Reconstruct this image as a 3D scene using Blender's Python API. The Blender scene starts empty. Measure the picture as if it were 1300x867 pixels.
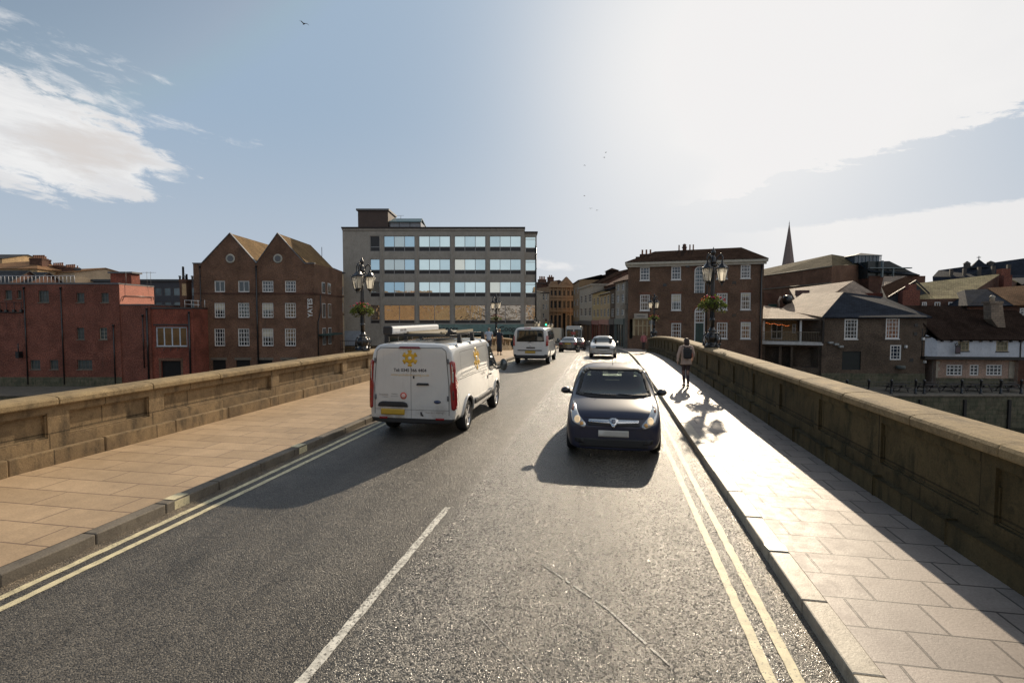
import bpy, bmesh, math, random
from mathutils import Vector, Matrix, noise as mnoise
from mathutils.bvhtree import BVHTree
from mathutils.geometry import delaunay_2d_cdt
R = math.radians
random.seed(7)
SC = bpy.context.scene
COL = SC.collection

# ------------------------------------------------------------------ camera
YAW, PITCH, CAMH, FPX = R(10.55), R(2.77), 2.5, 650.0
cam_d = bpy.data.cameras.new('camera'); cam_d.sensor_width = 36; cam_d.lens = 36*FPX/1300
cam_d.clip_start = .05; cam_d.clip_end = 6000
cam = bpy.data.objects.new('camera', cam_d); COL.objects.link(cam)
cam.location = (0, 0, CAMH); cam.rotation_euler = (R(90)-PITCH, 0, YAW)
SC.camera = cam
# ------------------------------------------------------------------ sun, sky, exposure
SUN_AZ, SUN_EL = R(12.0), R(25.0)          # azimuth clockwise from +Y
SDIR = Vector((math.sin(SUN_AZ)*math.cos(SUN_EL), math.cos(SUN_AZ)*math.cos(SUN_EL), math.sin(SUN_EL)))
sl = bpy.data.lights.new('sun', 'SUN'); sl.energy = 5.0; sl.angle = R(.6); sl.color = (1, .84, .63)
so = bpy.data.objects.new('sun', sl); COL.objects.link(so)
so.rotation_euler = SDIR.to_track_quat('Z', 'Y').to_euler(); so.location = (20, 60, 60)
SC.view_settings.view_transform = 'Standard'; SC.view_settings.look = 'None'
SC.view_settings.exposure = 0.0; SC.view_settings.gamma = 1; SC.view_settings.use_curve_mapping = False
SC.cycles.use_denoising = True
SC.cycles.max_bounces = 6; SC.cycles.transparent_max_bounces = 16
SC.cycles.sample_clamp_indirect = 4

class NT:
    """tiny wrapper for writing node graphs"""
    def __init__(s, tree): s.t = tree; s.n = tree.nodes; s.l = tree.links
    def add(s, typ, **kw):
        n = s.n.new(typ)
        for k, v in kw.items(): setattr(n, k, v)
        return n
    def put(s, sock, v):
        if isinstance(v, bpy.types.NodeSocket): s.l.new(v, sock)
        else:
            if sock.type == 'RGBA' and hasattr(v, '__len__') and len(v) == 3: v = (*v, 1)
            sock.default_value = v
    def m(s, op, a, b=0, c=0, clamp=False):
        n = s.add('ShaderNodeMath', operation=op, use_clamp=clamp)
        s.put(n.inputs[0], a); s.put(n.inputs[1], b)
        if len(n.inputs) > 2: s.put(n.inputs[2], c)
        return n.outputs[0]
    def mix(s, f, a, b, blend='MIX'):
        n = s.add('ShaderNodeMix', data_type='RGBA', blend_type=blend, clamp_factor=True)
        s.put(n.inputs[0], f); s.put(n.inputs[6], a); s.put(n.inputs[7], b)
        return n.outputs[2]
    def ss(s, v, lo, hi, a=0.0, b=1.0):
        n = s.add('ShaderNodeMapRange', interpolation_type='SMOOTHSTEP')
        s.put(n.inputs[0], v)
        for i, x in enumerate((lo, hi, a, b)): s.put(n.inputs[i+1], x)
        return n.outputs[0]
    def noise(s, vec, scale, detail=4, rough=.55, dist=0):
        n = s.add('ShaderNodeTexNoise'); s.put(n.inputs['Vector'], vec); s.put(n.inputs['Scale'], scale)
        s.put(n.inputs['Detail'], detail); s.put(n.inputs['Roughness'], rough); s.put(n.inputs['Distortion'], dist)
        return n.outputs[0]
    def xyz(s, x, y, z=0.0):
        n = s.add('ShaderNodeCombineXYZ')
        for i, v in enumerate((x, y, z)): s.put(n.inputs[i], v)
        return n.outputs[0]

def make_world():
    w = bpy.data.worlds.new('World'); SC.world = w; w.use_nodes = True
    w.node_tree.nodes.clear(); t = NT(w.node_tree)
    sky = t.add('ShaderNodeTexSky', sky_type='NISHITA', sun_disc=False)
    sky.sun_elevation = SUN_EL; sky.sun_rotation = SUN_AZ; sky.dust_density = 1.3; sky.air_density = 1.0; sky.ozone_density = 1.0
    tc = t.add('ShaderNodeTexCoord'); sep = t.add('ShaderNodeSeparateXYZ'); t.l.new(tc.outputs['Generated'], sep.inputs[0])
    x, y, z = sep.outputs
    az = t.m('MULTIPLY', t.m('ARCTAN2', x, y), 57.2958)
    el = t.m('MULTIPLY', t.m('ARCSINE', z), 57.2958)
    # streaky coordinates: cirrus drawn out along the azimuth
    vec = t.xyz(t.m('MULTIPLY', az, .055), t.m('MULTIPLY', t.m('ADD', el, t.m('MULTIPLY', az, .12)), .26))
    n1 = t.noise(vec, 1.6, 8, .62, .3)
    n2 = t.noise(t.xyz(t.m('MULTIPLY', az, .2), t.m('MULTIPLY', el, .3), 4.0), .8, 3, .5)
    n3 = t.noise(t.xyz(t.m('MULTIPLY', az, .30), t.m('MULTIPLY', t.m('ADD', el, t.m('MULTIPLY', az, .15)), .75), 2.0), 1.3, 8, .68, .5)
    nn = t.m('ADD', t.m('SUBTRACT', n1, .5), t.m('MULTIPLY', t.m('SUBTRACT', n3, .5), .55))
    # cloud west of the bridge
    def ell(a0, e0, ra, re, tilt=0):
        da = t.m('SUBTRACT', az, a0); de = t.m('SUBTRACT', t.m('SUBTRACT', el, e0), t.m('MULTIPLY', da, tilt))
        q = t.m('ADD', t.m('POWER', t.m('ABSOLUTE', t.m('DIVIDE', da, ra)), 2), t.m('POWER', t.m('ABSOLUTE', t.m('DIVIDE', de, re)), 2))
        return t.m('SUBTRACT', 1, q)
    c1 = t.m('ADD', ell(-57, 14.8, 15.5, 4.9, -.13), t.m('MULTIPLY', nn, 2.2))
    c1b = t.m('ADD', ell(-50, 19.0, 12.5, 3.0, -.22), t.m('MULTIPLY', nn, 6.5))
    m1 = t.ss(c1, .12, .5)
    m1b = t.m('MULTIPLY', t.ss(c1b, .4, 1.9), .75)
    # great bright bank around and west of the sun
    edge = t.m('SUBTRACT', el, t.m('ADD', 12.6, t.m('MULTIPLY', t.m('SUBTRACT', az, 15), .17)))
    up = t.ss(t.m('ADD', edge, t.m('MULTIPLY', nn, 5.0)), -.15, .35)
    side = t.ss(t.m('ADD', az, t.m('MULTIPLY', t.m('SUBTRACT', n2, .5), 10)), 6, 15)
    upper = t.ss(t.m('SUBTRACT', el, t.m('MULTIPLY', az, .5)), 31, 22)
    m2 = t.m('MULTIPLY', t.m('MULTIPLY', up, side), upper)
    # low bank to the right, fading left
    low = t.m('SUBTRACT', t.m('ADD', 9.4, t.m('MULTIPLY', t.m('SUBTRACT', az, 30), .05)), el)
    m3 = t.m('MULTIPLY', t.ss(t.m('ADD', low, t.m('MULTIPLY', nn, 2.6)), 0, .5), t.ss(az, 8, 22))
    m4 = t.m('MULTIPLY', t.ss(t.m('ADD', ell(-9, 5.8, 8, .9, -.03), t.m('MULTIPLY', nn, 3)), .2, 1.1), .8)
    # low pale haze along the horizon
    hz = t.m('MULTIPLY', t.ss(el, 22, -2), .66)
    # circumsolar brightness
    dt = t.add('ShaderNodeVectorMath', operation='DOT_PRODUCT'); t.l.new(tc.outputs['Generated'], dt.inputs[0]); dt.inputs[1].default_value = SDIR
    th = t.m('MULTIPLY', t.m('ARCCOSINE', t.m('MINIMUM', dt.outputs['Value'], 1)), 57.2958)
    g1 = t.m('MULTIPLY', t.m('EXPONENT', t.m('MULTIPLY', t.m('POWER', t.m('ABSOLUTE', t.m('DIVIDE', th, 12.5)), 1.7), -1)), 5.5)
    g2 = t.m('MULTIPLY', t.m('EXPONENT', t.m('DIVIDE', th, -16)), .65)
    S = 1.0
    base = t.mix(1.0, sky.outputs[0], (SKYMUL[0], SKYMUL[1], SKYMUL[2]), 'MULTIPLY')
    mnb = t.add('ShaderNodeVectorMath', operation='MINIMUM'); t.l.new(base, mnb.inputs[0]); mnb.inputs[1].default_value = (3.25, 4.35, 5.7)
    c = t.mix(hz, mnb.outputs[0], (5.8, 6.15, 6.6))
    shade = t.ss(t.m('ADD', ell(-50, 14.2, 4.5, 2.6), t.m('MULTIPLY', nn, 6)), -.3, 2.2)
    cl1 = t.mix(shade, t.mix(t.ss(n1, .40, .62), (8.6, 8.6, 8.6), (7.3, 7.35, 7.5)), (6.9, 6.55, 6.35))
    c = t.mix(m1b, c, (7.8, 7.9, 8.1))
    c = t.mix(m1, c, cl1)
    c = t.mix(m4, c, (8, 8, 8.1))
    c = t.mix(m3, c, (7.8, 7.8, 7.9))
    c = t.mix(m2, c, t.mix(t.ss(n2, .35, .65), (8.0, 8.0, 8.1), (8.4, 8.35, 8.4)))
    daz = t.m('SUBTRACT', az, math.degrees(SUN_AZ))
    g3 = t.m('MULTIPLY', t.m('MULTIPLY', t.m('EXPONENT', t.m('MULTIPLY', t.m('POWER', t.m('DIVIDE', daz, 24), 2), -1)), t.ss(el, 30, 3)), 1.1)
    g = t.m('ADD', t.m('ADD', g1, g2), g3)
    gf = t.m('SUBTRACT', 1, t.m('EXPONENT', t.m('MULTIPLY', g, -.52)))
    c = t.mix(gf, c, (9.4, 9.2, 9.0))
    mn = t.add('ShaderNodeVectorMath', operation='MINIMUM'); t.l.new(c, mn.inputs[0]); mn.inputs[1].default_value = (8.9, 8.75, 8.7)
    bg = t.add('ShaderNodeBackground'); t.l.new(mn.outputs[0], bg.inputs[0]); bg.inputs[1].default_value = .1
    out = t.add('ShaderNodeOutputWorld'); t.l.new(bg.outputs[0], out.inputs[0])
SKYMUL = (1.42, 1.30, 1.12)
make_world()

# ------------------------------------------------------------------ placing: a direction from the camera at a real distance gives a point
FWD = Vector((-math.sin(YAW), math.cos(YAW), 0)); RGT = Vector((math.cos(YAW), math.sin(YAW), 0))
def ray(px, py):
    cx, cy = (px-650)/FPX, (433.5-py)/FPX
    f = math.cos(PITCH)+cy*math.sin(PITCH); u = -math.sin(PITCH)+cy*math.cos(PITCH)
    return RGT*cx + FWD*f + Vector((0, 0, u))
def P(px, py, depth):
    d = ray(px, py); return Vector((0, 0, CAMH)) + d*(depth/d.dot(FWD))
def PG(px, depth, z=0):
    q = P(px, 402, depth); return Vector((q.x, q.y, z))
def zof(py, depth, px=650): return P(px, py, depth).z

class Facade:
    """a vertical plane through two plan points; u runs to the viewer's right, z is above the base"""
    def __init__(s, pxl, dl, pxr, dr, base):
        s.a = PG(pxl, dl, base); b = PG(pxr, dr, base); e = b-s.a; s.w = e.length; s.e = e.normalized()
        s.n = Vector((s.e.y, -s.e.x, 0)); s.base = base; s.rz = math.atan2(s.e.y, s.e.x)
    def uz(s, px, py):
        o = Vector((0, 0, CAMH)); d = ray(px, py); k = (s.a-o).dot(s.n)/d.dot(s.n); q = o+d*k
        return (q-s.a).dot(s.e), q.z-s.base
    def rect(s, x0, y0, x1, y1):
        ym, xm = (y0+y1)/2, (x0+x1)/2
        return s.uz(x0, ym)[0], s.uz(x1, ym)[0], s.uz(xm, y1)[1], s.uz(xm, y0)[1]
    def z(s, px, py): return s.uz(px, py)[1]
    def u(s, px, py=402): return s.uz(px, py)[0]

# ------------------------------------------------------------------ objects and meshes
def tag(o, label=None, cat=None, group=None, kind=None):
    if label: o['label'] = label
    if cat: o['category'] = cat
    if group: o['group'] = group
    if kind: o['kind'] = kind
    return o
def thing(name, label, cat, loc=(0, 0, 0), rz=0, group=None):
    o = bpy.data.objects.new(name, None); COL.objects.link(o); o.empty_display_size = .3
    o.location = loc; o.rotation_euler = (0, 0, rz); return tag(o, label, cat, group)
def copy_tree(o, parent=None):
    c = o.copy(); COL.objects.link(c)
    if parent: c.parent = parent
    for ch in [q for q in o.children]: copy_tree(ch, c)
    return c

class MB:
    def __init__(s): s.v = []; s.f = []; s.sm = []
    def add(s, vs, fs, smooth=False):
        n = len(s.v); s.v += [tuple(v) for v in vs]; s.f += [tuple(i+n for i in f) for f in fs]; s.sm += [smooth]*len(fs); return s
    def quad(s, a, b, c, d): return s.add((a, b, c, d), ((0, 1, 2, 3),))
    def poly(s, pts): return s.add(pts, (tuple(range(len(pts))),))
    def box(s, x0, x1, y0, y1, z0, z1):
        if x0 > x1: x0, x1 = x1, x0
        if y0 > y1: y0, y1 = y1, y0
        if z0 > z1: z0, z1 = z1, z0
        v = [(x0, y0, z0), (x1, y0, z0), (x1, y1, z0), (x0, y1, z0), (x0, y0, z1), (x1, y0, z1), (x1, y1, z1), (x0, y1, z1)]
        return s.add(v, ((0, 3, 2, 1), (4, 5, 6, 7), (0, 1, 5, 4), (1, 2, 6, 5), (2, 3, 7, 6), (3, 0, 4, 7)))
    def bbox(s, x0, x1, y0, y1, z0, z1, b=.01):
        """box with chamfered edges"""
        bm = bmesh.new(); bmesh.ops.create_cube(bm, size=1)
        for v in bm.verts: v.co = Vector(((x0+x1)/2+v.co.x*(x1-x0), (y0+y1)/2+v.co.y*(y1-y0), (z0+z1)/2+v.co.z*(z1-z0)))
        bmesh.ops.bevel(bm, geom=bm.edges[:], offset=b, segments=2, profile=.5, affect='EDGES'); s.bm(bm); return s
    def bm(s, bm, smooth=False):
        bm.verts.index_update(); s.add([v.co[:] for v in bm.verts], [[v.index for v in f.verts] for f in bm.faces], smooth); bm.free(); return s
    def prism(s, pts, y0, y1):
        """outline in x,z pushed from y0 to y1"""
        n = len(pts); v = [(p[0], y0, p[1]) for p in pts]+[(p[0], y1, p[1]) for p in pts]
        f = [tuple(range(n)), tuple(range(2*n-1, n-1, -1))]+[(i, i+n, (i+1) % n+n, (i+1) % n) for i in range(n)]
        return s.add(v, f)
    def hull(s, pts):
        bm = bmesh.new()
        for p in pts: bm.verts.new(p)
        r = bmesh.ops.convex_hull(bm, input=bm.verts[:]); bmesh.ops.recalc_face_normals(bm, faces=bm.faces[:])
        bmesh.ops.dissolve_limit(bm, angle_limit=.01, verts=bm.verts[:], edges=bm.edges[:]); s.bm(bm); return s
    def lathe(s, prof, seg=16, c=(0, 0, 0), smooth=True, ax=None, rot=0, caps=True):
        v = []; f = []
        for r, z in prof:
            for k in range(seg):
                a = 2*math.pi*k/seg+rot; v.append(Vector((r*math.cos(a), r*math.sin(a), z)))
        if ax is not None: v = [ax @ q for q in v]
        v = [q+Vector(c) for q in v]
        for i in range(len(prof)-1):
            for k in range(seg):
                k2 = (k+1) % seg; f.append((i*seg+k, i*seg+k2, (i+1)*seg+k2, (i+1)*seg+k))
        if caps: f.append(tuple(range(seg-1, -1, -1))); f.append(tuple((len(prof)-1)*seg+k for k in range(seg)))
        return s.add(v, f, smooth)
    def tube(s, pts, rad, seg=8, smooth=True, flat=1.0):
        pts = [Vector(p) for p in pts]; n = len(pts)
        if not hasattr(rad, '__len__'): rad = [rad]*n
        v = []; up = Vector((0, 0, 1)); prev = None
        for i, p in enumerate(pts):
            d = (pts[min(i+1, n-1)]-pts[max(i-1, 0)]).normalized()
            if prev is None:
                a = d.cross(up if abs(d.z) < .95 else Vector((0, 1, 0))).normalized()
            else: a = (prev-d*prev.dot(d)).normalized()
            prev = a; b = d.cross(a)
            rr = rad[i] if not hasattr(rad[i], '__len__') else rad[i]
            ra, rb = (rr, rr*flat) if not hasattr(rr, '__len__') else rr
            for k in range(seg):
                t = 2*math.pi*k/seg; v.append(p+a*ra*math.cos(t)+b*rb*math.sin(t))
        f = [(i*seg+k, i*seg+(k+1) % seg, (i+1)*seg+(k+1) % seg, (i+1)*seg+k) for i in range(n-1) for k in range(seg)]
        f.append(tuple(range(seg-1, -1, -1))); f.append(tuple((n-1)*seg+k for k in range(seg)))
        return s.add(v, f, smooth)
    def ball(s, c, r, seg=12, rings=8, sc=(1, 1, 1)):
        bm = bmesh.new(); bmesh.ops.create_uvsphere(bm, u_segments=seg, v_segments=rings, radius=r)
        for v in bm.verts: v.co = Vector((v.co.x*sc[0]+c[0], v.co.y*sc[1]+c[1], v.co.z*sc[2]+c[2]))
        return s.bm(bm, True)
    def build(s, name, mat, parent=None, fixn=True):
        me = bpy.data.meshes.new(name); me.from_pydata(s.v, [], s.f)
        if fixn:
            bm = bmesh.new(); bm.from_mesh(me); bmesh.ops.recalc_face_normals(bm, faces=bm.faces[:]); bm.to_mesh(me); bm.free()
        me.polygons.foreach_set('use_smooth', s.sm); me.materials.append(mat); metric_uv(me); me.update()
        o = bpy.data.objects.new(name, me); COL.objects.link(o)
        if parent is not None: o.parent = parent
        return o
def metric_uv(me):
    uv = me.uv_layers.new(name='UVMap').data; vs = me.vertices; lp = me.loops
    for p in me.polygons:
        n = p.normal
        if abs(n.z) > .93 or (n.x*n.x+n.y*n.y) < 1e-8:
            for li in p.loop_indices: c = vs[lp[li].vertex_index].co; uv[li].uv = (c.x, c.y)
        else:
            t = Vector((-n.y, n.x, 0)).normalized(); w = n.cross(t)
            for li in p.loop_indices: c = vs[lp[li].vertex_index].co; uv[li].uv = (c.dot(t), c.dot(w))
def struct(name, mb, mat, fixn=True):
    if all(len(f) == 4 for f in mb.f) and (max(v[2] for v in mb.v)-min(v[2] for v in mb.v) < 1e-6 or 'line' in name or name in ('road', 'left_pavement', 'right_pavement', 'kerb_mark')):
        o = mb.build(name, mat, None, False)
        n = sum(p.normal.z for p in o.data.polygons)
        if n < 0: o.data.flip_normals()
        return tag(o, kind='structure')
    return tag(mb.build(name, mat, None, fixn), kind='structure')

# ------------------------------------------------------------------ materials
MATS = {}
def newmat(name):
    m = bpy.data.materials.new(name); m.use_nodes = True; t = NT(m.node_tree)
    b = m.node_tree.nodes['Principled BSDF']; return m, t, b
def bump(t, b, h, dist=.02, strength=.6):
    n = t.add('ShaderNodeBump'); t.put(n.inputs['Height'], h); n.inputs['Distance'].default_value = dist; n.inputs['Strength'].default_value = strength
    t.l.new(n.outputs[0], b.inputs['Normal'])
def plain(name, col, rough=.6, metal=0, var=.12, scale=3, spec=.5, coat=0, bmp=0, bscale=40, emit=None, estr=0):
    if name in MATS: return MATS[name]
    m, t, b = newmat(name)
    tc = t.add('ShaderNodeTexCoord'); n = t.noise(tc.outputs['Object'], scale, 5, .6)
    f = t.ss(n, .3, .7, 1-var, 1+var)
    v = t.add('ShaderNodeVectorMath', operation='SCALE'); v.inputs[0].default_value = col[:3]; t.put(v.inputs['Scale'], f)
    t.l.new(v.outputs[0], b.inputs['Base Color'])
    b.inputs['Roughness'].default_value = rough; b.inputs['Metallic'].default_value = metal
    b.inputs['Specular IOR Level'].default_value = spec; b.inputs['Coat Weight'].default_value = coat; b.inputs['Coat Roughness'].default_value = .04
    if bmp: bump(t, b, t.noise(tc.outputs['Object'], bscale, 4, .6), bmp, .8)
    if emit: b.inputs['Emission Color'].default_value = (*emit, 1); b.inputs['Emission Strength'].default_value = estr
    MATS[name] = m; return m
def brick(name, c1, c2, mortar=(.3, .26, .22), w=.225, h=.075, ms=.01, var=.35, rough=.85, stain=.35, off=.5, bd=.01):
    if name in MATS: return MATS[name]
    m, t, b = newmat(name)
    tc = t.add('ShaderNodeTexCoord'); uv = tc.outputs['UV']
    br = t.add('ShaderNodeTexBrick', offset=off); t.put(br.inputs['Vector'], uv); br.inputs['Scale'].default_value = 1
    t.put(br.inputs['Color1'], c1); t.put(br.inputs['Color2'], c2); t.put(br.inputs['Mortar'], mortar)
    br.inputs['Brick Width'].default_value = w; br.inputs['Row Height'].default_value = h; br.inputs['Mortar Size'].default_value = ms; br.inputs['Mortar Smooth'].default_value = .2
    br.inputs['Bias'].default_value = 0
    n1 = t.noise(tc.outputs['Object'], .45, 6, .65, .6); n2 = t.noise(uv, 9, 3, .6)
    f = t.m('MULTIPLY', t.ss(n1, .32, .68, 1-stain, 1+stain*.6), t.ss(n2, .3, .7, 1-var, 1+var))
    v = t.add('ShaderNodeVectorMath', operation='SCALE'); t.l.new(br.outputs['Color'], v.inputs[0]); t.put(v.inputs['Scale'], f)
    # weather streaks running down
    sep = t.add('ShaderNodeSeparateXYZ'); t.l.new(uv, sep.inputs[0])
    st = t.noise(t.xyz(t.m('MULTIPLY', sep.outputs[0], 1.6), t.m('MULTIPLY', sep.outputs[1], .22)), 1.0, 5, .6)
    c = t.mix(t.ss(st, .56, .78, 0, .45), v.outputs[0], (.05, .045, .04))
    t.l.new(c, b.inputs['Base Color']); b.inputs['Roughness'].default_value = rough; b.inputs['Specular IOR Level'].default_value = .25
    hgt = t.m('ADD', t.m('MULTIPLY', br.outputs['Fac'], -1), t.m('MULTIPLY', n2, .5)); bump(t, b, hgt, bd, .7)
    MATS[name] = m; return m
def slate(name, c1, c2, rough=.5, w=.3, h=.2, lich=0, spec=.5, lc=(.32, .27, .12)):
    if name in MATS: return MATS[name]
    m, t, b = newmat(name)
    tc = t.add('ShaderNodeTexCoord'); uv = tc.outputs['UV']
    br = t.add('ShaderNodeTexBrick', offset=.5); t.put(br.inputs['Vector'], uv); br.inputs['Scale'].default_value = 1
    t.put(br.inputs['Color1'], c1); t.put(br.inputs['Color2'], c2); t.put(br.inputs['Mortar'], tuple(q*.35 for q in c1))
    br.inputs['Brick Width'].default_value = w; br.inputs['Row Height'].default_value = h; br.inputs['Mortar Size'].default_value = .012
    n1 = t.noise(tc.outputs['Object'], .7, 6, .7, .5); n2 = t.noise(uv, 7, 4, .6)
    v = t.add('ShaderNodeVectorMath', operation='SCALE'); t.l.new(br.outputs['Color'], v.inputs[0]); t.put(v.inputs['Scale'], t.m('MULTIPLY', t.ss(n1, .3, .7, .7, 1.3), t.ss(n2, .25, .75, .7, 1.35)))
    c = v.outputs[0]
    if lich: c = t.mix(t.ss(t.noise(uv, 2.2, 6, .7), .5, .72, 0, lich), c, lc)
    t.l.new(c, b.inputs['Base Color']); t.put(b.inputs['Roughness'], t.ss(n2, .2, .8, rough-.08, rough+.15)); b.inputs['Specular IOR Level'].default_value = spec
    bump(t, b, t.m('ADD', t.m('MULTIPLY', br.outputs['Fac'], -1), n2), .015, .6)
    MATS[name] = m; return m
def glassy(name, col=(.02, .025, .03), rough=.04, metal=0, wob=.002, wscale=1.2, spec=.8, var=1):
    if name in MATS: return MATS[name]
    m, t, b = newmat(name)
    tc = t.add('ShaderNodeTexCoord')
    n = t.noise(tc.outputs['Object'], .9, 3, .5)
    v = t.add('ShaderNodeVectorMath', operation='SCALE'); v.inputs[0].default_value = col; t.put(v.inputs['Scale'], t.ss(n, .3, .7, 1-.25*var, 1+.2*var))
    t.l.new(v.outputs[0], b.inputs['Base Color']); b.inputs['Roughness'].default_value = rough; b.inputs['Metallic'].default_value = metal; b.inputs['Specular IOR Level'].default_value = spec
    bump(t, b, t.noise(tc.outputs['Object'], wscale, 2, .5), wob, 1)
    MATS[name] = m; return m
def clearglass(name, tint=(.75, .82, .8), refl=.12):
    if name in MATS: return MATS[name]
    m, t, b = newmat(name); t.n.remove(b)
    tr = t.add('ShaderNodeBsdfTransparent'); tr.inputs[0].default_value = (*tint, 1)
    gl = t.add('ShaderNodeBsdfGlossy'); gl.inputs['Roughness'].default_value = .03
    lw = t.add('ShaderNodeLayerWeight'); lw.inputs[0].default_value = .25
    mx = t.add('ShaderNodeMixShader'); t.put(mx.inputs[0], t.m('ADD', t.m('MULTIPLY', lw.outputs[0], .8), refl, clamp=True)); t.l.new(tr.outputs[0], mx.inputs[1]); t.l.new(gl.outputs[0], mx.inputs[2])
    t.l.new(mx.outputs[0], t.n['Material Output'].inputs[0]); MATS[name] = m; return m
def milky(name, col=(.8, .76, .66)):
    if name in MATS: return MATS[name]
    m, t, b = newmat(name)
    tl = t.add('ShaderNodeBsdfTranslucent'); tl.inputs[0].default_value = (*col, 1)
    b.inputs['Base Color'].default_value = (*[c*.7 for c in col], 1); b.inputs['Roughness'].default_value = .25
    mx = t.add('ShaderNodeMixShader'); mx.inputs[0].default_value = .85; t.l.new(b.outputs[0], mx.inputs[1]); t.l.new(tl.outputs[0], mx.inputs[2])
    tp = t.add('ShaderNodeBsdfTransparent'); m3 = t.add('ShaderNodeMixShader'); m3.inputs[0].default_value = .35; t.l.new(mx.outputs[0], m3.inputs[1]); t.l.new(tp.outputs[0], m3.inputs[2])
    t.l.new(m3.outputs[0], t.n['Material Output'].inputs[0]); MATS[name] = m; return m
def leafmat(name, c1, c2):
    if name in MATS: return MATS[name]
    m, t, b = newmat(name); tc = t.add('ShaderNodeTexCoord')
    c = t.mix(t.ss(t.noise(tc.outputs['Object'], 30, 2), .35, .65), c1, c2); t.l.new(c, b.inputs['Base Color']); b.inputs['Roughness'].default_value = .5
    tl = t.add('ShaderNodeBsdfTranslucent'); t.l.new(c, tl.inputs[0]); mx = t.add('ShaderNodeMixShader'); mx.inputs[0].default_value = .45
    t.l.new(b.outputs[0], mx.inputs[1]); t.l.new(tl.outputs[0], mx.inputs[2]); t.l.new(mx.outputs[0], t.n['Material Output'].inputs[0]); MATS[name] = m; return m

def asphalt():
    m, t, b = newmat('asphalt'); tc = t.add('ShaderNodeTexCoord'); o = tc.outputs['Object']
    sep = t.add('ShaderNodeSeparateXYZ'); t.l.new(o, sep.inputs[0]); x, y = sep.outputs[0], sep.outputs[1]
    vo = t.add('ShaderNodeTexVoronoi'); t.put(vo.inputs['Vector'], o); vo.inputs['Scale'].default_value = 78
    sp = t.add('ShaderNodeSeparateXYZ'); t.l.new(vo.outputs['Color'], sp.inputs[0])
    fine = t.noise(o, 30, 4, .7); big = t.noise(t.xyz(t.m('MULTIPLY', x, 1.3), t.m('MULTIPLY', y, .16)), 1, 5, .6); mid = t.noise(o, 2.2, 5, .65)
    stone = t.ss(sp.outputs[0], .1, .95, .68, 1.5)
    lane = t.ss(t.m('ADD', x, t.m('MULTIPLY', t.m('SUBTRACT', mid, .5), .25)), -1.98, -1.78)
    base = t.mix(t.ss(big, .35, .65), (.056, .050, .041), (.094, .084, .069))
    base = t.mix(t.m('MULTIPLY', lane, .16), base, (.12, .108, .085))  # right lane lightened: sun glare put into its colour
    patch = t.ss(t.noise(t.xyz(t.m('MULTIPLY', x, .9), t.m('MULTIPLY', y, .35), 3.0), .8, 4, .6), .52, .66)
    base = t.mix(t.m('MULTIPLY', patch, .35), base, (.045, .042, .037))
    oil = t.m('MULTIPLY', t.ss(t.noise(o, 1.1, 3, .5), .64, .72), t.ss(t.m('ABSOLUTE', t.m('ADD', x, .2)), .6, .1))
    base = t.mix(t.m('MULTIPLY', oil, .6), base, (.03, .028, .026))
    # worn wheel tracks and a paler strip with sun glitter put into its colour
    w1 = t.ss(t.m('ABSOLUTE', t.m('ADD', x, 1.45)), .75, .25)
    base = t.mix(t.m('MULTIPLY', w1, .45), base, (.15, .142, .125))
    w2 = t.ss(t.m('ABSOLUTE', t.m('SUBTRACT', x, -.2)), .35, .0)
    base = t.mix(t.m('MULTIPLY', w2, .35), base, (.05, .047, .043))
    gut = t.m('MAXIMUM', t.ss(x, -5.2, -5.38), t.ss(x, 1.4, 1.56))
    base = t.mix(t.m('MULTIPLY', gut, t.ss(mid, .35, .6, .3, .9)), base, (.15, .12, .085))
    f = t.m('MULTIPLY', stone, t.ss(mid, .3, .7, .82, 1.18))
    v = t.add('ShaderNodeVectorMath', operation='SCALE'); t.l.new(base, v.inputs[0]); t.put(v.inputs['Scale'], f)
    t.l.new(v.outputs[0], b.inputs['Base Color'])
    t.put(b.inputs['Roughness'], t.m('ADD', t.ss(sp.outputs[1], 0, 1, .14, .50), t.m('MULTIPLY', t.m('SUBTRACT', 1, lane), .20)))
    b.inputs['Specular IOR Level'].default_value = .55
    h = t.m('ADD', t.m('MULTIPLY', t.m('SUBTRACT', .5, vo.outputs['Distance']), 1.0), t.m('MULTIPLY', fine, .5)); bump(t, b, h, .009, .8)
    # every stone chip lies at its own slight tilt
    bn = b.inputs['Normal'].links[0].from_node; ge = t.add('ShaderNodeNewGeometry')
    s1 = t.add('ShaderNodeVectorMath', operation='SUBTRACT'); t.l.new(vo.outputs['Color'], s1.inputs[0]); s1.inputs[1].default_value = (.5, .5, .5)
    s2 = t.add('ShaderNodeVectorMath', operation='SCALE'); t.l.new(s1.outputs[0], s2.inputs[0]); t.put(s2.inputs['Scale'], t.m('ADD', .34, t.m('MULTIPLY', lane, .26)))
    s3 = t.add('ShaderNodeVectorMath', operation='ADD'); t.l.new(s2.outputs[0], s3.inputs[0]); t.l.new(ge.outputs['Normal'], s3.inputs[1])
    s4 = t.add('ShaderNodeVectorMath', operation='NORMALIZE'); t.l.new(s3.outputs[0], s4.inputs[0]); t.l.new(s4.outputs[0], bn.inputs['Normal'])
    MATS['asphalt'] = m; return m
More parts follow.
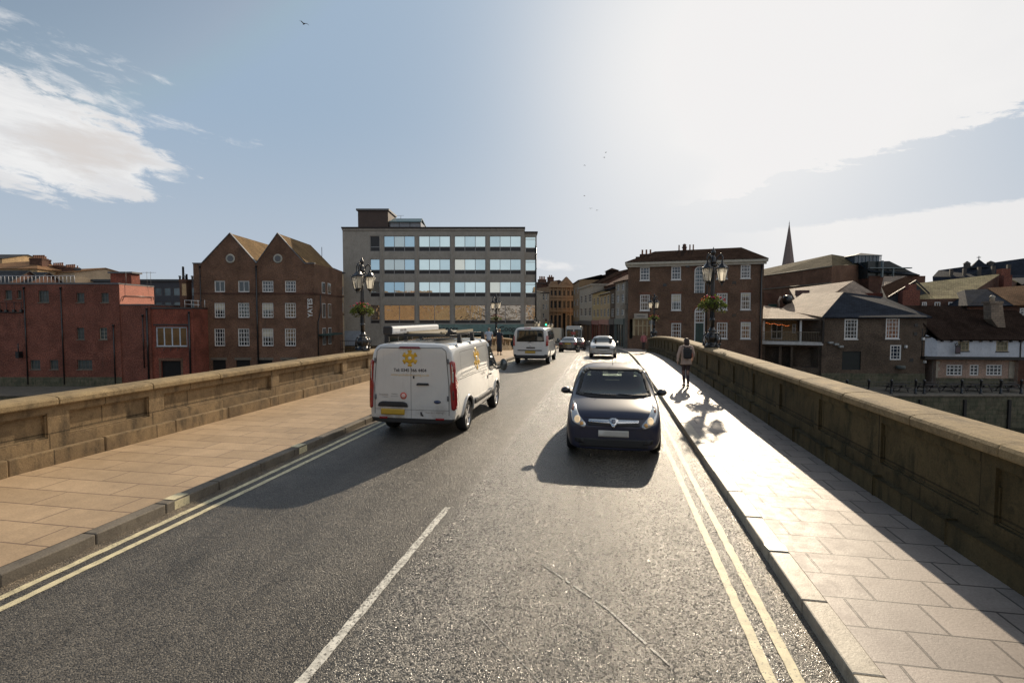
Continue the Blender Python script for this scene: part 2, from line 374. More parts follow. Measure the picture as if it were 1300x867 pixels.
def paving(name, c1, c2, mortar, w, h, rough, rot=False, spec=.5, bmp=.004):
    m, t, b = newmat(name); tc = t.add('ShaderNodeTexCoord'); o = tc.outputs['Object']
    br = t.add('ShaderNodeTexBrick', offset=.45); t.put(br.inputs['Vector'], o); br.inputs['Scale'].default_value = 1
    t.put(br.inputs['Color1'], c1); t.put(br.inputs['Color2'], c2); t.put(br.inputs['Mortar'], mortar)
    br.inputs['Brick Width'].default_value = w; br.inputs['Row Height'].default_value = h; br.inputs['Mortar Size'].default_value = .011; br.inputs['Mortar Smooth'].default_value = .3
    n1 = t.noise(o, .9, 6, .7, .4); n2 = t.noise(o, 42, 3, .7); n3 = t.noise(o, 6, 5, .7)
    f = t.m('MULTIPLY', t.m('MULTIPLY', t.ss(n1, .3, .7, .86, 1.1), t.ss(n2, .25, .75, .86, 1.14)), t.ss(n3, .3, .7, .94, 1.05))
    v = t.add('ShaderNodeVectorMath', operation='SCALE'); t.l.new(br.outputs['Color'], v.inputs[0]); t.put(v.inputs['Scale'], f)
    c = t.mix(t.ss(t.noise(o, 13, 3, .5), .68, .76, 0, .3), v.outputs[0], (.08, .07, .06))
    t.l.new(c, b.inputs['Base Color']); t.put(b.inputs['Roughness'], t.ss(n3, .3, .7, rough-.05, rough+.07)); b.inputs['Specular IOR Level'].default_value = spec
    bump(t, b, t.m('ADD', t.m('MULTIPLY', br.outputs['Fac'], -1.2), t.m('MULTIPLY', n2, .55)), bmp, .8)
    MATS[name] = m; return m
def stonemat(name, c1, c2, c3, rough=.85, joint=0, jw=1.2, jh=.6, moss=.4, bm_=.02, lich=0.0):
    m, t, b = newmat(name); tc = t.add('ShaderNodeTexCoord'); o = tc.outputs['Object']; uv = tc.outputs['UV']
    n1 = t.noise(o, 1.1, 7, .7, .8); n2 = t.noise(o, 7, 6, .7); n3 = t.noise(o, 60, 3, .7)
    sep = t.add('ShaderNodeSeparateXYZ'); t.l.new(uv, sep.inputs[0])
    st = t.noise(t.xyz(t.m('MULTIPLY', sep.outputs[0], 2.6), t.m('MULTIPLY', sep.outputs[1], .7)), 1.5, 6, .65)
    c = t.mix(t.ss(n1, .35, .65), c1, c2)
    c = t.mix(t.ss(st, .47, .7, 0, moss), c, c3)
    c = t.mix(t.ss(n2, .5, .75, 0, .5), c, tuple(q*.45 for q in c3))
    c = t.mix(t.m('MULTIPLY', t.ss(t.noise(o, 5.5, 5, .75, .8), .60, .70), lich), c, tuple(min(.6, q*1.7) for q in c1))
    f = t.ss(n3, .2, .8, .75, 1.25)
    if joint:
        br = t.add('ShaderNodeTexBrick', offset=.5); t.put(br.inputs['Vector'], uv); br.inputs['Scale'].default_value = 1
        t.put(br.inputs['Color1'], (1.1, 1.1, 1.1)); t.put(br.inputs['Color2'], (.82, .82, .82)); t.put(br.inputs['Mortar'], (.42, .42, .42))
        br.inputs['Brick Width'].default_value = jw; br.inputs['Row Height'].default_value = jh; br.inputs['Mortar Size'].default_value = .012
        c = t.mix(1, c, br.outputs['Color'], 'MULTIPLY')
    v = t.add('ShaderNodeVectorMath', operation='SCALE'); t.l.new(c, v.inputs[0]); t.put(v.inputs['Scale'], f)
    t.l.new(v.outputs[0], b.inputs['Base Color']); b.inputs['Roughness'].default_value = rough; b.inputs['Specular IOR Level'].default_value = .3
    h = t.m('ADD', t.m('MULTIPLY', n2, .8), t.m('MULTIPLY', n3, .3)); bump(t, b, h, bm_, .7)
    MATS[name] = m; return m

M_ASPH = asphalt()
M_PAVL = paving('left_paving', (.47, .335, .205), (.39, .275, .165), (.20, .135, .09), 1.2, .47, .62)
M_PAVR = paving('right_paving', (.37, .31, .265), (.29, .245, .215), (.10, .085, .075), .56, .425, .55, spec=.52, bmp=.004)
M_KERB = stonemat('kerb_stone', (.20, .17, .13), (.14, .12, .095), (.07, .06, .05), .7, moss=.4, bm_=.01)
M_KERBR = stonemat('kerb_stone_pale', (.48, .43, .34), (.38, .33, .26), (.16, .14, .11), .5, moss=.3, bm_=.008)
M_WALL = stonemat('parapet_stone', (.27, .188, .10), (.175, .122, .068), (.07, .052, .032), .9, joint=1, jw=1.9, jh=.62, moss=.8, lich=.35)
M_WALLR = stonemat('shaded_mossy_parapet_stone', (.125, .092, .042), (.08, .06, .028), (.03, .028, .013), .92, joint=1, jw=1.9, jh=.62, moss=.9, lich=.3)  # darker parapet stone: the right wall's shade put into its colour, with moss
M_COPE = stonemat('coping_stone', (.33, .24, .125), (.22, .16, .085), (.09, .068, .04), .85, moss=.6, bm_=.02, lich=.6)
def worn(m, lo=.54, hi=.62, amt=.85):
    t = NT(m.node_tree); b = t.n['Principled BSDF']; src = b.inputs['Base Color'].links[0].from_socket
    tc = t.add('ShaderNodeTexCoord'); a = t.noise(tc.outputs['Object'], 38, 4, .65); c = t.noise(tc.outputs['Object'], 2.5, 3, .6)
    t.l.new(t.mix(t.ss(t.m('ADD', a, t.m('MULTIPLY', t.m('SUBTRACT', c, .5), .35)), lo, hi, 0, amt), src, (.085, .08, .07)), b.inputs['Base Color']); return m
M_YEL = worn(plain('yellow_paint', (.64, .56, .35), .6, var=.2, scale=9, bmp=.004, bscale=90), .58, .66, .7)
M_WHT = worn(plain('road_white_paint', (.64, .61, .53), .6, var=.3, scale=14, bmp=.004, bscale=90), .52, .60)
M_BLACKIRON = plain('black_iron', (.012, .012, .013), .3, var=.2, coat=.3)
M_LEAD = plain('lead_grey', (.12, .12, .125), .5)
M_WINW = plain('window_white', (.7, .69, .66), .5, var=.06)
M_DARKVOID = plain('dark_opening', (.012, .011, .010), .9)
M_GLASS = glassy('window_glass', (.025, .03, .035), .05, 0, .004, 1.5, .9)
M_TIMB = plain('black_timber', (.022, .019, .017), .6)
M_POT = plain('chimney_pot', (.30, .15, .09), .8)
M_CONC = stonemat('concrete', (.38, .345, .30), (.32, .295, .255), (.20, .185, .16), .8, moss=.3, bm_=.006)

# ------------------------------------------------------------------ the lie of the street
ZP = [(-60, -1.2), (-32, -.12), (-24, 0), (-12, 0), (0, 0), (12, 0), (24, 0), (29, -.02), (36, -.2), (42, -.45), (48, -.8), (60, -1.3), (72, -1.8), (100, -2.7), (160, -3.6), (260, -4)]
def zr(y):
    if y <= ZP[0][0]: return ZP[0][1]
    for i in range(len(ZP)-1):
        if y <= ZP[i+1][0]:
            (a, za), (b, zb) = ZP[i], ZP[i+1]
            ma = 0 if i == 0 else (zb-ZP[i-1][1])/(b-ZP[i-1][0]); mb = 0 if i+2 >= len(ZP) else (ZP[i+2][1]-za)/(ZP[i+2][0]-a)
            t = (y-a)/(b-a); h = b-a
            return (2*t**3-3*t*t+1)*za+(t**3-2*t*t+t)*h*ma+(-2*t**3+3*t*t)*zb+(t**3-t*t)*h*mb
    return ZP[-1][1]
def dx(y): return 0 if y < 45 else -.0017*(y-45)**2 if y < 125 else -10.9-.272*(y-125)
def warp(mb):
    mb.v = [(x+dx(y), y, z+zr(y)) for x, y, z in mb.v]; return mb
def strip(mb, xa, xb, ys, z):
    for a, b in zip(ys[:-1], ys[1:]): mb.quad((xa, a, z), (xb, a, z), (xb, b, z), (xa, b, z))
    return mb
def frange(a, b, s):
    n = max(1, round((b-a)/s)); return [a+(b-a)*i/n for i in range(n+1)]
YS = frange(-45, 26, 3)+frange(27, 170, 1.5)
XKL, XKR, XWL, XWR = -5.5, 1.63, -8.80, 3.60
struct('road', warp(strip(MB(), XKL-.02, XKR+.02, YS, 0)), M_ASPH)
m = warp(strip(MB(), XWL-.3, XKL-.17, YS, .12)); struct('left_pavement', m, M_PAVL)
m = warp(strip(MB(), XKR+.2, XWR+.3, YS, .12)); struct('right_pavement', m, M_PAVR)
def kerb(name, x0, x1, mat, y0=-30, y1=120):
    mb = MB(); y = y0; rnd = random.Random(3)
    while y < y1:
        L = .91; e = rnd.uniform(-.004, .004)
        mb.bbox(x0+e, x1+e, y+.006, y+L-.006, -.1, .124+rnd.uniform(-.003, .003), .014); y += L
    struct(name, warp(mb), mat)
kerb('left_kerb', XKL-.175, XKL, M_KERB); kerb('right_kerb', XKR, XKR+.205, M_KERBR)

def painted(name, quads, mat, z=.004, wobble=.006, seed=1):
    """painted line with worn, uneven edges; quads are (x0, x1, y0, y1)"""
    rnd = random.Random(seed); mb = MB()
    for (x0, x1, y0, y1) in quads:
        y = y0; a = (x0, x1)
        while y < y1-1e-6:
            st = .12 if y < 14 else .6
            yb = min(y+st, y1); b = (x0+rnd.uniform(-wobble, wobble), x1+rnd.uniform(-wobble, wobble))
            mb.quad((a[0], y, z), (a[1], y, z), (b[1], yb, z), (b[0], yb, z)); a = b; y = yb
    return struct(name, warp(mb), mat)
painted('left_yellow_line', [(-5.33, -5.245, -20, 44), (-5.125, -5.04, -20, 44)], M_YEL)
painted('right_yellow_line', [(1.085, 1.165, -20, 30), (1.275, 1.355, -20, 30)], M_YEL, seed=4)
painted('centre_line', [(-2.08, -1.995, 2.7, 6.35), (-2.08, -1.995, 0-3.6, -.2), (-2.09, -1.99, 46, 50), (-2.09, -1.99, 53, 57)], M_WHT, seed=9, wobble=.006)
# worn scratches of old paint and a tar crack
def scratch(name, pts, w, mat, seed, z=.005):
    rnd = random.Random(seed); mb = MB(); prev = None
    for i in range(len(pts)-1):
        a, b = Vector(pts[i]), Vector(pts[i+1]); n = max(2, int((b-a).length/.05)); d = (b-a).normalized(); s = Vector((-d.y, d.x))
        for k in range(n):
            p = a+(b-a)*k/n; q = a+(b-a)*(k+1)/n; w0 = prev or w; w1 = w*rnd.uniform(.5, 1.2); prev = w1
            if rnd.random() < .12: continue
            mb.quad((*(p-s*w0/2), z), (*(p+s*w0/2), z), (*(q+s*w1/2), z), (*(q-s*w1/2), z))
    struct(name, warp(mb), mat)
M_SCR = worn(plain('worn_white', (.42, .41, .37), .6, var=.3, scale=20), .46, .58, .9)
scratch('road_scratch', [(-.74, 5.15), (.02, 4.35), (.52, 3.62)], .022, M_SCR, 3)
scratch('road_scratch', [(-1.0, 4.0), (-.55, 3.5), (-.3, 3.2)], .008, M_SCR, 5)
M_TAR = plain('road_tar', (.018, .017, .016), .5)
rnd = random.Random(12)
for c in range(3):
    pts = []; x = .52+c*.05; y = 6.9-c*.5
    while y > 4.7+c*.35: pts.append((x, y)); x += rnd.uniform(-.055, .055)+(.56-x)*.15; y -= rnd.uniform(.04, .09)
    scratch('road_crack', pts, .013, M_TAR, 20+c, .003)
painted('kerb_mark', [(XKL-.17, XKL-.005, 5.62, 5.86)], M_YEL, z=.130); painted('kerb_mark', [(XKL-.17, XKL-.005, 8.35, 8.6)], M_YEL, z=.130)
painted('kerb_mark', [(XKR+.01, XKR+.19, 5.5, 5.72)], plain('kerb_white', (.8, .79, .74), .5, var=.1), z=.130, wobble=.02)
mm = MB().quad((XKL-.001+.004, 5.62, .0), (XKL+.003, 5.86, .0), (XKL+.003, 5.86, .11), (XKL+.003, 5.62, .11)).quad((XKL+.003, 8.35, .0), (XKL+.003, 8.6, .0), (XKL+.003, 8.6, .11), (XKL+.003, 8.35, .11))
struct('kerb_mark', mm, M_YEL)
# drain beside the right kerb, far end of the bridge
M_DIRT = plain('gutter_grit', (.15, .11, .07), .9, var=.4, scale=30)
mb = MB(); rnd = random.Random(5)
for i in range(520):
    left = rnd.random() < .75; y = rnd.uniform(1.5, 16)
    x = XKL+abs(rnd.gauss(0, .07))+.01 if left else XKR-abs(rnd.gauss(0, .05))-.01
    r = rnd.uniform(.003, .010); a = rnd.uniform(0, 6.3)
    mb.hull([(x+r*math.cos(a+k*2.1), y+r*1.4*math.sin(a+k*2.1), .0) for k in range(3)]+[(x, y, r*.7)])
tag(mb.build('gutter_litter', M_DIRT), kind='stuff')

# ------------------------------------------------------------------ bridge body, river, banks
M_RIVER, t_, b_ = newmat('river_water')
b_.inputs['Base Color'].default_value = (.012, .014, .010, 1); b_.inputs['Roughness'].default_value = .12
tc_ = t_.add('ShaderNodeTexCoord'); bump(t_, b_, t_.noise(tc_.outputs['Object'], .9, 5, .6), .12, .8)
S3 = 3000
struct('river', MB().quad((-S3, -S3, -8), (S3, -S3, -8), (S3, S3, -8), (-S3, S3, -8)), M_RIVER)
M_LAND = stonemat('bank_ground', (.17, .15, .12), (.12, .11, .09), (.06, .06, .045), .9, moss=.3)
def CF(lat, dep, z): v = RGT*lat+FWD*dep; return (v.x, v.y, z)
QD = 48.0
struct('far_bank', MB().quad(CF(-S3, QD, -5), CF(S3, QD, -5), CF(S3, S3, -5), CF(-S3, S3, -5)), M_LAND)
struct('near_bank', MB().quad(CF(-S3, -S3, -5), CF(S3, -S3, -5), CF(S3, -38, -5), CF(-S3, -38, -5)), M_LAND)
deck = MB()
for a, b in zip(YS[:-1], YS[1:]):
    if b <= 62: deck.box(-9.42, 4.28, a, b+.0, -1.3, -.03)
struct('bridge_deck', warp(deck), M_WALL)
pier = MB()
for y in (-14, 14): pier.box(-9.9, 4.8, y-1.6, y+1.6, -9, -1.28); pier.hull([(-9.9, y-1.6, -9), (-9.9, y+1.6, -9), (-9.9, y-1.6, -4), (-9.9, y+1.6, -4), (-11.5, y, -9), (-11.5, y, -4)]).hull([(4.8, y-1.6, -9), (4.8, y+1.6, -9), (4.8, y-1.6, -4), (4.8, y+1.6, -4), (6.4, y, -9), (6.4, y, -4)])
for y in (-44, 44, 52): pier.box(-9.4, 4.26, y-5, y+5, -9, -1.9)
struct('bridge_pier', pier, M_WALL)
sg = MB()
for a, b in zip(YS[:-1], YS[1:]):
    if a >= 55:
        xl = -9 if a < 66 else -40
        sg.quad((xl, a, .05), (XWL-.29, a, .05), (XWL-.29, b, .05), (xl, b, .05)) if xl < XWL-.3 else None
        sg.quad((XWR+.28, a, .05), (XWR+1.6, a, .05), (XWR+1.6, b, .05), (XWR+.28, b, .05))
struct('street_ground', warp(sg), M_LAND)
emb = MB()
for a, b in zip(YS[:-1], YS[1:]):
    if a >= 57: emb.box(-9.0 if a < 66 else -40, XWR+1.6, a, b, -9, -.06)
struct('street_embankment', warp(emb), M_WALL)

def parapet(name, label, xi, s, pil, y0, y1, M_WALL, rec=.07, pw=.13, H=1.32):
    """s=+1: the road lies to the +x side of the inner face"""
    root = thing(name, label, 'parapet wall', (xi-s*.35, 0, 0))
    xo = xi-s*.44; ox = xi-s*.35; B = H-.15
    def mk(mb, nm, mat):
        warp(mb); mb.v = [(x-ox, y, z) for x, y, z in mb.v]; return mb.build(nm, mat, root)
    mb = MB(); ys = frange(y0, y1, 1.9)
    for a, b in zip(ys[:-1], ys[1:]): mb.box(xi-s*rec, xo, a, b, .3, B)
    for a, b in zip(ys[:-1], ys[1:]):
        mb.box(xi-s*(rec+.002), xi, a, b, .36, .55); mb.box(xi-s*(rec+.002), xi, a, b, B-.13, B-.002)
    for c in pil: mb.box(xi-s*(rec+.002), xi-s*.002, c-pw, c+pw, .551, B-.131)
    # thin moulding round each sunk panel
    for c0, c1 in zip(pil[:-1], pil[1:]):
        for z in (.553, B-.155): mb.box(xi-s*(rec+.002), xi-s*.03, c0+pw, c1-pw, z, z+.022)
        for y in (c0+pw, c1-pw-.022): mb.box(xi-s*(rec+.002), xi-s*.03, y, y+.022, .575, .905)
    mk(mb, 'wall_body', M_WALL)
    mb = MB(); rnd = random.Random(8); y = y0
    while y < y1:
        b = min(y+1.5, y1); e = rnd.uniform(-.008, .008); mb.bbox(xi-s*.3, xi+s*(.085+e), y+.005, b-.005, -.1, .375+e*.6, .02); y = b
    mk(mb, 'plinth', M_WALL)
    # coping stones, rounded on top, each a little out of line
    mb = MB(); y = y0; prof = [(.085, B+.002), (.095, B+.02), (.095, B+.085), (.075, B+.115), (.03, B+.132), (-.1, H-.004), (-.2, H), (-.3, H-.004), (-.44, B+.132), (-.49, B+.115), (-.51, B+.085), (-.51, B+.02), (-.5, B+.002)]
    while y < y1:
        b = min(y+rnd.choice((1.4, 1.55, 1.75)), y1); e = rnd.uniform(-.006, .006); n = len(prof)
        cuts = [y+.006, y+.02]+frange(y+.1, b-.1, .5)+[b-.02, b-.006]; v = []; 
        for i, c in enumerate(cuts):
            k = .985 if i in (0, len(cuts)-1) else 1
            v += [(xi+s*(-.2+(p[0]+.2)*k+e), c, B+.07+(p[1]-B-.07)*k+e*.7) for p in prof]
        f = [(i*n+j, i*n+(j+1) % n, (i+1)*n+(j+1) % n, (i+1)*n+j) for i in range(len(cuts)-1) for j in range(n)]
        f += [tuple(range(n)), tuple(range(len(cuts)*n-1, (len(cuts)-1)*n-1, -1))]
        mb.add(v, f, False); y = b
    mk(mb, 'coping', M_COPE)
    return root
pl = [-2.7, -.8, 1.1, 3.0, 4.9, 6.8, 8.65, 12.35, 16.1]+[18+2*i*1.0 for i in range(15)]
pl = [p for p in [-28.5+1.9*i for i in range(13)]]+pl
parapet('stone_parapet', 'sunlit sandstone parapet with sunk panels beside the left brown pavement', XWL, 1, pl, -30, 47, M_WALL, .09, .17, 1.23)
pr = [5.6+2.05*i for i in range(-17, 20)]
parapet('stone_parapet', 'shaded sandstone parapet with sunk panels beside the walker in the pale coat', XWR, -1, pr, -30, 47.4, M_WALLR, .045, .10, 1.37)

# quay wall across the river with its coping
def quay(name, label, l0, l1, depth, front=-1):
    c = CF((l0+l1)/2, depth, -8.3); t = thing(name, label, 'river wall', c, YAW); w = (l1-l0)/2
    mb = MB(); mb.box(-w, w, 0, 1.2, 0, 3.26); x = -w
    mb.build('wall_face', M_QUAY, t)
    b = MB()
    while x < w-.1: b.bbox(x+.01, min(x+2, w)-.01, -.08, .7, 3.262, 3.42, .02); x += 2
    b.build('coping', M_KERB, t)
    f = MB(); x = -w+3
    while x < w: f.box(x-.12, x+.12, -.16, -.002, 0, 3.0); x += 4.2
    f.build('fender', M_TIMB, t)
M_QUAY = stonemat('quay_stone', (.16, .14, .095), (.10, .10, .065), (.045, .055, .03), .85, joint=1, jw=1.0, jh=.4, moss=.7)
quay('quay_wall', 'mossy stone quay wall rising from the river below the timber pub', 14.5, 130, QD)
quay('quay_wall', 'stone quay wall below the red brick warehouses', -160, -2.5, QD)

# ------------------------------------------------------------------ building kit
def wall(mb, u0, u1, z0, z1, holes, rev=.16, y=0.0, ztop=None):
    """front face with real openings and reveals; holes are (u0, u1, z0, z1)"""
    us = sorted(set([u0, u1]+[min(max(h[i], u0), u1) for h in holes for i in (0, 1)]))
    zs = sorted(set([z0, z1]+[min(max(h[i], z0), z1) for h in holes for i in (2, 3)]))
    for a, b in zip(us[:-1], us[1:]):
        for c, d in zip(zs[:-1], zs[1:]):
            if b-a < 1e-5 or d-c < 1e-5: continue
            um, zm = (a+b)/2, (c+d)/2
            if any(h[0] < um < h[1] and h[2] < zm < h[3] for h in holes): continue
            mb.quad((a, y, c), (b, y, c), (b, y, d), (a, y, d))
    for a, b, c, d in holes:
        mb.quad((a, y, c), (a, y+rev, c), (a, y+rev, d), (a, y, d)); mb.quad((b, y+rev, c), (b, y, c), (b, y, d), (b, y+rev, d))
        mb.quad((a, y, d), (a, y+rev, d), (b, y+rev, d), (b, y, d)); mb.quad((a, y+rev, c), (a, y, c), (b, y, c), (b, y+rev, c))
    return mb
def shell(mb, u0, u1, dep, z0, z1, top=True):
    """sides, back and top behind a front wall"""
    mb.quad((u0, dep, z0), (u0, 0, z0), (u0, 0, z1), (u0, dep, z1)); mb.quad((u1, 0, z0), (u1, dep, z0), (u1, dep, z1), (u1, 0, z1))
    mb.quad((u1, dep, z0), (u0, dep, z0), (u0, dep, z1), (u1, dep, z1))
    if top: mb.quad((u0, 0, z1), (u1, 0, z1), (u1, dep, z1), (u0, dep, z1))
    return mb
def window(par, h, nx=2, nz=2, fm=None, gm=None, y=.1, fw=.06, mw=.03, sill=None, blind=None, arch=False, name='window', midrail=False):
    u0, u1, z0, z1 = h; fm = fm or M_WINW; mb = MB()
    mb.box(u0+.002, u0+fw, y-.04, y+.03, z0+.002, z1-.002); mb.box(u1-fw, u1-.002, y-.04, y+.03, z0+.002, z1-.002)
    mb.box(u0+fw, u1-fw, y-.04, y+.03, z0+.002, z0+fw); mb.box(u0+fw, u1-fw, y-.04, y+.03, z1-fw, z1-.002)
    for i in range(1, nx): u = u0+(u1-u0)*i/nx; mb.box(u-mw/2, u+mw/2, y-.015, y+.022, z0+fw, z1-fw)
    for i in range(1, nz):
        z = z0+(z1-z0)*i/nz; q = mw*1.0 if not (midrail and i*2 == nz) else mw*2
        mb.box(u0+fw, u1-fw, y-.017, y+.024, z-q/2, z+q/2)
    w = mb.build(name, fm, par)
    MB().box(u0+fw*.6, u1-fw*.6, y+.012, y+.02, z0+fw*.6, z1-fw*.6).build('pane', gm or M_GLASS, w)
    if sill: MB().box(u0-.06, u1+.06, -.06, y-.041, z0-.09, z0-.001).build('sill', sill, w)
    if blind: MB().box(u0+fw, u1-fw, y+.004, y+.010, z1-(z1-z0)*blind, z1-fw).build('blind', plain('blind_cream', (.55, .5, .38), .8), w)
    return w
def pots(par, x, y, z, n, dxp=.32, h=.45, r=.11):
    for i in range(n): MB().lathe([(r*.9, z-.06), (r*1.05, z), (r*.85, z+.08), (r*.75, z+h-.05), (r*.95, z+h-.03), (r*.9, z+h)], 10, (x+(i-(n-1)/2)*dxp, y, 0)).build('chimney_pot', M_POT, par)
def chimney(par, x0, x1, y0, y1, z0, z1, n, mat=None, h=.45, r=.11):
    c = MB().box(x0, x1, y0, y1, z0, z1-.25).box(x0-.05, x1+.05, y0-.05, y1+.05, z1-.25, z1-.12).box(x0-.02, x1+.02, y0-.02, y1+.02, z1-.12, z1).build('chimney', mat or B_DARK, par)
    if n: pots(c, (x0+x1)/2, (y0+y1)/2, z1, n, (x1-x0)/(n+.1), h, r)
    return c
def roof_slab(quad, th=.12):
    """thick roof plane from its upper corners"""
    a, b, c, d = [Vector(q) for q in quad]; n = (b-a).cross(c-a).normalized()
    if n.z < 0: n = -n
    mb = MB(); top = [a, b, c, d]; lo = [p-n*th for p in top]
    return top, lo
def slabs(quads, th=.12):
    mb = MB()
    for q in quads:
        pts = [Vector(p) for p in q]; n = (pts[1]-pts[0]).cross(pts[2]-pts[0]).normalized()
        if n.z < 0: n = -n
        k = len(pts); v = pts+[p-n*th for p in pts]
        mb.add(v, [tuple(range(k)), tuple(range(2*k-1, k-1, -1))]+[(i, (i+1) % k, (i+1) % k+k, i+k) for i in range(k)])
    return mb
def pipe(par, u, z0, z1, y=-.08, name='drainpipe', r=.06):
    m = MB().tube([(u, y, z0), (u, y, z1)], r, 8)
    z = z0+1
    while z < z1: m.box(u-.09, u+.09, y-.02, -.001, z, z+.05); z += 2
    m.lathe([(.07, z1-.02), (.13, z1+.15), (.13, z1+.2)], 8, (u, y, 0)); return m.build(name, M_BLACKIRON, par)
def building(F, name, label, group=None, cat='building'):
    return thing(name, label, cat, F.a, F.rz, group)
def text_mesh(txt, size, mat, par, name='lettering', loc=(0, 0, 0), rot=(R(90), 0, 0), ext=.006, bold=False, align='CENTER', sx=1.0):
    cu = bpy.data.curves.new('t', 'FONT'); cu.body = txt; cu.size = size; cu.extrude = ext; cu.align_x = align; cu.align_y = 'CENTER'; cu.resolution_u = 3
    if bold: cu.offset = size*.018
    o = bpy.data.objects.new('t', cu); COL.objects.link(o); dg = bpy.context.evaluated_depsgraph_get()
    me = bpy.data.meshes.new_from_object(o.evaluated_get(dg)); bpy.data.objects.remove(o); me.name = name
    for v in me.vertices: v.co.x *= sx
    me.materials.clear(); me.materials.append(mat); q = bpy.data.objects.new(name, me); COL.objects.link(q); q.parent = par; q.location = loc; q.rotation_euler = rot
    return q

B_RED = brick('red_brick', (.33, .082, .05), (.25, .068, .042), (.14, .085, .065))
B_RED2 = brick('worn_red_brick', (.26, .082, .052), (.195, .066, .044), (.16, .10, .08), stain=.28, var=.45)
B_PINK = brick('sunlit_pink_brick', (.62, .24, .17), (.55, .22, .16), (.42, .24, .18), stain=.1, var=.15)
B_DARK = brick('dark_brick', (.15, .065, .042), (.10, .05, .035), (.10, .075, .06))
B_BRN = brick('brown_brick', (.225, .115, .066), (.165, .088, .056), (.15, .11, .085), stain=.3)
B_GEO = brick('georgian_brick', (.19, .105, .062), (.14, .082, .052), (.15, .11, .085), stain=.3)
B_PUB = brick('pub_brick', (.46, .30, .22), (.38, .25, .19), (.36, .29, .24), stain=.2)
B_DUSK = brick('dusky_brick', (.135, .095, .065), (.10, .07, .05), (.11, .09, .07), stain=.35)
B_BUFF = brick('buff_brick', (.52, .36, .19), (.44, .29, .15), (.36, .27, .18), stain=.25)
B_SAND = brick('sandy_brick', (.55, .42, .28), (.48, .36, .24), (.40, .32, .22), stain=.15, var=.2)
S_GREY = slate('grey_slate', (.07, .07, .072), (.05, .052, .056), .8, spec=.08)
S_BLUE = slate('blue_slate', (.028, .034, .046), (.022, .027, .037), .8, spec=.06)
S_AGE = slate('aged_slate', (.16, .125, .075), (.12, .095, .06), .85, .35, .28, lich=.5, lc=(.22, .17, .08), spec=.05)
S_LIT = slate('sunlit_tone_slate', (.36, .27, .20), (.27, .20, .15), .72, .35, .28, lich=.4, lc=(.30, .24, .15), spec=.16)  # paler slate: sunlight on the roof slopes put into its colour
S_TILE = slate('brown_tile', (.048, .032, .025), (.038, .026, .021), 1.0, .2, .12, spec=.0)
S_PAN = slate('mossy_pantile', (.34, .28, .15), (.25, .20, .11), .85, .25, .22, lich=.6, spec=.1, lc=(.36, .32, .13))
S_ORG = slate('orange_tile', (.30, .165, .085), (.24, .14, .075), .85, .2, .14, spec=.1)
S_OCH = slate('ochre_tile', (.22, .14, .065), (.17, .11, .055), .85, .2, .14, spec=.08, lich=.4, lc=(.26, .19, .08))
M_RENDW = stonemat('white_render', (.43, .38, .31), (.36, .32, .26), (.22, .19, .15), .8, moss=.3, bm_=.004)
M_CREAM = stonemat('cream_render', (.46, .37, .23), (.38, .31, .19), (.22, .18, .12), .8, moss=.3, bm_=.004)
M_PUBW = stonemat('pub_limewash', (.60, .62, .66), (.52, .54, .58), (.36, .37, .38), .8, moss=.2, bm_=.006)
M_SSTONE = stonemat('ornate_stone', (.34, .22, .13), (.27, .17, .10), (.13, .09, .06), .85, joint=1, jw=.9, jh=.4, moss=.4)

# ---- red brick warehouses on the left bank
F = Facade(-70, 55, 152, 55, -5)
t = building(F, 'brick_warehouse', 'long windowless-looking red brick warehouse wall with tiny openings at the left edge')
zt = F.z(60, 361); W = F.w
small = [(6, 368.5, 15, 380, 2, 2), (22, 368.5, 27, 379, 1, 2), (48.5, 369, 62, 384, 3, 3), (97, 372, 107, 384, 2, 2), (128, 372, 138, 384, 2, 2), (97.5, 416, 107, 431, 2, 3), (126, 416, 136, 431, 2, 3), (38, 457, 51, 469, 3, 2), (63, 457, 74, 469, 3, 2), (98, 457, 117, 469, 4, 2), (-30, 370, -20, 382, 2, 2), (-45, 420, -33, 434, 2, 3)]
hs = [F.rect(*s[:4]) for s in small]
mb = wall(MB(), 0, W, 0, zt, hs, .22); shell(mb, 0, W, 5.4, 0, zt, False); mb.build('wall', B_RED2, t)
for h, s in zip(hs, small):
    window(t, h, s[4], s[5], plain('grimy_frame', (.16, .15, .13), .8) if s[2] != 136 else plain('dusty_frame', (.4, .37, .3), .8), glassy('grimy_glass', (.03, .04, .035), .35), .16, .05, .03, M_KERB)
mb = MB().box(-.05, W+.05, -.06, .35, zt, zt+.16).box(W-.3, W+.05, .3, 5.4, zt, zt+.14); mb.box(0, W-.3, .351, 5.4, zt-.5, zt-.35); mb.build('parapet_coping', M_LEAD, t)
for px in (32.5, 79, 144): pipe(t, F.u(px), .2, zt-.5 if px < 140 else zt-4.5)
mb = MB().box(0, W, -.03, .02, F.z(60, 497), F.z(60, 495)); mb.box(0, W, -.05, -.002, 0, 1.0); mb.build('base_course', M_QUAY, t)
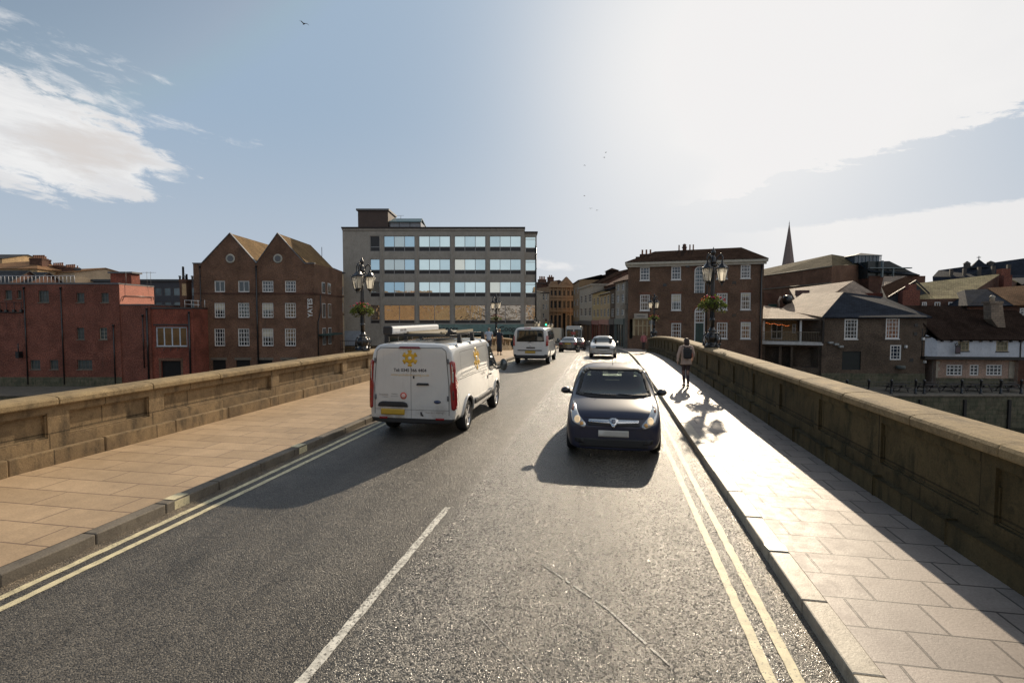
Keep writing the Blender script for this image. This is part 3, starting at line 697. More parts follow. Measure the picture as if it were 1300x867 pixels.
# cables, brackets and an old hoist on the left bay
mb = MB().tube([(F.u(0), -.12, F.z(5, 384)), (F.u(30), -.12, F.z(30, 384))], .025).tube([(F.u(-20), -.12, F.z(5, 396)), (F.u(30), -.12, F.z(30, 397))], .05)
for px in (2, 10, 20, 29): mb.tube([(F.u(px), -.11, F.z(px, 384)), (F.u(px), -.11, F.z(px, 397))], .025).box(F.u(px)-.12, F.u(px)+.12, -.25, -.04, F.z(px, 396), F.z(px, 393))
mb.build('cable_run', M_BLACKIRON, t)
mb = MB().tube([(F.u(21), -.1, F.z(21, 452)), (F.u(27), -.5, F.z(27, 446)), (F.u(27), -.5, F.z(27, 436))], .05).box(F.u(24), F.u(28), -.6, -.1, F.z(26, 454), F.z(26, 446)); mb.build('hoist', M_BLACKIRON, t)
# roof-edge railing
mb = MB()
for i in range(30): x = i*.42+1.2; mb.tube([(x, .8, zt+.1), (x, .8, zt+.95)], .03, 5)
mb.tube([(1.2, .8, zt+.95), (1.2+29*.42, .8, zt+.95)], .035, 5); mb.build('roof_railing', plain('pale_rail', (.4, .4, .42), .5), t)
# brick tank room on the roof
F2 = Facade(99, 59, 118, 59, -5); u0 = F.u(98); u1 = F.u(128)
mb = MB().box(u0+.6, u0+3.0, 4.0, 5.35, zt-.4, zt+1.5); mb.build('roof_room', B_RED, t); MB().box(u0+.4, u0+3.2, 3.85, 5.5, zt+1.5, zt+1.68).build('roof_room_slab', M_LEAD, t)
mb = MB()
for px in (135, 163, 168): x = F.u(px); mb.tube([(x, 3, zt-.3), (x, 3, zt+1.6)], .02, 5).tube([(x-.6, 3, zt+1.5), (x+.6, 3, zt+1.5)], .015, 5); [mb.tube([(x-.5+.25*q, 2.8, zt+1.5), (x-.5+.25*q, 3.2, zt+1.5)], .01, 4) for q in range(5)]
mb.build('aerial', M_LEAD, t)
# upper side wall, sunlight put into its paler pink brick colour
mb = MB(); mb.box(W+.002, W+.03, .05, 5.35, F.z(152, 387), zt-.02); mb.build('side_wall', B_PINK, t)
MB().tube([(W+.12, .3, zt-1.75), (W+.12, .6, zt-1.2), (W+.12, 5.1, zt-1.15), (W+.12, 5.1, zt-1.5)], .035).build('wall_pipe', M_BLACKIRON, t)

F = Facade(152, 55.1, 190.5, 55.1, -5); t = building(F, 'brick_warehouse', 'lower blank red brick block between the pink side wall and the large white window')
zt = F.z(170, 387.5); W = F.w; mb = MB(); mb.box(0.01, W, 0, 7, 0, zt); mb.build('wall', B_RED2, t)
MB().box(0, W+.02, -.05, 7, zt, zt+.12).build('parapet_coping', M_LEAD, t); pipe(t, W-.3, .2, zt-.5, r=.09); pipe(t, W-.75, 2, zt-1.2, r=.05)

F = Facade(191, 55.3, 245, 55.3, -5); t = building(F, 'brick_workshop', 'small red brick building with a wide white window over a black doorway')
zt = F.z(215, 392); W = F.w
hw = F.rect(197.5, 415, 237.5, 440); hd = F.rect(205, 458, 230, 492)
mb = wall(MB(), 0, W, 0, zt, [hw, hd], .25); shell(mb, 0, W, 7, 0, zt); mb.build('wall', B_RED, t)
w = window(t, hw, 4, 1, plain('pale_blue_frame', (.55, .6, .66), .5), glassy('amber_room_glass', (.16, .085, .03), .06, 0, .01), .16, .12, .12, M_KERB)
d = MB().box(hd[0], hd[1], .2, .24, hd[2], hd[3]).build('door', M_DARKVOID, t)
MB().box(hd[0]-.25, hd[1]+.25, -.02, .02, hd[3]+.002, hd[3]+.3).box(hd[0]-.22, hd[0]-.001, -.02, .02, hd[2], hd[3]).box(hd[1]+.001, hd[1]+.22, -.02, .02, hd[2], hd[3]).build('door_surround', B_BRN, t)
MB().box(-.02, W+.02, -.1, 7, zt, zt+.14).box(.3, W-.3, -.06, -.001, hw[3]+.15, hw[3]+.3).build('parapet_coping', M_BLACKIRON, t); pipe(t, W-.4, .2, zt-.5, r=.1)
mb = MB()
for q in range(3): x = hw[0]+1.0+q*.75; mb.tube([(x, -.02, hw[2]-.15), (x, -.3, hw[2]-.3), (x+.05, -.3, hw[2]-.45)], .03)
mb.build('bracket_lamp', M_BLACKIRON, t)
# tall stack behind
c = chimney(t, F.u(205)+.1, F.u(215), 3.0, 4.0, zt, F.z(210, 352), 0, B_DARK)
MB().box(F.u(209.5), F.u(215)+.01, 2.985, 3.0, F.z(210, 374), F.z(210, 358)).build('flashing', B_BUFF, c)
MB().lathe([(.16, 0), (.13, .4), (.11, 1.5), (.14, 1.55)], 10, (F.u(208), 3.5, F.z(210, 353))).lathe([(.12, 0), (.10, .6), (.16, .7)], 10, (F.u(212.5), 3.5, F.z(210, 353))).build('chimney_pot', M_BLACKIRON, c)
mb = MB()
for z in (.55, 1.0): mb.tube([(F.u(217), 2.5, zt+z), (W-.5, 2.0, zt+z-.1)], .035, 5)
for q in range(4): x = F.u(217)+q*.75; mb.tube([(x, 2.4, zt+.1), (x, 2.4, zt+1.0)], .03, 5)
mb.build('roof_railing', M_WINW, t)

# ---- dark modern block behind
F = Facade(120, 84, 250, 84, -4); t = building(F, 'modern_block', 'dark flat roofed modern block behind the warehouse chimney stack')
zt = F.z(200, 357.5); W = F.w; hs = []
for i in range(11):
    for z0 in (zt-2.3, zt-4.6): hs.append((1+i*1.5, 2.1+i*1.5, z0, z0+1.3))
mb = wall(MB(), 0, W, 0, zt, hs, .15); shell(mb, 0, W, 9, 0, zt); mb.build('wall', plain('dark_cladding', (.045, .05, .06), .6), t)
for h in hs: window(t, h, 1, 1, M_LEAD, glassy('blue_grey_glass', (.10, .15, .17), .15), .1, .07)
MB().box(-.2, W+.2, -.3, 9.2, zt, zt+.35).build('roof', M_BLACKIRON, t)
for px in (220, 228, 236): MB().lathe([(.15, zt+.35), (.15, zt+.9), (.25, zt+.95), (.2, zt+1.1)], 8, (F.u(px), 2, 0)).build('roof_vent', M_LEAD, t)

# ---- terrace of tall houses with clustered chimneys
def hip_house(F, name, label, dep, ze, zr_, wallm, roofm, wins=(), grp=None, gable=None, over=.2, winkw={}):
    t = building(F, name, label, grp); W = F.w
    hs = [w[:4] for w in wins]; mb = wall(MB(), 0, W, 0, ze, hs, .14); shell(mb, 0, W, dep, 0, ze, False)
    o = over
    A, B, C, D = (-o, -o, ze-.02), (W+o, -o, ze-.02), (W+o, dep+o, ze-.02), (-o, dep+o, ze-.02)
    if gable == 'side':      # ridge along u, gables at both ends
        mb.poly([(0, 0, ze), (0, dep/2, zr_-.12), (0, dep, ze)]); mb.poly([(W, 0, ze), (W, dep/2, zr_-.12), (W, dep, ze)])
        q = [[A, B, (W+o, dep/2, zr_), (-o, dep/2, zr_)], [D, C, (W+o, dep/2, zr_), (-o, dep/2, zr_)]]
    elif gable == 'front':   # ridge runs back from the front
        mb.poly([(0, 0, ze), (W, 0, ze), (W/2, 0, zr_-.12)]); mb.poly([(0, dep, ze), (W, dep, ze), (W/2, dep, zr_-.12)])
        q = [[A, D, (W/2, dep+o, zr_), (W/2, -o, zr_)], [B, C, (W/2, dep+o, zr_), (W/2, -o, zr_)]]
    else:
        i = min(W, dep)/2*.9; r0, r1 = ((i, dep/2), (W-i, dep/2)) if W > dep else ((W/2, i), (W/2, dep-i))
        p, q_ = (*r0, zr_), (*r1, zr_)
        if W > dep: q = [[A, B, q_, p], [D, C, q_, p], [A, p, D], [B, q_, C]]
        else: q = [[A, B, p], [D, C, q_], [A, D, q_, p], [B, C, q_, p]]
    mb.build('wall', wallm, t); slabs(q).build('roof', roofm, t)
    for w in wins: window(t, w[:4], *(w[4:] if len(w) > 4 else (2, 2)), **winkw)
    return t
F = Facade(-60, 80, 50, 80, -3)
t = hip_house(F, 'terrace_house', 'brown hipped house with orange ridge and six chimney pots at far left', 12, F.z(20, 341), F.z(20, 327), B_BUFF, S_ORG)
chimney(t, F.u(17.5), F.u(34), 3, 4.2, F.z(25, 340), F.z(25, 325), 6, h=.55, r=.16)
F = Facade(36, 86, 97, 82, -3)
t = hip_house(F, 'terrace_house', 'sandy terrace gable wall carrying three rows of dark chimney pots', 9, F.z(70, 346), F.z(70, 338), B_SAND, S_ORG, gable='side')
for a, b, n, yy in ((36.5, 50, 5, 325), (57, 71, 5, 334), (73, 86, 5, 337)): chimney(t, F.u(a)+.1, F.u(b), .8, 2.0, F.z(60, 348), F.z(60, yy+2.6), n, h=.5, r=.15)
chimney(t, F.u(89.5), F.u(92), .8, 1.5, F.z(60, 345), F.z(60, 341), 1, M_BLACKIRON, h=.4)
for k, (a, b, zz) in enumerate(((-40, 12, 354), (-5, 38, 352))):
    F = Facade(a, 68+k*2, b, 68+k*2, -4)
    hip_house(F, 'low_house', ('low dark gabled roof with pale verge just above the left warehouse edge', 'low dark gabled roof with pale verge under the orange hipped roof')[k], 6, F.z(0, 359), F.z(0, 341+k*2), B_DARK, S_GREY, gable='side')
F = Facade(-60, 96, 6, 96, -3); hip_house(F, 'terrace_house', 'tall buff gabled house behind all others at top left edge', 10, F.z(0, 328), F.z(0, 319), B_BUFF, S_GREY, gable='side')

# ---- twin gabled brown warehouse
F = Facade(247, 58, 400, 58, -5); t = building(F, 'gabled_warehouse', 'brown brick warehouse with two pointed gables, round vents and white casement windows')
W = F.w; ze = F.z(320, 335); dep = 9.5
cols = [(272, 285.5), (302, 316.5), (332.5, 347), (361.5, 375.5)]
rows = [(356.5, 371), (384.5, 403.5), (417, 439.5)]
wins = []
for r, (y0, y1) in enumerate(rows):
    for c, (a, b) in enumerate(cols): wins.append((F.rect(a, y0, b, y1), r, c))
doors = [F.rect(a, 457, b, 492) for a, b in ((270, 287), (300, 318), (328, 346), (358, 376))]
hs = [w[0] for w in wins]+doors
mb = wall(MB(), 0, W, 0, ze, hs, .18); shell(mb, 0, W, dep, 0, ze, False)
xa, xm, xb = F.u(258), F.u(327), F.u(388); g1, g2 = F.u(294.5), F.u(354.5); zp = F.z(294, 297)
mb.poly([(xa, 0, ze), (xm, 0, ze), (g1, 0, zp)]); mb.poly([(xm+.001, 0, ze), (xb, 0, ze), (g2, 0, zp)])
mb.poly([(xa, dep, ze), (xm, dep, ze), (g1, dep, zp)]); mb.poly([(xm+.001, dep, ze), (xb, dep, ze), (g2, dep, zp)])
mb.build('wall', B_BRN, t)
xc = W
slabs([[(xa-.15, .1, ze-.05), (g1, .1, zp+.06), (g1, dep, zp+.06), (xa-.15, dep, ze-.05)], [(xm, .1, ze), (g1, .1, zp+.06), (g1, dep, zp+.06), (xm, dep, ze)],
       [(xm, .1, ze+.01), (g2, .1, zp+.06), (g2, dep, zp+.06), (xm, dep, ze+.01)], [(xb+.6, .1, ze-.3), (g2, .1, zp+.06), (g2, dep, zp+.06), (xb+.6, dep, ze-.3)]], .1).build('roof', S_OCH, t)
mb = MB()
for (p, q) in (((xa, ze), (g1, zp)), ((g1, zp), (xm, ze)), ((xm, ze), (g2, zp)), ((g2, zp), (xb, ze))):
    mb.hull([(x, y, z+dz) for x, z in (p, q) for y in (-.07, .28) for dz in (.02, .14)])
mb.box(-.05, xa, -.07, .3, ze, ze+.12).box(xb, W+.05, -.07, .3, ze, ze+.12); mb.build('gable_coping', M_LEAD, t)
mb = MB(); zb = F.z(320, 372.5); mb.box(-.02, W+.02, -.06, -.001, zb-.1, zb+.08); mb.box(W+.001, W+.06, -.06, dep, zb-.1, zb+.08); mb.build('string_course', B_DARK, t)
for c in (g1, g2):
    z = F.z(294, 328.5); v = MB().lathe([(.5, -.05), (.52, .02), (.42, .06), (.36, .02)], 24, (c, -.03, z), True, Matrix.Rotation(R(90), 3, 'X')).build('round_vent', plain('vent_stone', (.42, .40, .34), .8), t)
    MB().lathe([(.34, .0), (.34, .03)], 20, (c, -.05, z), False, Matrix.Rotation(R(90), 3, 'X')).build('louvre', M_LEAD, v)
for h, r, c in wins: window(t, h, 4 if r else (2 if c < 2 else 4), 4 if r else (1 if c < 2 else 3), None, glassy('curtained_glass', (.05, .06, .06), .06, 0, .008) if (r, c) in ((0, 0), (0, 1)) else M_GLASS, .12, .11, .06, B_DARK, blind=(.45 if (r, c) in ((1, 2), (1, 0), (2, 2)) else None))
for d in doors: MB().box(d[0], d[1], .16, .2, d[2], d[3]).build('door', M_DARKVOID, t); MB().box(d[0]-.15, d[1]+.15, -.02, -.001, d[3], d[3]+.28).build('door_lintel', M_KERB, t)
pipe(t, xm, .3, ze-.4, r=.09); pipe(t, F.u(256), .3, ze-.4, r=.05)
s = text_mesh('YATES', .75, M_WINW, t, 'wall_lettering', (F.u(394.3), -.05, F.z(394, 391)), (R(90), R(-90), 0), .03, True)
hs2 = []
mb = MB()
for y0, y1, zz in [(2.2, 3.2, r) for r in rows]+[(4.1, 5.1, r) for r in rows]:
    z0, z1 = F.z(390, zz[1])+.0, F.z(390, zz[0])
    w = MB().box(W+.002, W+.03, y0, y1, z0, z1).build('window', M_WINW, t); MB().box(W+.031, W+.04, y0+.07, (y0+y1)/2-.03, z0+.07, z1-.07).box(W+.031, W+.04, (y0+y1)/2+.03, y1-.07, z0+.07, z1-.07).build('pane', M_GLASS, w)
MB().tube([(W+.1, .6, 2), (W+.1, .6, 6.8), (W+.1, 1.5, 8.2), (W+.1, 1.5, 10)], .06).build('drainpipe', M_BLACKIRON, t)
MB().box(W+.01, W+1.1, 1.0, 6, 5.3, 5.5).build('canopy', plain('canopy_green', (.03, .06, .055), .6), t)
F = Facade(405, 67.4, 437, 69.6, -4); W = F.w
hs = []
for y0, y1 in ((364, 374), (384.5, 396), (415, 427)):
    for a, b in ((408, 411), (415, 417.5), (422.5, 425.5), (428, 430.5), (433.5, 436)): hs.append(F.rect(a, y0, b, y1))
t = hip_house(F, 'sunlit_tone_annex', 'narrow brick wing in sunlit toned sandy colour with tall white windows between gabled warehouse and office', 8, F.z(430, 346), F.z(430, 337), B_SAND, S_GREY, [(*h, 2, 2) for h in hs], gable='side')  # sunlight on this wing is put into its sandy brick colour
MB().tube([(F.u(417), 2, F.z(417, 340)), (F.u(417), 2, F.z(417, 312))], .04, 5).build('aerial', M_LEAD, t)
MB().box(0, W, -.08, -.001, F.z(430, 377), F.z(430, 375.5)).box(0, W, -.08, -.001, F.z(430, 400), F.z(430, 398.5)).build('string_course', B_DARK, t)

# ---- concrete office block
F = Facade(436.5, 72, 665.5, 72, -2.1); W = F.w; t = building(F, 'office_block', 'grey concrete office block with four rows of long sky reflecting windows')
zt = F.z(560, 290.5); dep = 16
colp = [(469.7, 482, 1), (487, 526.5, 3), (531.5, 571.5, 3), (576.8, 616.5, 3), (621.5, 661.5, 3)]
rowp = [(299.6, 313.4, 319.2), (329, 342.8, 348), (357.8, 371.6, 377), (387.3, 406.6, 410.8)]
M_MIR = glassy('mirror_glass', (.62, .78, .82), .02, .9, .003, .9, var=.12)
M_MIRW = glassy('lower_mirror_glass', (.40, .35, .29), .06, .8, .02, 1.8, var=.3)  # reflected sandy housefronts put into the tint of the lowest row
M_SPAN = plain('spandrel_black', (.012, .012, .014), .35, var=.1)
M_ALU = plain('aluminium_frame', (.28, .28, .28), .4, metal=.6)
M_TEAL = plain('teal_fascia', (.13, .22, .21), .25, var=.2, scale=1.5)
hs = []
for ri, (a, b, c) in enumerate(rowp):
    for ci, (x0, x1, n) in enumerate(colp):
        h = F.rect(x0, a, x1, c); hs.append((h, F.rect(x0, a, x1, b)[2], n if ri < 3 else max(1, n-1), ri, ci))
shop = (F.u(487), W-.05, .25, F.z(560, 424))
mb = wall(MB(), 0, W, 0, zt, [h[0] for h in hs]+[shop], .35); shell(mb, 0, W, dep, 0, zt); mb.build('wall', M_CONC, t)
for h, zs, n, ri, ci in hs:
    u0, u1, z0, z1 = h
    fr = MB().box(u0, u1, .2, .26, zs-.04, zs+.04); fr.box(u0, u1, .2, .26, z1-.06, z1-.001); fr.box(u0, u1, .2, .26, z0+.001, z0+.06)
    for i in range(n+1):
        u = u0+(u1-u0)*i/n; u = min(max(u, u0+.04), u1-.04); fr.box(u-.035, u+.035, .17, .262, z0+.002, z1-.002)
    w = fr.build('window', M_ALU, t)
    for i in range(n):
        a, b = u0+(u1-u0)*i/n+.04, u0+(u1-u0)*(i+1)/n-.04
        g = random.choice((M_MIR, M_MIR, M_MIR, glassy('mirror_glass_warm', (.72, .76, .70), .03, .85, .003, .9, var=.12), glassy('mirror_glass_dim', (.50, .66, .72), .02, .9, .003, .9, var=.12))) if ri < 3 else M_MIRW
        if ri == 0 and ci == 0: g = M_SPAN
        MB().box(a, b, .225, .24, zs+.04, z1-.06).build('pane', g, w)
    MB().box(u0+.04, u1-.04, .24, .25, z0+.06, zs-.04).build('spandrel_panel', M_SPAN, w)
# shallow vertical ribs, top band and roof edge
mb = MB()
for px in (484.5, 529, 574.2, 619): mb.box(F.u(px)-.14, F.u(px)+.14, -.10, -.001, F.z(560, 424), F.z(560, 298))
mb.box(-.04, W+.04, -.12, -.001, zt-.25, zt).build('facade_rib', M_CONC, t)
MB().box(-.12, W+.12, -.2, dep+.1, zt, zt+.22).build('roof_edge', plain('roof_edge_brown', (.03, .022, .02), .7), t)
sf = MB()
for i in range(11): u = shop[0]+(shop[1]-shop[0])*i/10; u = min(max(u, shop[0]+.05), shop[1]-.05); sf.box(u-.04, u+.04, .25, .32, shop[2], shop[3]-.002)
sf.box(shop[0], shop[1], .251, .321, 2.3, 2.38); sfo = sf.build('shopfront', M_ALU, t)
MB().box(shop[0], shop[1], .28, .3, shop[2], shop[3]-.1).build('pane', glassy('shop_glass', (.03, .05, .045), .06, 0, .01), sfo)
fa = MB().box(F.u(531), W-.02, -.35, -.102, F.z(560, 424.5), F.z(560, 411.5)).build('shop_fascia', M_TEAL, t)
M_DTXT = plain('sign_dark', (.012, .02, .022), .5)
for px in (566, 650): text_mesh('Coopers', 1.0, M_DTXT, fa, 'shop_lettering', (F.u(px), -.37, F.z(560, 417.5)), ext=.015, bold=True)
MB().box(F.u(436.5)+.02, F.u(462), -.08, -.001, 0, F.z(450, 420)).build('pale_panel', plain('pale_blue_panel', (.30, .34, .40), .6), t)
# recessed right bay
bx0, bx1 = W+.001, F.u(681.5); zt2 = F.z(673, 294.5)
bh = [F.rect(667.2, a, 680.6, c) for a, b, c in rowp]
mb = wall(MB(), bx0, bx1, 0, zt2, bh, .3, y=1.0); mb.quad((bx1, 1, 0), (bx1, dep, 0), (bx1, dep, zt2), (bx1, 1, zt2)); mb.quad((bx0, 1, zt2), (bx1, 1, zt2), (bx1, dep, zt2), (bx0, dep, zt2)); mb.build('side_bay', M_CONC, t)
for h, (a, b, c) in zip(bh, rowp):
    zs = F.rect(667, a, 680, b)[2]
    w = MB().box(h[0], h[1], 1.15, 1.2, zs-.05, zs+.05).box(h[0], h[1], 1.15, 1.2, h[3]-.35, h[3]-.28).box(h[0], h[0]+.06, 1.15, 1.2, h[2], h[3]).box(h[1]-.06, h[1], 1.15, 1.2, h[2], h[3]).build('window', M_WINW, t)
    MB().box(h[0]+.06, h[1]-.06, 1.18, 1.19, zs, h[3]).build('pane', M_MIR if c < 400 else M_MIRW, w); MB().box(h[0]+.06, h[1]-.06, 1.181, 1.191, h[2], zs-.05).build('spandrel_panel', M_SPAN, w)
MB().box(bx0, bx1+.15, .8, dep, zt2, zt2+.2).build('side_roof_edge', plain('roof_edge_brown', (.03, .022, .02)), t)
pipe(t, bx1-.1, .3, zt2-2, y=.9, r=.09)
# plant rooms on the roof
MB().box(F.u(453), F.u(491.5), 1.2, 6, zt+.22, F.z(470, 265.5)).build('plant_room', plain('brown_cladding', (.075, .05, .04), .7, bmp=.01, bscale=6), t)
MB().box(F.u(452)-.1, F.u(492)+.1, 1.0, 6.2, F.z(470, 265.4), F.z(470, 263)).lathe([(1.6, F.z(470, 263)), (1.4, F.z(470, 262.2)), (.2, F.z(470, 261.6))], 20, (F.u(474), 3, 0)).build('plant_room_cap', M_LEAD, t)
g = MB().box(F.u(493), F.u(533), 1.4, 5.2, zt+.22, F.z(510, 279.5)).build('glazed_room', plain('grey_panel', (.26, .27, .29), .4), t)
gm = MB()
for px in (493.5, 505.5, 519, 532.5): gm.box(F.u(px)-.05, F.u(px)+.05, 1.34, 1.4, zt+.22, F.z(510, 279.5))
gm.build('mullion', M_LEAD, g)
a, b, c0, c1 = F.u(493), F.u(534), F.z(510, 279.5), F.z(510, 272)
slabs([[(a, 1.1, c0), (b, 1.1, c0), (b-.2, 3.2, c1), (a+.2, 3.2, c1)], [(a, 5.4, c0), (b, 5.4, c0), (b-.2, 3.2, c1), (a+.2, 3.2, c1)]], .1).build('glazed_room_roof', plain('verdigris_roof', (.10, .17, .19), .5), t)
MB().tube([(F.u(504), 3.2, c1-.1), (F.u(504), 3.2, F.z(504, 268))], .03, 5).tube([(F.u(499), 3.2, F.z(504, 268.6)), (F.u(508), 3.2, F.z(504, 268))], .02, 5).build('aerial', M_LEAD, t)
# low railing by the office
tt = thing('railing', 'black railing on the bank left of the large street lamp', 'railing', PG(432, 62, -1.6), YAW)
mb = MB()
for i in range(16): mb.tube([(i*.25, 0, 0), (i*.25, 0, 1.2)], .03, 5)
mb.build('post', M_BLACKIRON, tt); MB().tube([(0, 0, 1.2), (3.75, 0, 1.2)], .04, 6).tube([(0, 0, .15), (3.75, 0, .15)], .03, 6).build('rail', M_BLACKIRON, tt)

# ---- three storey georgian brick building at the right end of the bridge
B_ARCH = brick('arch_brick', (.25, .10, .06), (.19, .08, .05), (.15, .11, .085))
F = Facade(797, 61, 968.5, 57, -5); W = F.w; t = building(F, 'georgian_building', 'three storey brown brick building with white sash windows and a tall arched stair window')
ze = F.z(880, 331.5); dep = 13
px_c = [(812.5, 824.8), (852.3, 864.6), (910, 923.5), (940.3, 953)]
def fy(px, yl, yr): return yl+(yr-yl)*(px-797)/171.5
wr = []
for c, (a, b) in enumerate(px_c):
    m_ = (a+b)/2
    for r, (l0, l1, r0, r1) in enumerate(((339.5, 356.5, 335.5, 353), (374.5, 394.5, 371.2, 393), (411, 430, 408.5, 430))):
        if r == 2 and c == 0: continue
        wr.append((F.rect(a, fy(m_, l0, r0), b, fy(m_, l1, r1)), r, c))
au = F.rect(881.5, 338, 894.8, 372); al = F.rect(881.5, 389.5, 894.8, 436)
shopw = F.rect(805, 406, 827, 426); shopd = F.rect(799, 405, 803, 430)
mb = wall(MB(), 0, W, 0, ze, [w[0] for w in wr]+[au, al, shopw, shopd], .14); shell(mb, 0, W, dep, 0, ze, False); mb.build('wall', B_GEO, t)
for h, r, c in wr:
    window(t, h, 4 if r else 3, 4, None, blind={(1, 1): .45, (0, 2): .9, (2, 3): .25, (1, 3): .2}.get((r, c)), gm=glassy('sash_glass', (.06, .065, .075) if r == 0 else (.04, .04, .045), .05, 0, .006) if r != 2 else glassy('warm_sash_glass', (.10, .05, .03), .06, 0, .01), y=.08, fw=.12, mw=.045, sill=M_WINW, midrail=True)
    MB().hull([(h[0]-.1, -.012, h[3]+.002), (h[1]+.1, -.012, h[3]+.002), (h[0]-.22, -.012, h[3]+.28), (h[1]+.22, -.012, h[3]+.28), (h[0]-.1, .003, h[3]+.002), (h[1]+.1, .003, h[3]+.002), (h[0]-.22, .003, h[3]+.28), (h[1]+.22, .003, h[3]+.28)]).build('window_arch', B_ARCH, t)
def arched(h, door):
    u0, u1, z0, z1 = h; r = (u1-u0)/2; cu = (u0+u1)/2; zs = z1-r
    # brick spandrels that turn the square hole into an arch
    mb = MB(); N = 10
    for sgn in (-1, 1):
        arc = [(cu+sgn*r*math.sin(i*math.pi/2/N), zs+r*math.cos(i*math.pi/2/N)) for i in range(N+1)]
        mb.prism(arc+[(cu+sgn*r, z1)], .002, .13)
    mb.build('arch_spandrel', B_GEO, t)
    fr = MB()
    for i in range(2*N): 
        a0, a1 = math.pi*i/(2*N), math.pi*(i+1)/(2*N)
        fr.hull([(cu+q*math.cos(a), y, zs+q*math.sin(a)) for a in (a0, a1) for q in (r-.12, r) for y in (.03, .1)])
    fr.box(u0, u0+.12, .03, .1, z0, zs).box(u1-.12, u1, .03, .1, z0, zs)
    for i in (1, 2, 3): u = u0+(u1-u0)*i/4; fr.box(u-.02, u+.02, .06, .1, z0 if not door else zs-1.1, z1-.16 if i == 2 else z1-.35)
    z = zs
    while z > (z0 if not door else zs-1.2): fr.box(u0+.12, u1-.12, .06, .1, z-.03, z+.03); z -= .42
    if door: fr.box(u0+.1, u1-.1, .04, .12, zs-.06, zs+.06).box(u0+.1, u1-.1, .04, .12, zs-1.3, zs-1.18)
    w = fr.build('arched_window' if not door else 'arched_doorway', M_WINW, t)
    MB().box(u0+.05, u1-.05, .105, .12, z0 if not door else zs-1.2, z1-.02).build('pane', glassy('stair_glass', (.07, .10, .11), .08, 0, .008) if not door else glassy('warm_sash_glass', (.10, .05, .03)), w)
    if door: MB().box(u0+.12, cu-.01, .1, .16, z0, zs-1.3).box(cu+.01, u1-.12, .1, .16, z0, zs-1.3).build('door', plain('door_green', (.02, .05, .045), .4), w)
    ar = MB()
    for i in range(2*N):
        a0, a1 = math.pi*i/(2*N), math.pi*(i+1)/(2*N)
        ar.hull([(cu+q*math.cos(a), y, zs+q*math.sin(a)) for a in (a0, a1) for q in (r+.005, r+.28) for y in (-.012, .004)])
    ar.build('brick_arch', B_ARCH, t)
arched(au, False); arched(al, True)
# hipped slate roof, cornice, chimneys
MB().box(-.35, W+.35, -.4, -.001, ze-.28, ze+.06).box(-.22, W+.22, -.22, -.001, ze-.55, ze-.281).box(W+.001, W+.35, -.001, dep+.3, ze-.28, ze+.06).box(-.35, -.001, -.001, dep+.3, ze-.28, ze+.06).build('cornice', plain('cornice_cream', (.45, .41, .33), .7), t)
zr2 = F.z(880, 315.6); xi0, xi1 = F.u(821)+0.6, F.u(936)
slabs([[(-.38, -.42, ze+.05), (W+.38, -.42, ze+.05), (xi1+1.2, dep/2, zr2+.75), (xi0+.2, dep/2, zr2+.6)], [(-.38, dep+.4, ze+.05), (W+.38, dep+.4, ze+.05), (xi1+1.2, dep/2, zr2+.75), (xi0+.2, dep/2, zr2+.6)], [(-.38, -.42, ze+.05), (xi0+.2, dep/2, zr2+.6), (-.38, dep+.4, ze+.05)], [(W+.38, -.42, ze+.05), (xi1+1.2, dep/2, zr2+.75), (W+.38, dep+.4, ze+.05)]]).build('roof', S_TILE, t)
chimney(t, F.u(810), F.u(827), 4.2, 5.4, ze, F.z(818, 317.2), 3, h=.6, r=.13)
MB().box(F.u(808)-.3, F.u(812), 3.2, 4.1, ze-.1, F.z(812, 322)).build('roof_dormer', S_TILE, t)
c = chimney(t, F.u(866.5), F.u(876), 6, 7, zr2-.5, F.z(870, 313), 0)
MB().box(F.u(868.5), F.u(873.8), 6.2, 6.8, F.z(870, 313), F.z(870, 306)).lathe([(.28, F.z(870, 306)), (.34, F.z(870, 305)), (.2, F.z(870, 303.5)), (.24, F.z(870, 301.5)), (.1, F.z(870, 300))], 10, (F.u(871), 6.5, 0)).build('chimney_pot', B_DARK, c)
pots(c, F.u(863.5), 6.5, zr2+.55, 1, h=.75, r=.1); pots(c, F.u(881), 6.5, zr2+.55, 2, .4, .75, .1)
pipe(t, F.u(965.5), .3, ze-.8, r=.08); pipe(t, F.u(897), F.z(897, 436), F.z(897, 345), r=.05)
mb = MB()
for px, py in ((873, 338), (844, 362), (932, 359), (932, 400)): u, z = F.uz(px, py); mb.box(u-.2, u+.2, -.03, -.001, z-.16, z+.16)
mb.build('wall_plate', M_BLACKIRON, t)
# shopfront at the street corner
s = MB().box(shopw[0]-.15, shopw[1]+.1, -.12, -.001, shopw[3]+.02, shopw[3]+.18).box(shopw[0]-.15, shopw[0], -.1, .1, shopw[2], shopw[3]).box(shopw[1], shopw[1]+.1, -.1, .1, shopw[2], shopw[3]).build('shopfront', M_CREAM, t)
for i in range(5): u = shopw[0]+(shopw[1]-shopw[0])*i/4; u = min(max(u, shopw[0]+.06), shopw[1]-.06); MB().box(u-.06, u+.06, .02, .1, shopw[2], shopw[3]-.002).build('mullion', M_CREAM, s)
MB().box(shopw[0], shopw[1], .021, .101, shopw[3]-.75, shopw[3]-.65).build('transom', M_CREAM, s)
MB().box(shopw[0], shopw[1], .11, .13, shopw[2], shopw[3]).build('pane', glassy('shop_interior_glass', (.20, .13, .07), .08, 0, .02, 3), s)
fsc = F.rect(805, 398, 822.5, 404.5); fo = MB().bbox(fsc[0], fsc[1], -.2, -.001, fsc[2], fsc[3], .02).build('shop_fascia', M_RENDW, t)
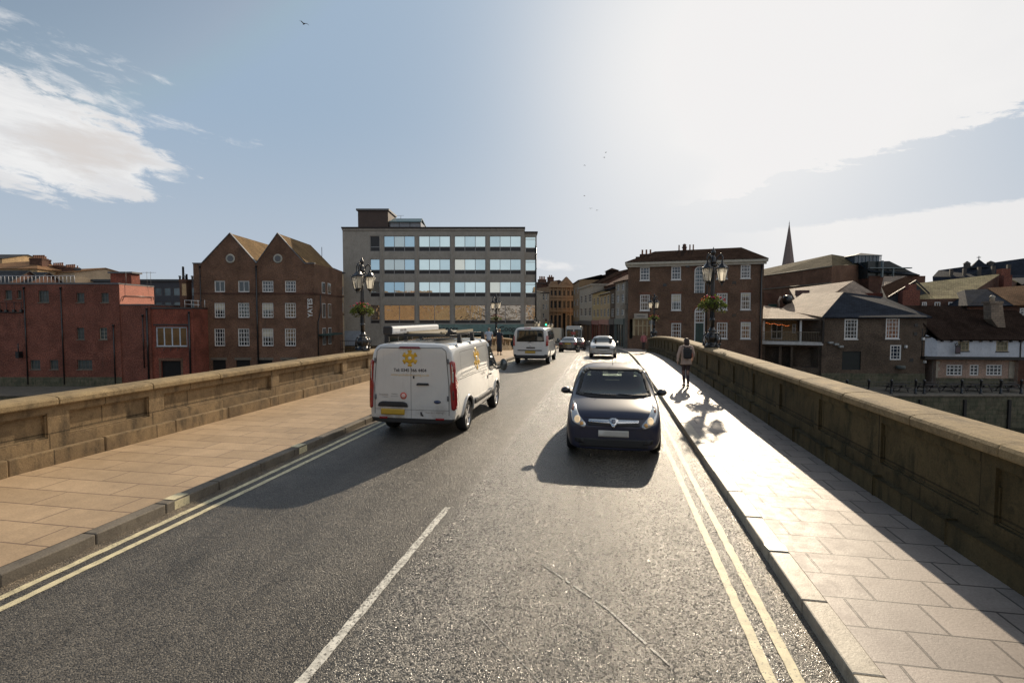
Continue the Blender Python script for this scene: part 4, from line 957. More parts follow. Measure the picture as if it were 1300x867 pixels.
MB().box(fsc[0]+.3, fsc[1]-.3, -.212, -.201, (fsc[2]+fsc[3])/2-.05, (fsc[2]+fsc[3])/2+.05).build('lettering', M_LEAD, fo)

# ---- the curving row of old houses along the street
def row_house(name, label, a, da, b, db, ytop, yroof, wallm, roofm, wrows, ncol, base=-3, shop=None, flat=False, dep=9, glass=None, wfrac=.5):
    F = Facade(a, da, b, db, base); W = F.w; pm = (a+b)/2; ze = F.z(pm, ytop); t = building(F, name, label, 'old houses along the curving street')
    hs = []
    for (y0, y1) in wrows:
        z0, z1 = F.z(pm, y1), F.z(pm, y0)
        for i in range(ncol): c = W*(i+.5)/ncol; hw = W/ncol*wfrac/2; hs.append((c-hw, c+hw, z0, z1))
    zs = F.z(pm, 412); sh = (.3, W-.3, max(.4, F.z(pm, 440)), zs)
    mb = wall(MB(), 0, W, 0, ze, hs+[sh], .14); shell(mb, 0, W, dep, 0, ze, flat); mb.build('wall', wallm, t)
    for h in hs: window(t, h, 2, 3, None, glass or M_GLASS, .08, .06, .04)
    sc = shop or plain('shop_maroon', (.14, .04, .03), .5)
    s = MB().box(.1, W-.1, -.2, -.001, zs, zs+.75).box(.1, .3, -.12, -.001, 0, zs).box(W-.3, W-.1, -.12, -.001, 0, zs).build('shopfront', sc, t)
    for i in range(4): u = sh[0]+(sh[1]-sh[0])*i/3; u = min(max(u, sh[0]+.05), sh[1]-.05); MB().box(u-.05, u+.05, 0, .1, sh[2], sh[3]-.002).build('mullion', sc, s)
    MB().box(sh[0], sh[1], .1, .12, 0, sh[3]).build('pane', glassy('warm_shop_glass', (.07, .045, .03), .08, 0, .02, 3), s)
    if flat: MB().box(-.1, W+.1, -.25, dep, ze, ze+.3).build('cornice', wallm, t)
    else:
        zr_ = F.z(pm, yroof)
        mb = slabs([[(-.1, -.3, ze-.05), (W+.1, -.3, ze-.05), (W+.1, dep/2, zr_), (-.1, dep/2, zr_)], [(-.1, dep, ze-.05), (W+.1, dep, ze-.05), (W+.1, dep/2, zr_), (-.1, dep/2, zr_)]]); mb.build('roof', roofm, t)
    return t, F
SHW = plain('shop_pink', (.35, .16, .12), .6); SHG = plain('shop_grey_green', (.16, .19, .17), .6); SHD = plain('shop_dark', (.05, .04, .035), .5)
row_house('row_house', 'white narrow house beside the left corner of the georgian brick building', 781.2, 68, 793.5, 63.5, 357, 350, M_RENDW, S_TILE, ((360.5, 369), (374, 384), (391, 400)), 2, shop=SHG)
row_house('row_house', 'narrow dark brick house between the white and the cream houses', 774.5, 73, 781, 68.3, 366, 360, B_DUSK, S_BLUE, ((373, 385), (392, 402)), 1, shop=SHD)
row_house('row_house', 'cream house with blue slate mansard roof in the middle of the curving row', 761.5, 84, 774.3, 73.5, 373, 362, M_CREAM, S_BLUE, ((376, 386), (392, 402)), 3, shop=SHW, dep=7)
row_house('row_house', 'yellow washed house left of the cream house on the curving street', 752, 93, 761.3, 84.5, 371.5, 363, plain('yellow_wash', (.42, .32, .15), .8, bmp=.01, bscale=4), S_GREY, ((378, 387), (393, 402)), 2, shop=plain('shop_red', (.25, .07, .05), .5), dep=7)
row_house('row_house', 'tall white flat topped house at the bend of the street', 735.5, 108, 751.8, 93.5, 365, 0, M_RENDW, S_GREY, ((374.5, 384), (391, 401)), 3, flat=True, shop=SHD)
t, F = row_house('row_house', 'brown stone house between the ornate bank and the tall white house', 727.5, 122, 735.3, 108.5, 358, 352, plain('brown_stucco', (.26, .17, .09), .8, bmp=.01, bscale=4), S_TILE, ((366, 373), (380, 388), (394, 402)), 2, shop=SHD)
# big roofs standing behind the row
F = Facade(733, 116, 763, 100, -3)
t = hip_house(F, 'tall_roofed_hall', 'broad dark olive gabled roof with a small ridge turret behind the tall white house', 12, F.z(748, 362), F.z(748, 344.5), B_DARK, S_TILE, gable='side')
MB().box(F.u(741)-.5, F.u(745), 5, 7, F.z(742, 350), F.z(742, 344)).hull([(F.u(741)-.8, 4.8, F.z(742, 344)), (F.u(745)+.3, 4.8, F.z(742, 344)), (F.u(741)-.8, 7.2, F.z(742, 344)), (F.u(745)+.3, 7.2, F.z(742, 344)), (F.u(742.4), 6, F.z(742, 340))]).build('ridge_turret', S_TILE, t)
F = Facade(761, 98, 795, 78, -3)
t = hip_house(F, 'tall_roofed_hall', 'long dark red tiled roof rising towards the georgian building behind the row', 10, F.z(778, 361), F.z(778, 343), B_DARK, slate('dark_red_tile', (.11, .05, .04), (.085, .04, .033), .9, .2, .12, spec=.04), gable='side')
# ornate stone bank closing the street
F = Facade(697, 124, 729, 126, -4); W = F.w; t = building(F, 'stone_bank', 'ornate brown stone bank with arched doorway and pediment closing the view')
ze = F.z(712, 364); z1, z2, z3 = F.z(712, 395), F.z(712, 377), F.z(712, 366)
hs = []
for i in range(6):
    c = W*(i+.5)/6; hs.append((c-.33, c+.33, F.z(712, 391), F.z(712, 382)) if True else None); hs.append((c-.28, c+.28, F.z(712, 375), F.z(712, 369)))
for i in (0, 1, 2, 4, 5): c = W*(i+.5)/6; hs.append((c-.38, c+.38, F.z(712, 416), F.z(712, 400)))
dr = (W*3.5/6-.55, W*3.5/6+.55, 0.2, F.z(712, 397.5)); hs.append(dr)
mb = wall(MB(), 0, W, 0, ze, hs, .3); shell(mb, 0, W, 12, 0, ze); mb.build('wall', M_SSTONE, t)
for h in hs: 
    if h is dr: MB().box(h[0], h[1], .25, .3, h[2], h[3]).build('door', M_DARKVOID, t)
    else: window(t, h, 1, 2, M_LEAD, M_GLASS, .2, .05, .04)
mb = MB()
for z, p in ((z1, .35), (z2, .25), (ze, .5), (F.z(712, 380), .15)): mb.box(-.1, W+.1, -p, -.001, z-.2, z+.2)
for i in range(7): u = W*i/6; u = min(max(u, .2), W-.2); mb.box(u-.15, u+.15, -.14, -.001, 0, ze-.2)
for h in hs: mb.hull([(h[0]-.1, -.12, h[3]), (h[1]+.1, -.12, h[3]), ((h[0]+h[1])/2, -.12, h[3]+.4), (h[0]-.1, -.001, h[3]), (h[1]+.1, -.001, h[3]), ((h[0]+h[1])/2, -.001, h[3]+.4)])
mb.build('stone_moulding', plain('moulding_stone', (.30, .20, .12), .8, bmp=.01, bscale=6), t)
MB().prism([(W*.35, ze+.2), (W+.1, ze+.2), (W*.68, F.z(720, 351.5))], -.3, .6).prism([(0, ze+.2), (W*.36, ze+.2), (W*.3, ze+1.4), (.6, ze+1.2)], -.1, .6).build('pediment', M_SSTONE, t)
slabs([[(0, .5, ze), (W, .5, ze), (W-1.5, 6, ze+2.1), (1.5, 6, ze+1.5)]]).build('roof', S_TILE, t)
F = Facade(686, 118, 697, 121, -4)
t = hip_house(F, 'cream_corner_house', 'cream stone corner house with dark windows between office block and bank', 8, F.z(691, 371), F.z(691, 368), M_RENDW, S_GREY, [(*F.rect(689.3, y0, 691.5, y1), 1, 2) for y0, y1 in ((373, 381), (386, 393), (398, 404))]+[(*F.rect(693, y0, 695, y1), 1, 2) for y0, y1 in ((373, 381), (386, 393))], gable='side')
F = Facade(687, 132, 706, 134, -4)
t = hip_house(F, 'chimneyed_house', 'dark brick house with a row of chimney pots behind the cream corner house', 8, F.z(697, 360), F.z(697, 357), B_DARK, S_GREY, gable='side')
chimney(t, F.u(688), F.u(696), 1, 2.2, F.z(697, 360), F.z(697, 354.5), 4, h=.8, r=.2); chimney(t, F.u(700), F.u(705.5), 1, 2.2, F.z(697, 360), F.z(697, 351), 2, h=.5, r=.2)
# closing blocks so that no sky shows below the roofs
F = Facade(640, 150, 700, 150, -4); hip_house(F, 'far_house', 'far grey roofed block behind the office corner', 10, F.z(690, 372), F.z(690, 366), B_DUSK, S_GREY, gable='side')

# ---- balcony building
F = Facade(968, 58, 1045.5, 55.2, -5); W = F.w; t = building(F, 'balcony_building', 'riverside building with an open first floor balcony over dark columns')
zb0, zb1 = F.z(1008, 437.5), F.z(1008, 435); zt = F.z(1008, 406.5); dep = 8
low = [(F.u(972), F.u(990), F.z(1008, 470), F.z(1008, 440)), (F.u(993.5), F.u(1005), F.z(1008, 470), F.z(1008, 440)), (F.u(1008), F.u(1040), F.z(1008, 466), F.z(1008, 440))]
mb = wall(MB(), 0, W, 0, zb0-.01, low, 1.2); shell(mb, 0, W, dep, 0, zb0-.01, False); mb.box(0.001, W-.001, 1.2, 1.3, 0, zb0-.1); mb.build('lower_wall', B_DUSK, t)
MB().box(-.05, W+.02, -.45, 3.2, zb0, zb1+.12).build('balcony_floor', plain('balcony_white', (.52, .50, .47), .6), t)
back = [F.rect(978, 412, 993, 433), F.rect(1006, 413, 1011, 425), F.rect(1023, 412, 1034, 434)]
back = [(b[0], b[1], b[2]-zb1, b[3]-zb1) for b in back]
bw = MB(); w2 = wall(MB(), 0, W, 0, zt-zb1, back, .1, y=3.0); w2.v = [(x, y, z+zb1+.12) for x, y, z in w2.v]; w2.build('balcony_back_wall', B_BUFF, t)
for b in back: window(t, (b[0], b[1], b[2]+zb1+.12, b[3]+zb1+.12), 2, 2, None, None, 3.07, .1, .05)
mb = MB()
for px in (970, 1017, 1044): u = F.u(px); mb.box(u-.1, u+.1, .0, .2, zb1+.12, zt)
mb.build('balcony_post', M_WINW, t)
mb = MB(); mb.box(0, W, -.3, -.25, zb1+1.15, zb1+1.22)
for i in range(38): mb.box(W*i/38, W*i/38+.03, -.29, -.26, zb1+.12, zb1+1.15)
mb.build('balustrade', plain('bronze_rail', (.18, .14, .09), .5), t)
mb = MB().box(0, W+.1, -.5, 3.2, zt, zt+.18).box(W-.1, W+.1, -.48, .1, zb1, zt); mb.build('eaves', M_BLACKIRON, t)
zr3 = F.z(970, 392)
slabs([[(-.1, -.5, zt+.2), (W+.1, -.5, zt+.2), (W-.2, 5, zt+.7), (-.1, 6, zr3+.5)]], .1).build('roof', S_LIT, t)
tt = thing('light_string', 'orange red lamps strung under the balcony eaves', 'string light', F.a+Vector((0, 0, zt-.45)), F.rz)
M_ORL = plain('lit_orange', (.9, .25, .08), .5, emit=(1, .22, .05), estr=1.2)
mb = MB()
for i in range(16): mb.ball((F.u(971)+i*.16, .05, .12-.02*i+.05*math.sin(i*1.3)), .04, 6, 4)
mb.build('bulb', M_ORL, tt); MB().tube([(0.1, .05, .25), (F.u(971)+2.6, .05, -.12)], .015, 5).build('cable', M_BLACKIRON, tt)

# ---- dark riverside brick pub building, hipped roof
F = Facade(1044.5, 55, 1177, 54.5, -5); W = F.w; t = building(F, 'riverside_brick_building', 'dark two storey riverside brick building with hipped slate roof and white sash windows')
ze = F.z(1110, 402.5); dep = 9
ws = [F.rect(1072, 405, 1089, 430.5), F.rect(1124.5, 404, 1142, 430)]; w3 = F.rect(1130, 438, 1144, 457)
dk = F.rect(1069, 446, 1093, 469.5)
mb = wall(MB(), 0, W, 0, ze, ws+[w3, dk], .14); shell(mb, 0, W, dep, 0, ze, False); mb.build('wall', B_DUSK, t)
window(t, ws[0], 4, 5, None, None, .06, .13, .05, M_WINW); window(t, ws[1], 4, 5, None, glassy('red_reflecting_glass', (.22, .09, .045), .06, 0, .02, 3), .06, .13, .05, M_WINW); window(t, w3, 3, 4, None, glassy('blue_dark_glass', (.02, .028, .045), .06), .06, .13, .05)
MB().box(dk[0], dk[1], .1, .14, dk[2], dk[3]).build('opening', plain('opening_black', (.014, .018, .016), .7), t)  # near-black panel put in for the dark inside of the opening
MB().box(0, W, -.05, -.001, 0, F.z(1110, 474)).build('base_course', M_QUAY, t)
ap = P(1071, 371, 60); rb = P(1121, 377, 61.5); inv = Matrix.Rotation(-F.rz, 3, 'Z')
def loc(v): return inv @ (Vector(v)-F.a)
A = Vector((-.3, -.35, ze)); B = Vector((W+.3, -.35, ze)); C = Vector((W+.3, dep+.3, ze)); ap = loc(ap); rb = loc(rb)
bl = loc(P(990, 393, 62.5))
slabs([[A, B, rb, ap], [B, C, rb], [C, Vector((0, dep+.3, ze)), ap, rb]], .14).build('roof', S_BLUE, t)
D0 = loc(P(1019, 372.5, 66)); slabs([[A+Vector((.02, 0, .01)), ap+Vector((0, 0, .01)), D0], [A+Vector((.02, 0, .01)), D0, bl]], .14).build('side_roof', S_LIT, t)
MB().hull([A-Vector((0, 0, .14)), Vector((0, dep, ze-.1)), bl-Vector((0, 0, .2)), D0-Vector((0, 0, .25)), Vector((.2, .3, 0)), Vector((0, dep, 0)), (bl.x+.3, bl.y, 0)]).build('side_wall', B_DUSK, t)
mb = MB()
for px, py in ((1053, 435), (1060, 437), (1066, 440)): u, z = F.uz(px, py); mb.bbox(u-.22, u+.22, -.4, -.05, z-.1, z+.12, .03)
mb.build('bracket_lamp', plain('lamp_grey', (.30, .31, .30), .5), t)
for px, py in ((1149, 440), (1173, 459), (1171, 430)): u, z = F.uz(px, py); MB().bbox(u-.1, u+.1, -.25, -.001, z-.14, z+.14, .02).build('wall_lamp', M_WINW, t)
u, z = F.uz(1141, 466); MB().lathe([(.02, 0), (.42, .05), (.45, .3), (.38, .38), (.1, .4)], 14, (u, -.3, z-.2)).build('satellite_dish', plain('dish_grey', (.10, .11, .10), .5), t)
for px, py in ((1163, 413), (1162, 424), (1157, 457)): u, z = F.uz(px, py); MB().box(u-.18, u+.18, -.05, -.001, z-.18, z+.18).build('wall_plate', M_BLACKIRON, t)
# the lit roof behind it
def free_building(name, label, org, quads, walls, roofm, wallm, extra=()):
    """org is a world point; quads and walls are world polygons"""
    o = Vector((org.x, org.y, -5)); t = thing(name, label, 'building', o)
    L = lambda q: [Vector(p)-o for p in q]
    slabs([L(q) for q in quads], .15).build('roof', roofm, t)
    mb = MB()
    for w in walls: mb.poly(L(w))
    mb.build('wall', wallm, t, False); return t, o
def down(a, b): return [a, b, Vector((b.x, b.y, -5)), Vector((a.x, a.y, -5))]
def onto(p, depth): # same plan direction at other depth
    return p
a, b, c, d = P(1002, 367, 72), P(1083, 356.5, 72), P(1056, 374, 66), P(1010, 381, 66)
e = P(1116, 376, 69)
t, o = free_building('lit_roof_house', 'house with sunlit toned slate roof directly behind the hipped riverside roof', c, [[a, b, c, d], [b, e, P(1056, 378, 65.9)]], [down(d, c), down(c, e), down(a, d)], S_LIT, B_DUSK)
g = P(1020, 373, 68)-o; MB().box(g.x-.9, g.x+.6, g.y-.4, g.y+.4, g.z-.5, g.z+.45).build('skylight_box', plain('rust_box', (.10, .05, .045), .7), t)
# cowl vents and dark plant between
t = thing('cowl_vent', 'large round dark cowl vent with pale pipe beside the georgian building', 'vent', PG(999, 64, P(999, 392, 64).z))
MB().lathe([(.2, 0), (.2, .5), (.5, .7), (.6, 1.1), (.45, 1.6), (.1, 1.7)], 16).build('cowl', M_BLACKIRON, t)
MB().tube([(-1.0, -.2, 0), (-1.1, -.2, 1.0), (-.8, -.2, 1.5)], .12).build('pipe', plain('pale_pipe', (.4, .33, .27), .6), t)
F = Facade(969, 66, 1003, 66, -5); t = building(F, 'back_block', 'low dark block with a green window between georgian and balcony buildings')
MB().box(0, F.w, 0, 6, 0, F.z(985, 372)).build('wall', B_DARK, t); q = F.rect(975, 386, 986, 393); window(t, q, 1, 1, plain('green_frame', (.06, .10, .09), .6), glassy('green_glass', (.04, .09, .08), .2), -.06, .08)

# ---- market hall: long brick range with lit slate roof
A0, A1 = P(968, 350, 96), P(1056, 337.5, 84); R0, R1 = P(968, 342, 101), P(1056, 323, 89); E = P(1103, 336, 88); R2 = P(1098, 330, 92)
t, o = free_building('market_hall', 'long red brick hall with worn slate roof on the skyline below the spire', A1, [[A0, A1, R1, R0], [A1, E, R2, R1]], [down(A0, A1), down(A1, E), down(E, P(1103, 336, 96))], S_AGE, B_BRN)
d_ = A1-A0; nb = MB()
for k in range(8):
    p = A0+d_*(k+.6)/9-o; dirv = d_.normalized(); nrm = Vector((dirv.y, -dirv.x, 0))
    q = p+nrm*.03; s2 = Vector((dirv.x, dirv.y, 0))*.55
    nb.add([q-s2-Vector((0, 0, 6.4)), q+s2-Vector((0, 0, 6.4)), q+s2-Vector((0, 0, 4.9)), q-s2-Vector((0, 0, 4.9))]+[v+nrm*.03 for v in (q-s2-Vector((0, 0, 6.4)), q+s2-Vector((0, 0, 6.4)), q+s2-Vector((0, 0, 4.9)), q-s2-Vector((0, 0, 4.9)))], [(4, 5, 6, 7), (0, 1, 5, 4), (3, 2, 6, 7), (0, 3, 7, 4), (1, 2, 6, 5)])
nb.build('window', glassy('green_grey_glass', (.08, .10, .10), .3), t)
for p0, p1, th_ in ((A0, A1, .15),):
    cb = MB(); dv = (A1-A0); cb.tube([p0-o+Vector((0, -.1, -2.6)), p1-o+Vector((0, -.1, -2.8))], .14, 4); cb.tube([p0-o+Vector((0, -.15, -.1)), p1-o+Vector((0, -.15, -.1))], .14, 4); cb.build('string_course', M_KERB, t)
# glass lantern roof
F = Facade(1100, 84, 1180, 84, -4); t = building(F, 'glazed_hall', 'dark glazed pyramid roof with a square glass lantern on top', cat='building')
u0, u1 = F.u(1099), F.u(1180.5); zl, zlt, zla = F.z(1114, 329.5), F.z(1114, 322.5), F.z(1114, 317)
l0, l1 = F.u(1097), F.u(1130.5)
M_DGL = glassy('dark_roof_glass', (.022, .03, .04), .6, 0, .01, spec=.15)
MB().hull([(F.u(px), y, F.z(px, py)) for px, py in ((1103, 331.5), (1130, 331), (1164, 349), (1176, 353), (1103, 353)) for y in (.6, 3.2)]).build('glazed_front', glassy('dark_front_glass', (.02, .028, .03), .2, 0, .01, spec=.3), t)
slabs([[(l0+.3, 3, zl), (l1, 3, zl), (F.u(1166), 0, F.z(1150, 349)), (F.u(1104), 0, F.z(1104, 345))], [(l1, 3, zl), (l1, 6, zl), (u1, 7, F.z(1180, 352)), (F.u(1166), 0, F.z(1150, 349))], [(l1, 3.01, zl+.01), (F.u(1171), 5, F.z(1171, 339.5)), (u1, 6, F.z(1180, 352)), (F.u(1166), 0.2, F.z(1150, 348.8))]]).build('roof', M_DGL, t)
MB().box(F.u(1104), F.u(1176), .5, 8, 0, F.z(1150, 350)).build('wall', B_DARK, t)
MB().box(F.u(1101), F.u(1154), -.3, .3, F.z(1120, 341), F.z(1120, 339.8)).box(F.u(1117), F.u(1118.5), -.2, .2, F.z(1117, 352), F.z(1117, 331)).box(F.u(1131), F.u(1132), -.2, .2, F.z(1117, 352), F.z(1117, 341)).build('frame', plain('weathered_frame', (.16, .20, .21), .5), t)
la = MB().box(l0+.15, l1-.15, 2.7, 6.4, zl-.3, zlt).build('lantern', glassy('lantern_glass', (.07, .09, .12), .3), t)
lm = MB()
for i in range(8): u = l0+(l1-l0)*i/7; lm.box(u-.06, u+.06, 2.6, 2.7, zl-.3, zlt)
lm.box(l0-.1, l1+.1, 2.5, 6.6, zlt, zlt+.12).build('lantern_frame', plain('weathered_frame', (.16, .20, .21)), la)
mcx = (l0+l1)/2
slabs([[(l0-.1, 2.5, zlt+.12), (l1+.1, 2.5, zlt+.12), (mcx, 4.5, zla)], [(l0-.1, 2.5, zlt+.12), (l0-.1, 6.6, zlt+.12), (mcx, 4.5, zla)], [(l1+.1, 2.5, zlt+.12), (l1+.1, 6.6, zlt+.12), (mcx, 4.5, zla)]], .08).build('lantern_roof', M_DGL, la)
# spire
s0 = PG(999, 170, -2); t = thing('church_spire', 'slender stone church spire above the long slate roof', 'spire', s0)
zb_, zt_ = P(999, 337, 170).z+2, P(999, 284, 170).z+2
MB().lathe([(2.1, 0), (2.1, zb_-6), (1.95, zb_), (.07, zt_)], 8, smooth=False).build('steeple', plain('spire_stone', (.20, .155, .14), .85, bmp=.02, bscale=4), t)
MB().tube([(0, 0, zt_), (0, 0, zt_+.9)], .05, 5).ball((0, 0, zt_+.1), .18, 8, 6).build('finial', M_LEAD, t)
# long church roof on the right skyline with dormers
F = Facade(1182, 92, 1330, 84, -4); t = building(F, 'long_roofed_church', 'long dark church roof with pointed gablet and turrets on the right skyline', cat='church')
ze, zr4 = F.z(1250, 358), None
pL0, pL1, pR, pE0, pE1 = (F.u(1183), 1, F.z(1183, 351)), (F.u(1196), 6, F.z(1196, 340)), (F.u(1330), 6, F.z(1330, 321)), (F.u(1183), 0, F.z(1183, 362)), (F.u(1330), 0, F.z(1330, 352))
slabs([[pE0, pE1, pR, pL1, pL0], [pL0, pL1, (pL1[0], 12, pL1[2]-1)]]).build('roof', S_BLUE, t)
MB().box(F.u(1183), F.u(1330), .3, 11, 0, F.z(1250, 363)).build('wall', B_DARK, t)
mb = MB()
for px in (1208, 1225, 1244, 1262, 1282): u = F.u(px); z = F.z(px, 346-(px-1200)*.08); mb.box(u-.22, u+.22, 1.6, 2.6, z-2, z+.6)
mb.build('buttress', plain('dark_stone', (.09, .08, .07), .9), t)
u = F.u(1249); zz = F.z(1249, 333); zt5 = F.z(1249, 325)
MB().hull([(u-1.3, 4.5, zz-.6), (u+1.3, 4.5, zz-.6), (u-1.3, 7, zz-.6), (u+1.3, 7, zz-.6), (u, 5.7, zt5)]).tube([(u, 5.7, zt5-.2), (u, 5.7, F.z(1249, 321))], .06, 6).box(u-.3, u+.3, 5.65, 5.75, F.z(1249, 323.4), F.z(1249, 322.6)).build('gablet', S_BLUE, t)
for px, a, b in ((1233.5, 335, 328), (1265, 332, 327.5)):
    u = F.u(px); MB().lathe([(.5, F.z(px, a)-.8), (.5, F.z(px, (a+b)/2)), (.62, F.z(px, (a+b)/2)), (.08, F.z(px, b))], 8, (u, 5.7, 0), smooth=False).build('turret', plain('dark_stone', (.09, .08, .07)), t)

# ---- gabled house with its ridge running back
pa, pb = P(1161, 358, 62), P(1150.5, 350.5, 69); l_, r_ = P(1126, 379, 61.5), P(1178, 374, 62.5)
lb, rb_ = P(1119, 364, 69.5), P(1168, 366, 69.5)
t, o = free_building('gable_house', 'grey roofed house with dark weatherboarded gable behind the brick riverside building', pa, [[l_, pa, pb, lb], [r_, pa, pb, rb_]], [[l_, pa, r_, Vector((r_.x, r_.y, -5)), Vector((l_.x, l_.y, -5))], down(lb, l_)], S_TILE, plain('dark_boards', (.035, .045, .055), .7, bmp=.02, bscale=3))
MB().hull([(Vector(p)-o)+Vector((0, -.2, q)) for p in (l_, pa) for q in (.02, .22)]+[(Vector(p)-o)+Vector((0, -.35, q)) for p in (l_, pa) for q in (.02, .22)]).hull([(Vector(p)-o)+Vector((0, -.2, q)) for p in (r_, pa) for q in (.02, .22)]+[(Vector(p)-o)+Vector((0, -.35, q)) for p in (r_, pa) for q in (.02, .22)]).build('bargeboard', M_TIMB, t)
q = P(1157, 378, 60.5)-o; MB().box(q.x-.9, q.x+.9, q.y, q.y+1, 0, q.z+.9).box(q.x-.3, q.x+.5, q.y, q.y+.8, q.z+.9, q.z+1.6).build('chimney', B_RED2, t)
t, o2 = free_building('small_gable', 'pale edged small roof with a dark cowl just left of the dark gable', P(1130, 370, 72), [[P(1117, 374, 68), P(1123, 372, 67), P(1151, 350.5, 70), P(1122, 351, 72)]], [down(P(1098, 372, 69), P(1123, 372, 67))], S_LIT, B_RED)
# ---- mossy tiled house with three small windows
ea, eb = P(1167.5, 380, 61), P(1222, 378.8, 60); ra, rb5 = P(1161, 360, 66), P(1271, 347.5, 67); be = P(1300, 362, 74)
t, o = free_building('mossy_roof_house', 'brick house with mossy yellow tiled roof and three small white windows above the timber pub', eb, [[ea, eb, rb5, ra], [rb5, be, P(1190, 362, 76), ra]], [down(ea, eb), [eb, rb5, be, Vector((be.x, be.y, -5)), Vector((eb.x, eb.y, -5))]], S_PAN, B_DARK)
dv = (eb-ea); dv.z = 0; dv.normalize(); F6 = Facade(1167.5, 61, 1222, 60, -5)
tf = F6
for x0, x1 in ((1170, 1176), (1186, 1193.3), (1203.5, 1211)):
    h = F6.rect(x0, 383.5, x1, 391)
    w = MB(); w.box(h[0], h[1], -.08, -.02, h[2], h[3]); ww = w.build('window', M_WINW, t); ww.location = F6.a-o; ww.rotation_euler = (0, 0, F6.rz)
    MB().box(h[0]+.1, (h[0]+h[1])/2-.03, -.09, -.081, h[2]+.1, h[3]-.1).box((h[0]+h[1])/2+.03, h[1]-.1, -.09, -.081, h[2]+.1, h[3]-.1).build('pane', M_GLASS, ww)
g = rb5-o; MB().box(g.x-1.1, g.x-.2, g.y-2.2, g.y-1.4, g.z-3, g.z-.35).box(g.x-.3, g.x+.7, g.y-.5, g.y+.4, g.z-2, g.z+.6).build('chimney', B_RED2, t)
# ---- blue hipped roof at right edge
F = Facade(1228, 57.5, 1345, 56.5, -5); t = building(F, 'slate_roof_house', 'dark red house with blue slate hipped roof behind the stone chimney')
ze = F.z(1265, 388); W = F.w; hw = F.rect(1294.5, 391, 1310, 407)
mb = wall(MB(), 0, W, 0, ze, [hw], .14); shell(mb, 0, W, 8, 0, ze, False); mb.build('wall', B_DARK, t); window(t, hw, 3, 4, None, None, .08, .12, .05)
rz1 = F.z(1275, 369)
slabs([[(-.3, -.4, ze), (F.u(1286), -.4, ze+.02), (F.u(1290), 4, rz1+.4), (F.u(1258), 4, rz1+.3)], [(-.3, -.4, ze), (F.u(1258), 4, rz1+.3), (-.3, 8, ze)]]).build('roof', S_BLUE, t)
slabs([[(F.u(1282), -.42, ze+.05), (W, -.42, ze+.1), (W, 4, rz1+.8), (F.u(1289), 4, rz1+.5)]]).build('lit_roof', S_ORG, t)  # sunlit piece of the hipped roof put into orange tile colour
F = Facade(1300, 70, 1420, 66, -5); hip_house(F, 'brick_house', 'dark brick house just outside the frame behind the slate roof', 9, F.z(1310, 362), F.z(1310, 350), B_DARK, S_GREY, gable='side')

# ---- white timber pub
F = Facade(1191, 54, 1330, 53, -5); W = F.w; t = building(F, 'timber_pub', 'low white and black riverside pub with brown tiled roof and brick ground floor', cat='pub')
zj = F.z(1240, 456.5); ze = F.z(1240, 432); dep = 9
gw = [F.rect(1206, 463.5, 1226.5, 477.5), F.rect(1236, 463.5, 1247.5, 477.5), F.rect(1257, 463.5, 1277.5, 477.5), F.rect(1302, 463, 1312, 478)]
e1 = F.u(1296)
mb = wall(MB(), 0, e1, 0, zj, gw[:3], .16, y=.5); shell(mb, 0, e1, dep, 0, zj, False); mb.build('lower_wall', B_PUB, t)
for h in gw[:3]: window(t, h, 4 if h[1]-h[0] > 1.2 else 2, 3, None, None, .58, .12, .09)
for u in (0, e1-.5):
    z = 0; mb = MB()
    while z < zj-.3: mb.box(u-.03, u+.5+(.15 if int(z/.35) % 2 else 0), .44, .497, z, z+.33); z += .35
    mb.build('corner_stones', M_KERBR, t)
MB().box(.02, e1, .44, .499, 0, 1.0).build('base_course', M_QUAY, t)
uw = [F.rect(1216, 432.9, 1230.5, 445.5), F.rect(1264.5, 433, 1280, 446)]
mb = wall(MB(), 0, W, zj+.3, ze, uw, .12); shell(mb, 0, W, dep, zj+.3, ze, False); mb.build('upper_wall', M_PUBW, t)
for h in uw: window(t, h, 3, 2, plain('pub_frame', (.34, .28, .18), .6), glassy('pub_glass', (.13, .12, .07), .1, 0, .02, 3), .05, .12, .05, M_TIMB)
lx0, lx1 = F.u(1175.5)-.1, 0.0
lw = MB(); lw.hull([(lx0, .6, zj+.3), (lx0, .6, ze+.9), (0, 0, zj+.3), (0, 0, ze), (lx0, dep, zj+.3), (lx0, dep, ze+.9), (0, dep, zj+.3), (0, dep, ze)]); lw.build('angled_wall', M_PUBW, t)
mb = MB().box(lx0, W, -.28, .5, zj, zj+.3).box(-.1, W, -.2, .05, ze-.02, ze+.14); mb.tube([(lx0+.1, .45, zj+.3), (lx0+.1, .45, ze+1.2)], .1, 4).box(lx0+.1, lx0+.9, .2, .5, ze+.25, ze+.4).tube([(lx0+.3, .4, ze+.4), (lx0+.6, .35, ze+1.2)], .06, 4)
u = F.u(1297.3); mb.box(u-.06, u+.06, -.05, -.001, zj+.3, ze)
for i in range(12): u = .4+i*.95; mb.box(u-.07, u+.07, -.26, .3, ze-.16, ze-.021)
mb.box(lx0+.2, e1-.2, .2, .44, 0, .02); mb.build('timber_beam', M_TIMB, t)
zr6 = F.z(1230, 392.5)
slabs([[(F.u(1193), -.35, ze+.1), (W+.3, -.35, ze+.1), (W+.3, 4.6, zr6+.35), (F.u(1178), 4.6, zr6+.5)], [(F.u(1193), -.351, ze+.1), (F.u(1175)-.3, .6, F.z(1176, 404)), (F.u(1178), 4.6, zr6+.5)], [(-1, dep+.3, ze), (W, dep+.3, ze), (W, 4.6, zr6+.3), (F.u(1178), 4.6, zr6+.45)]], .12).build('roof', S_TILE, t)
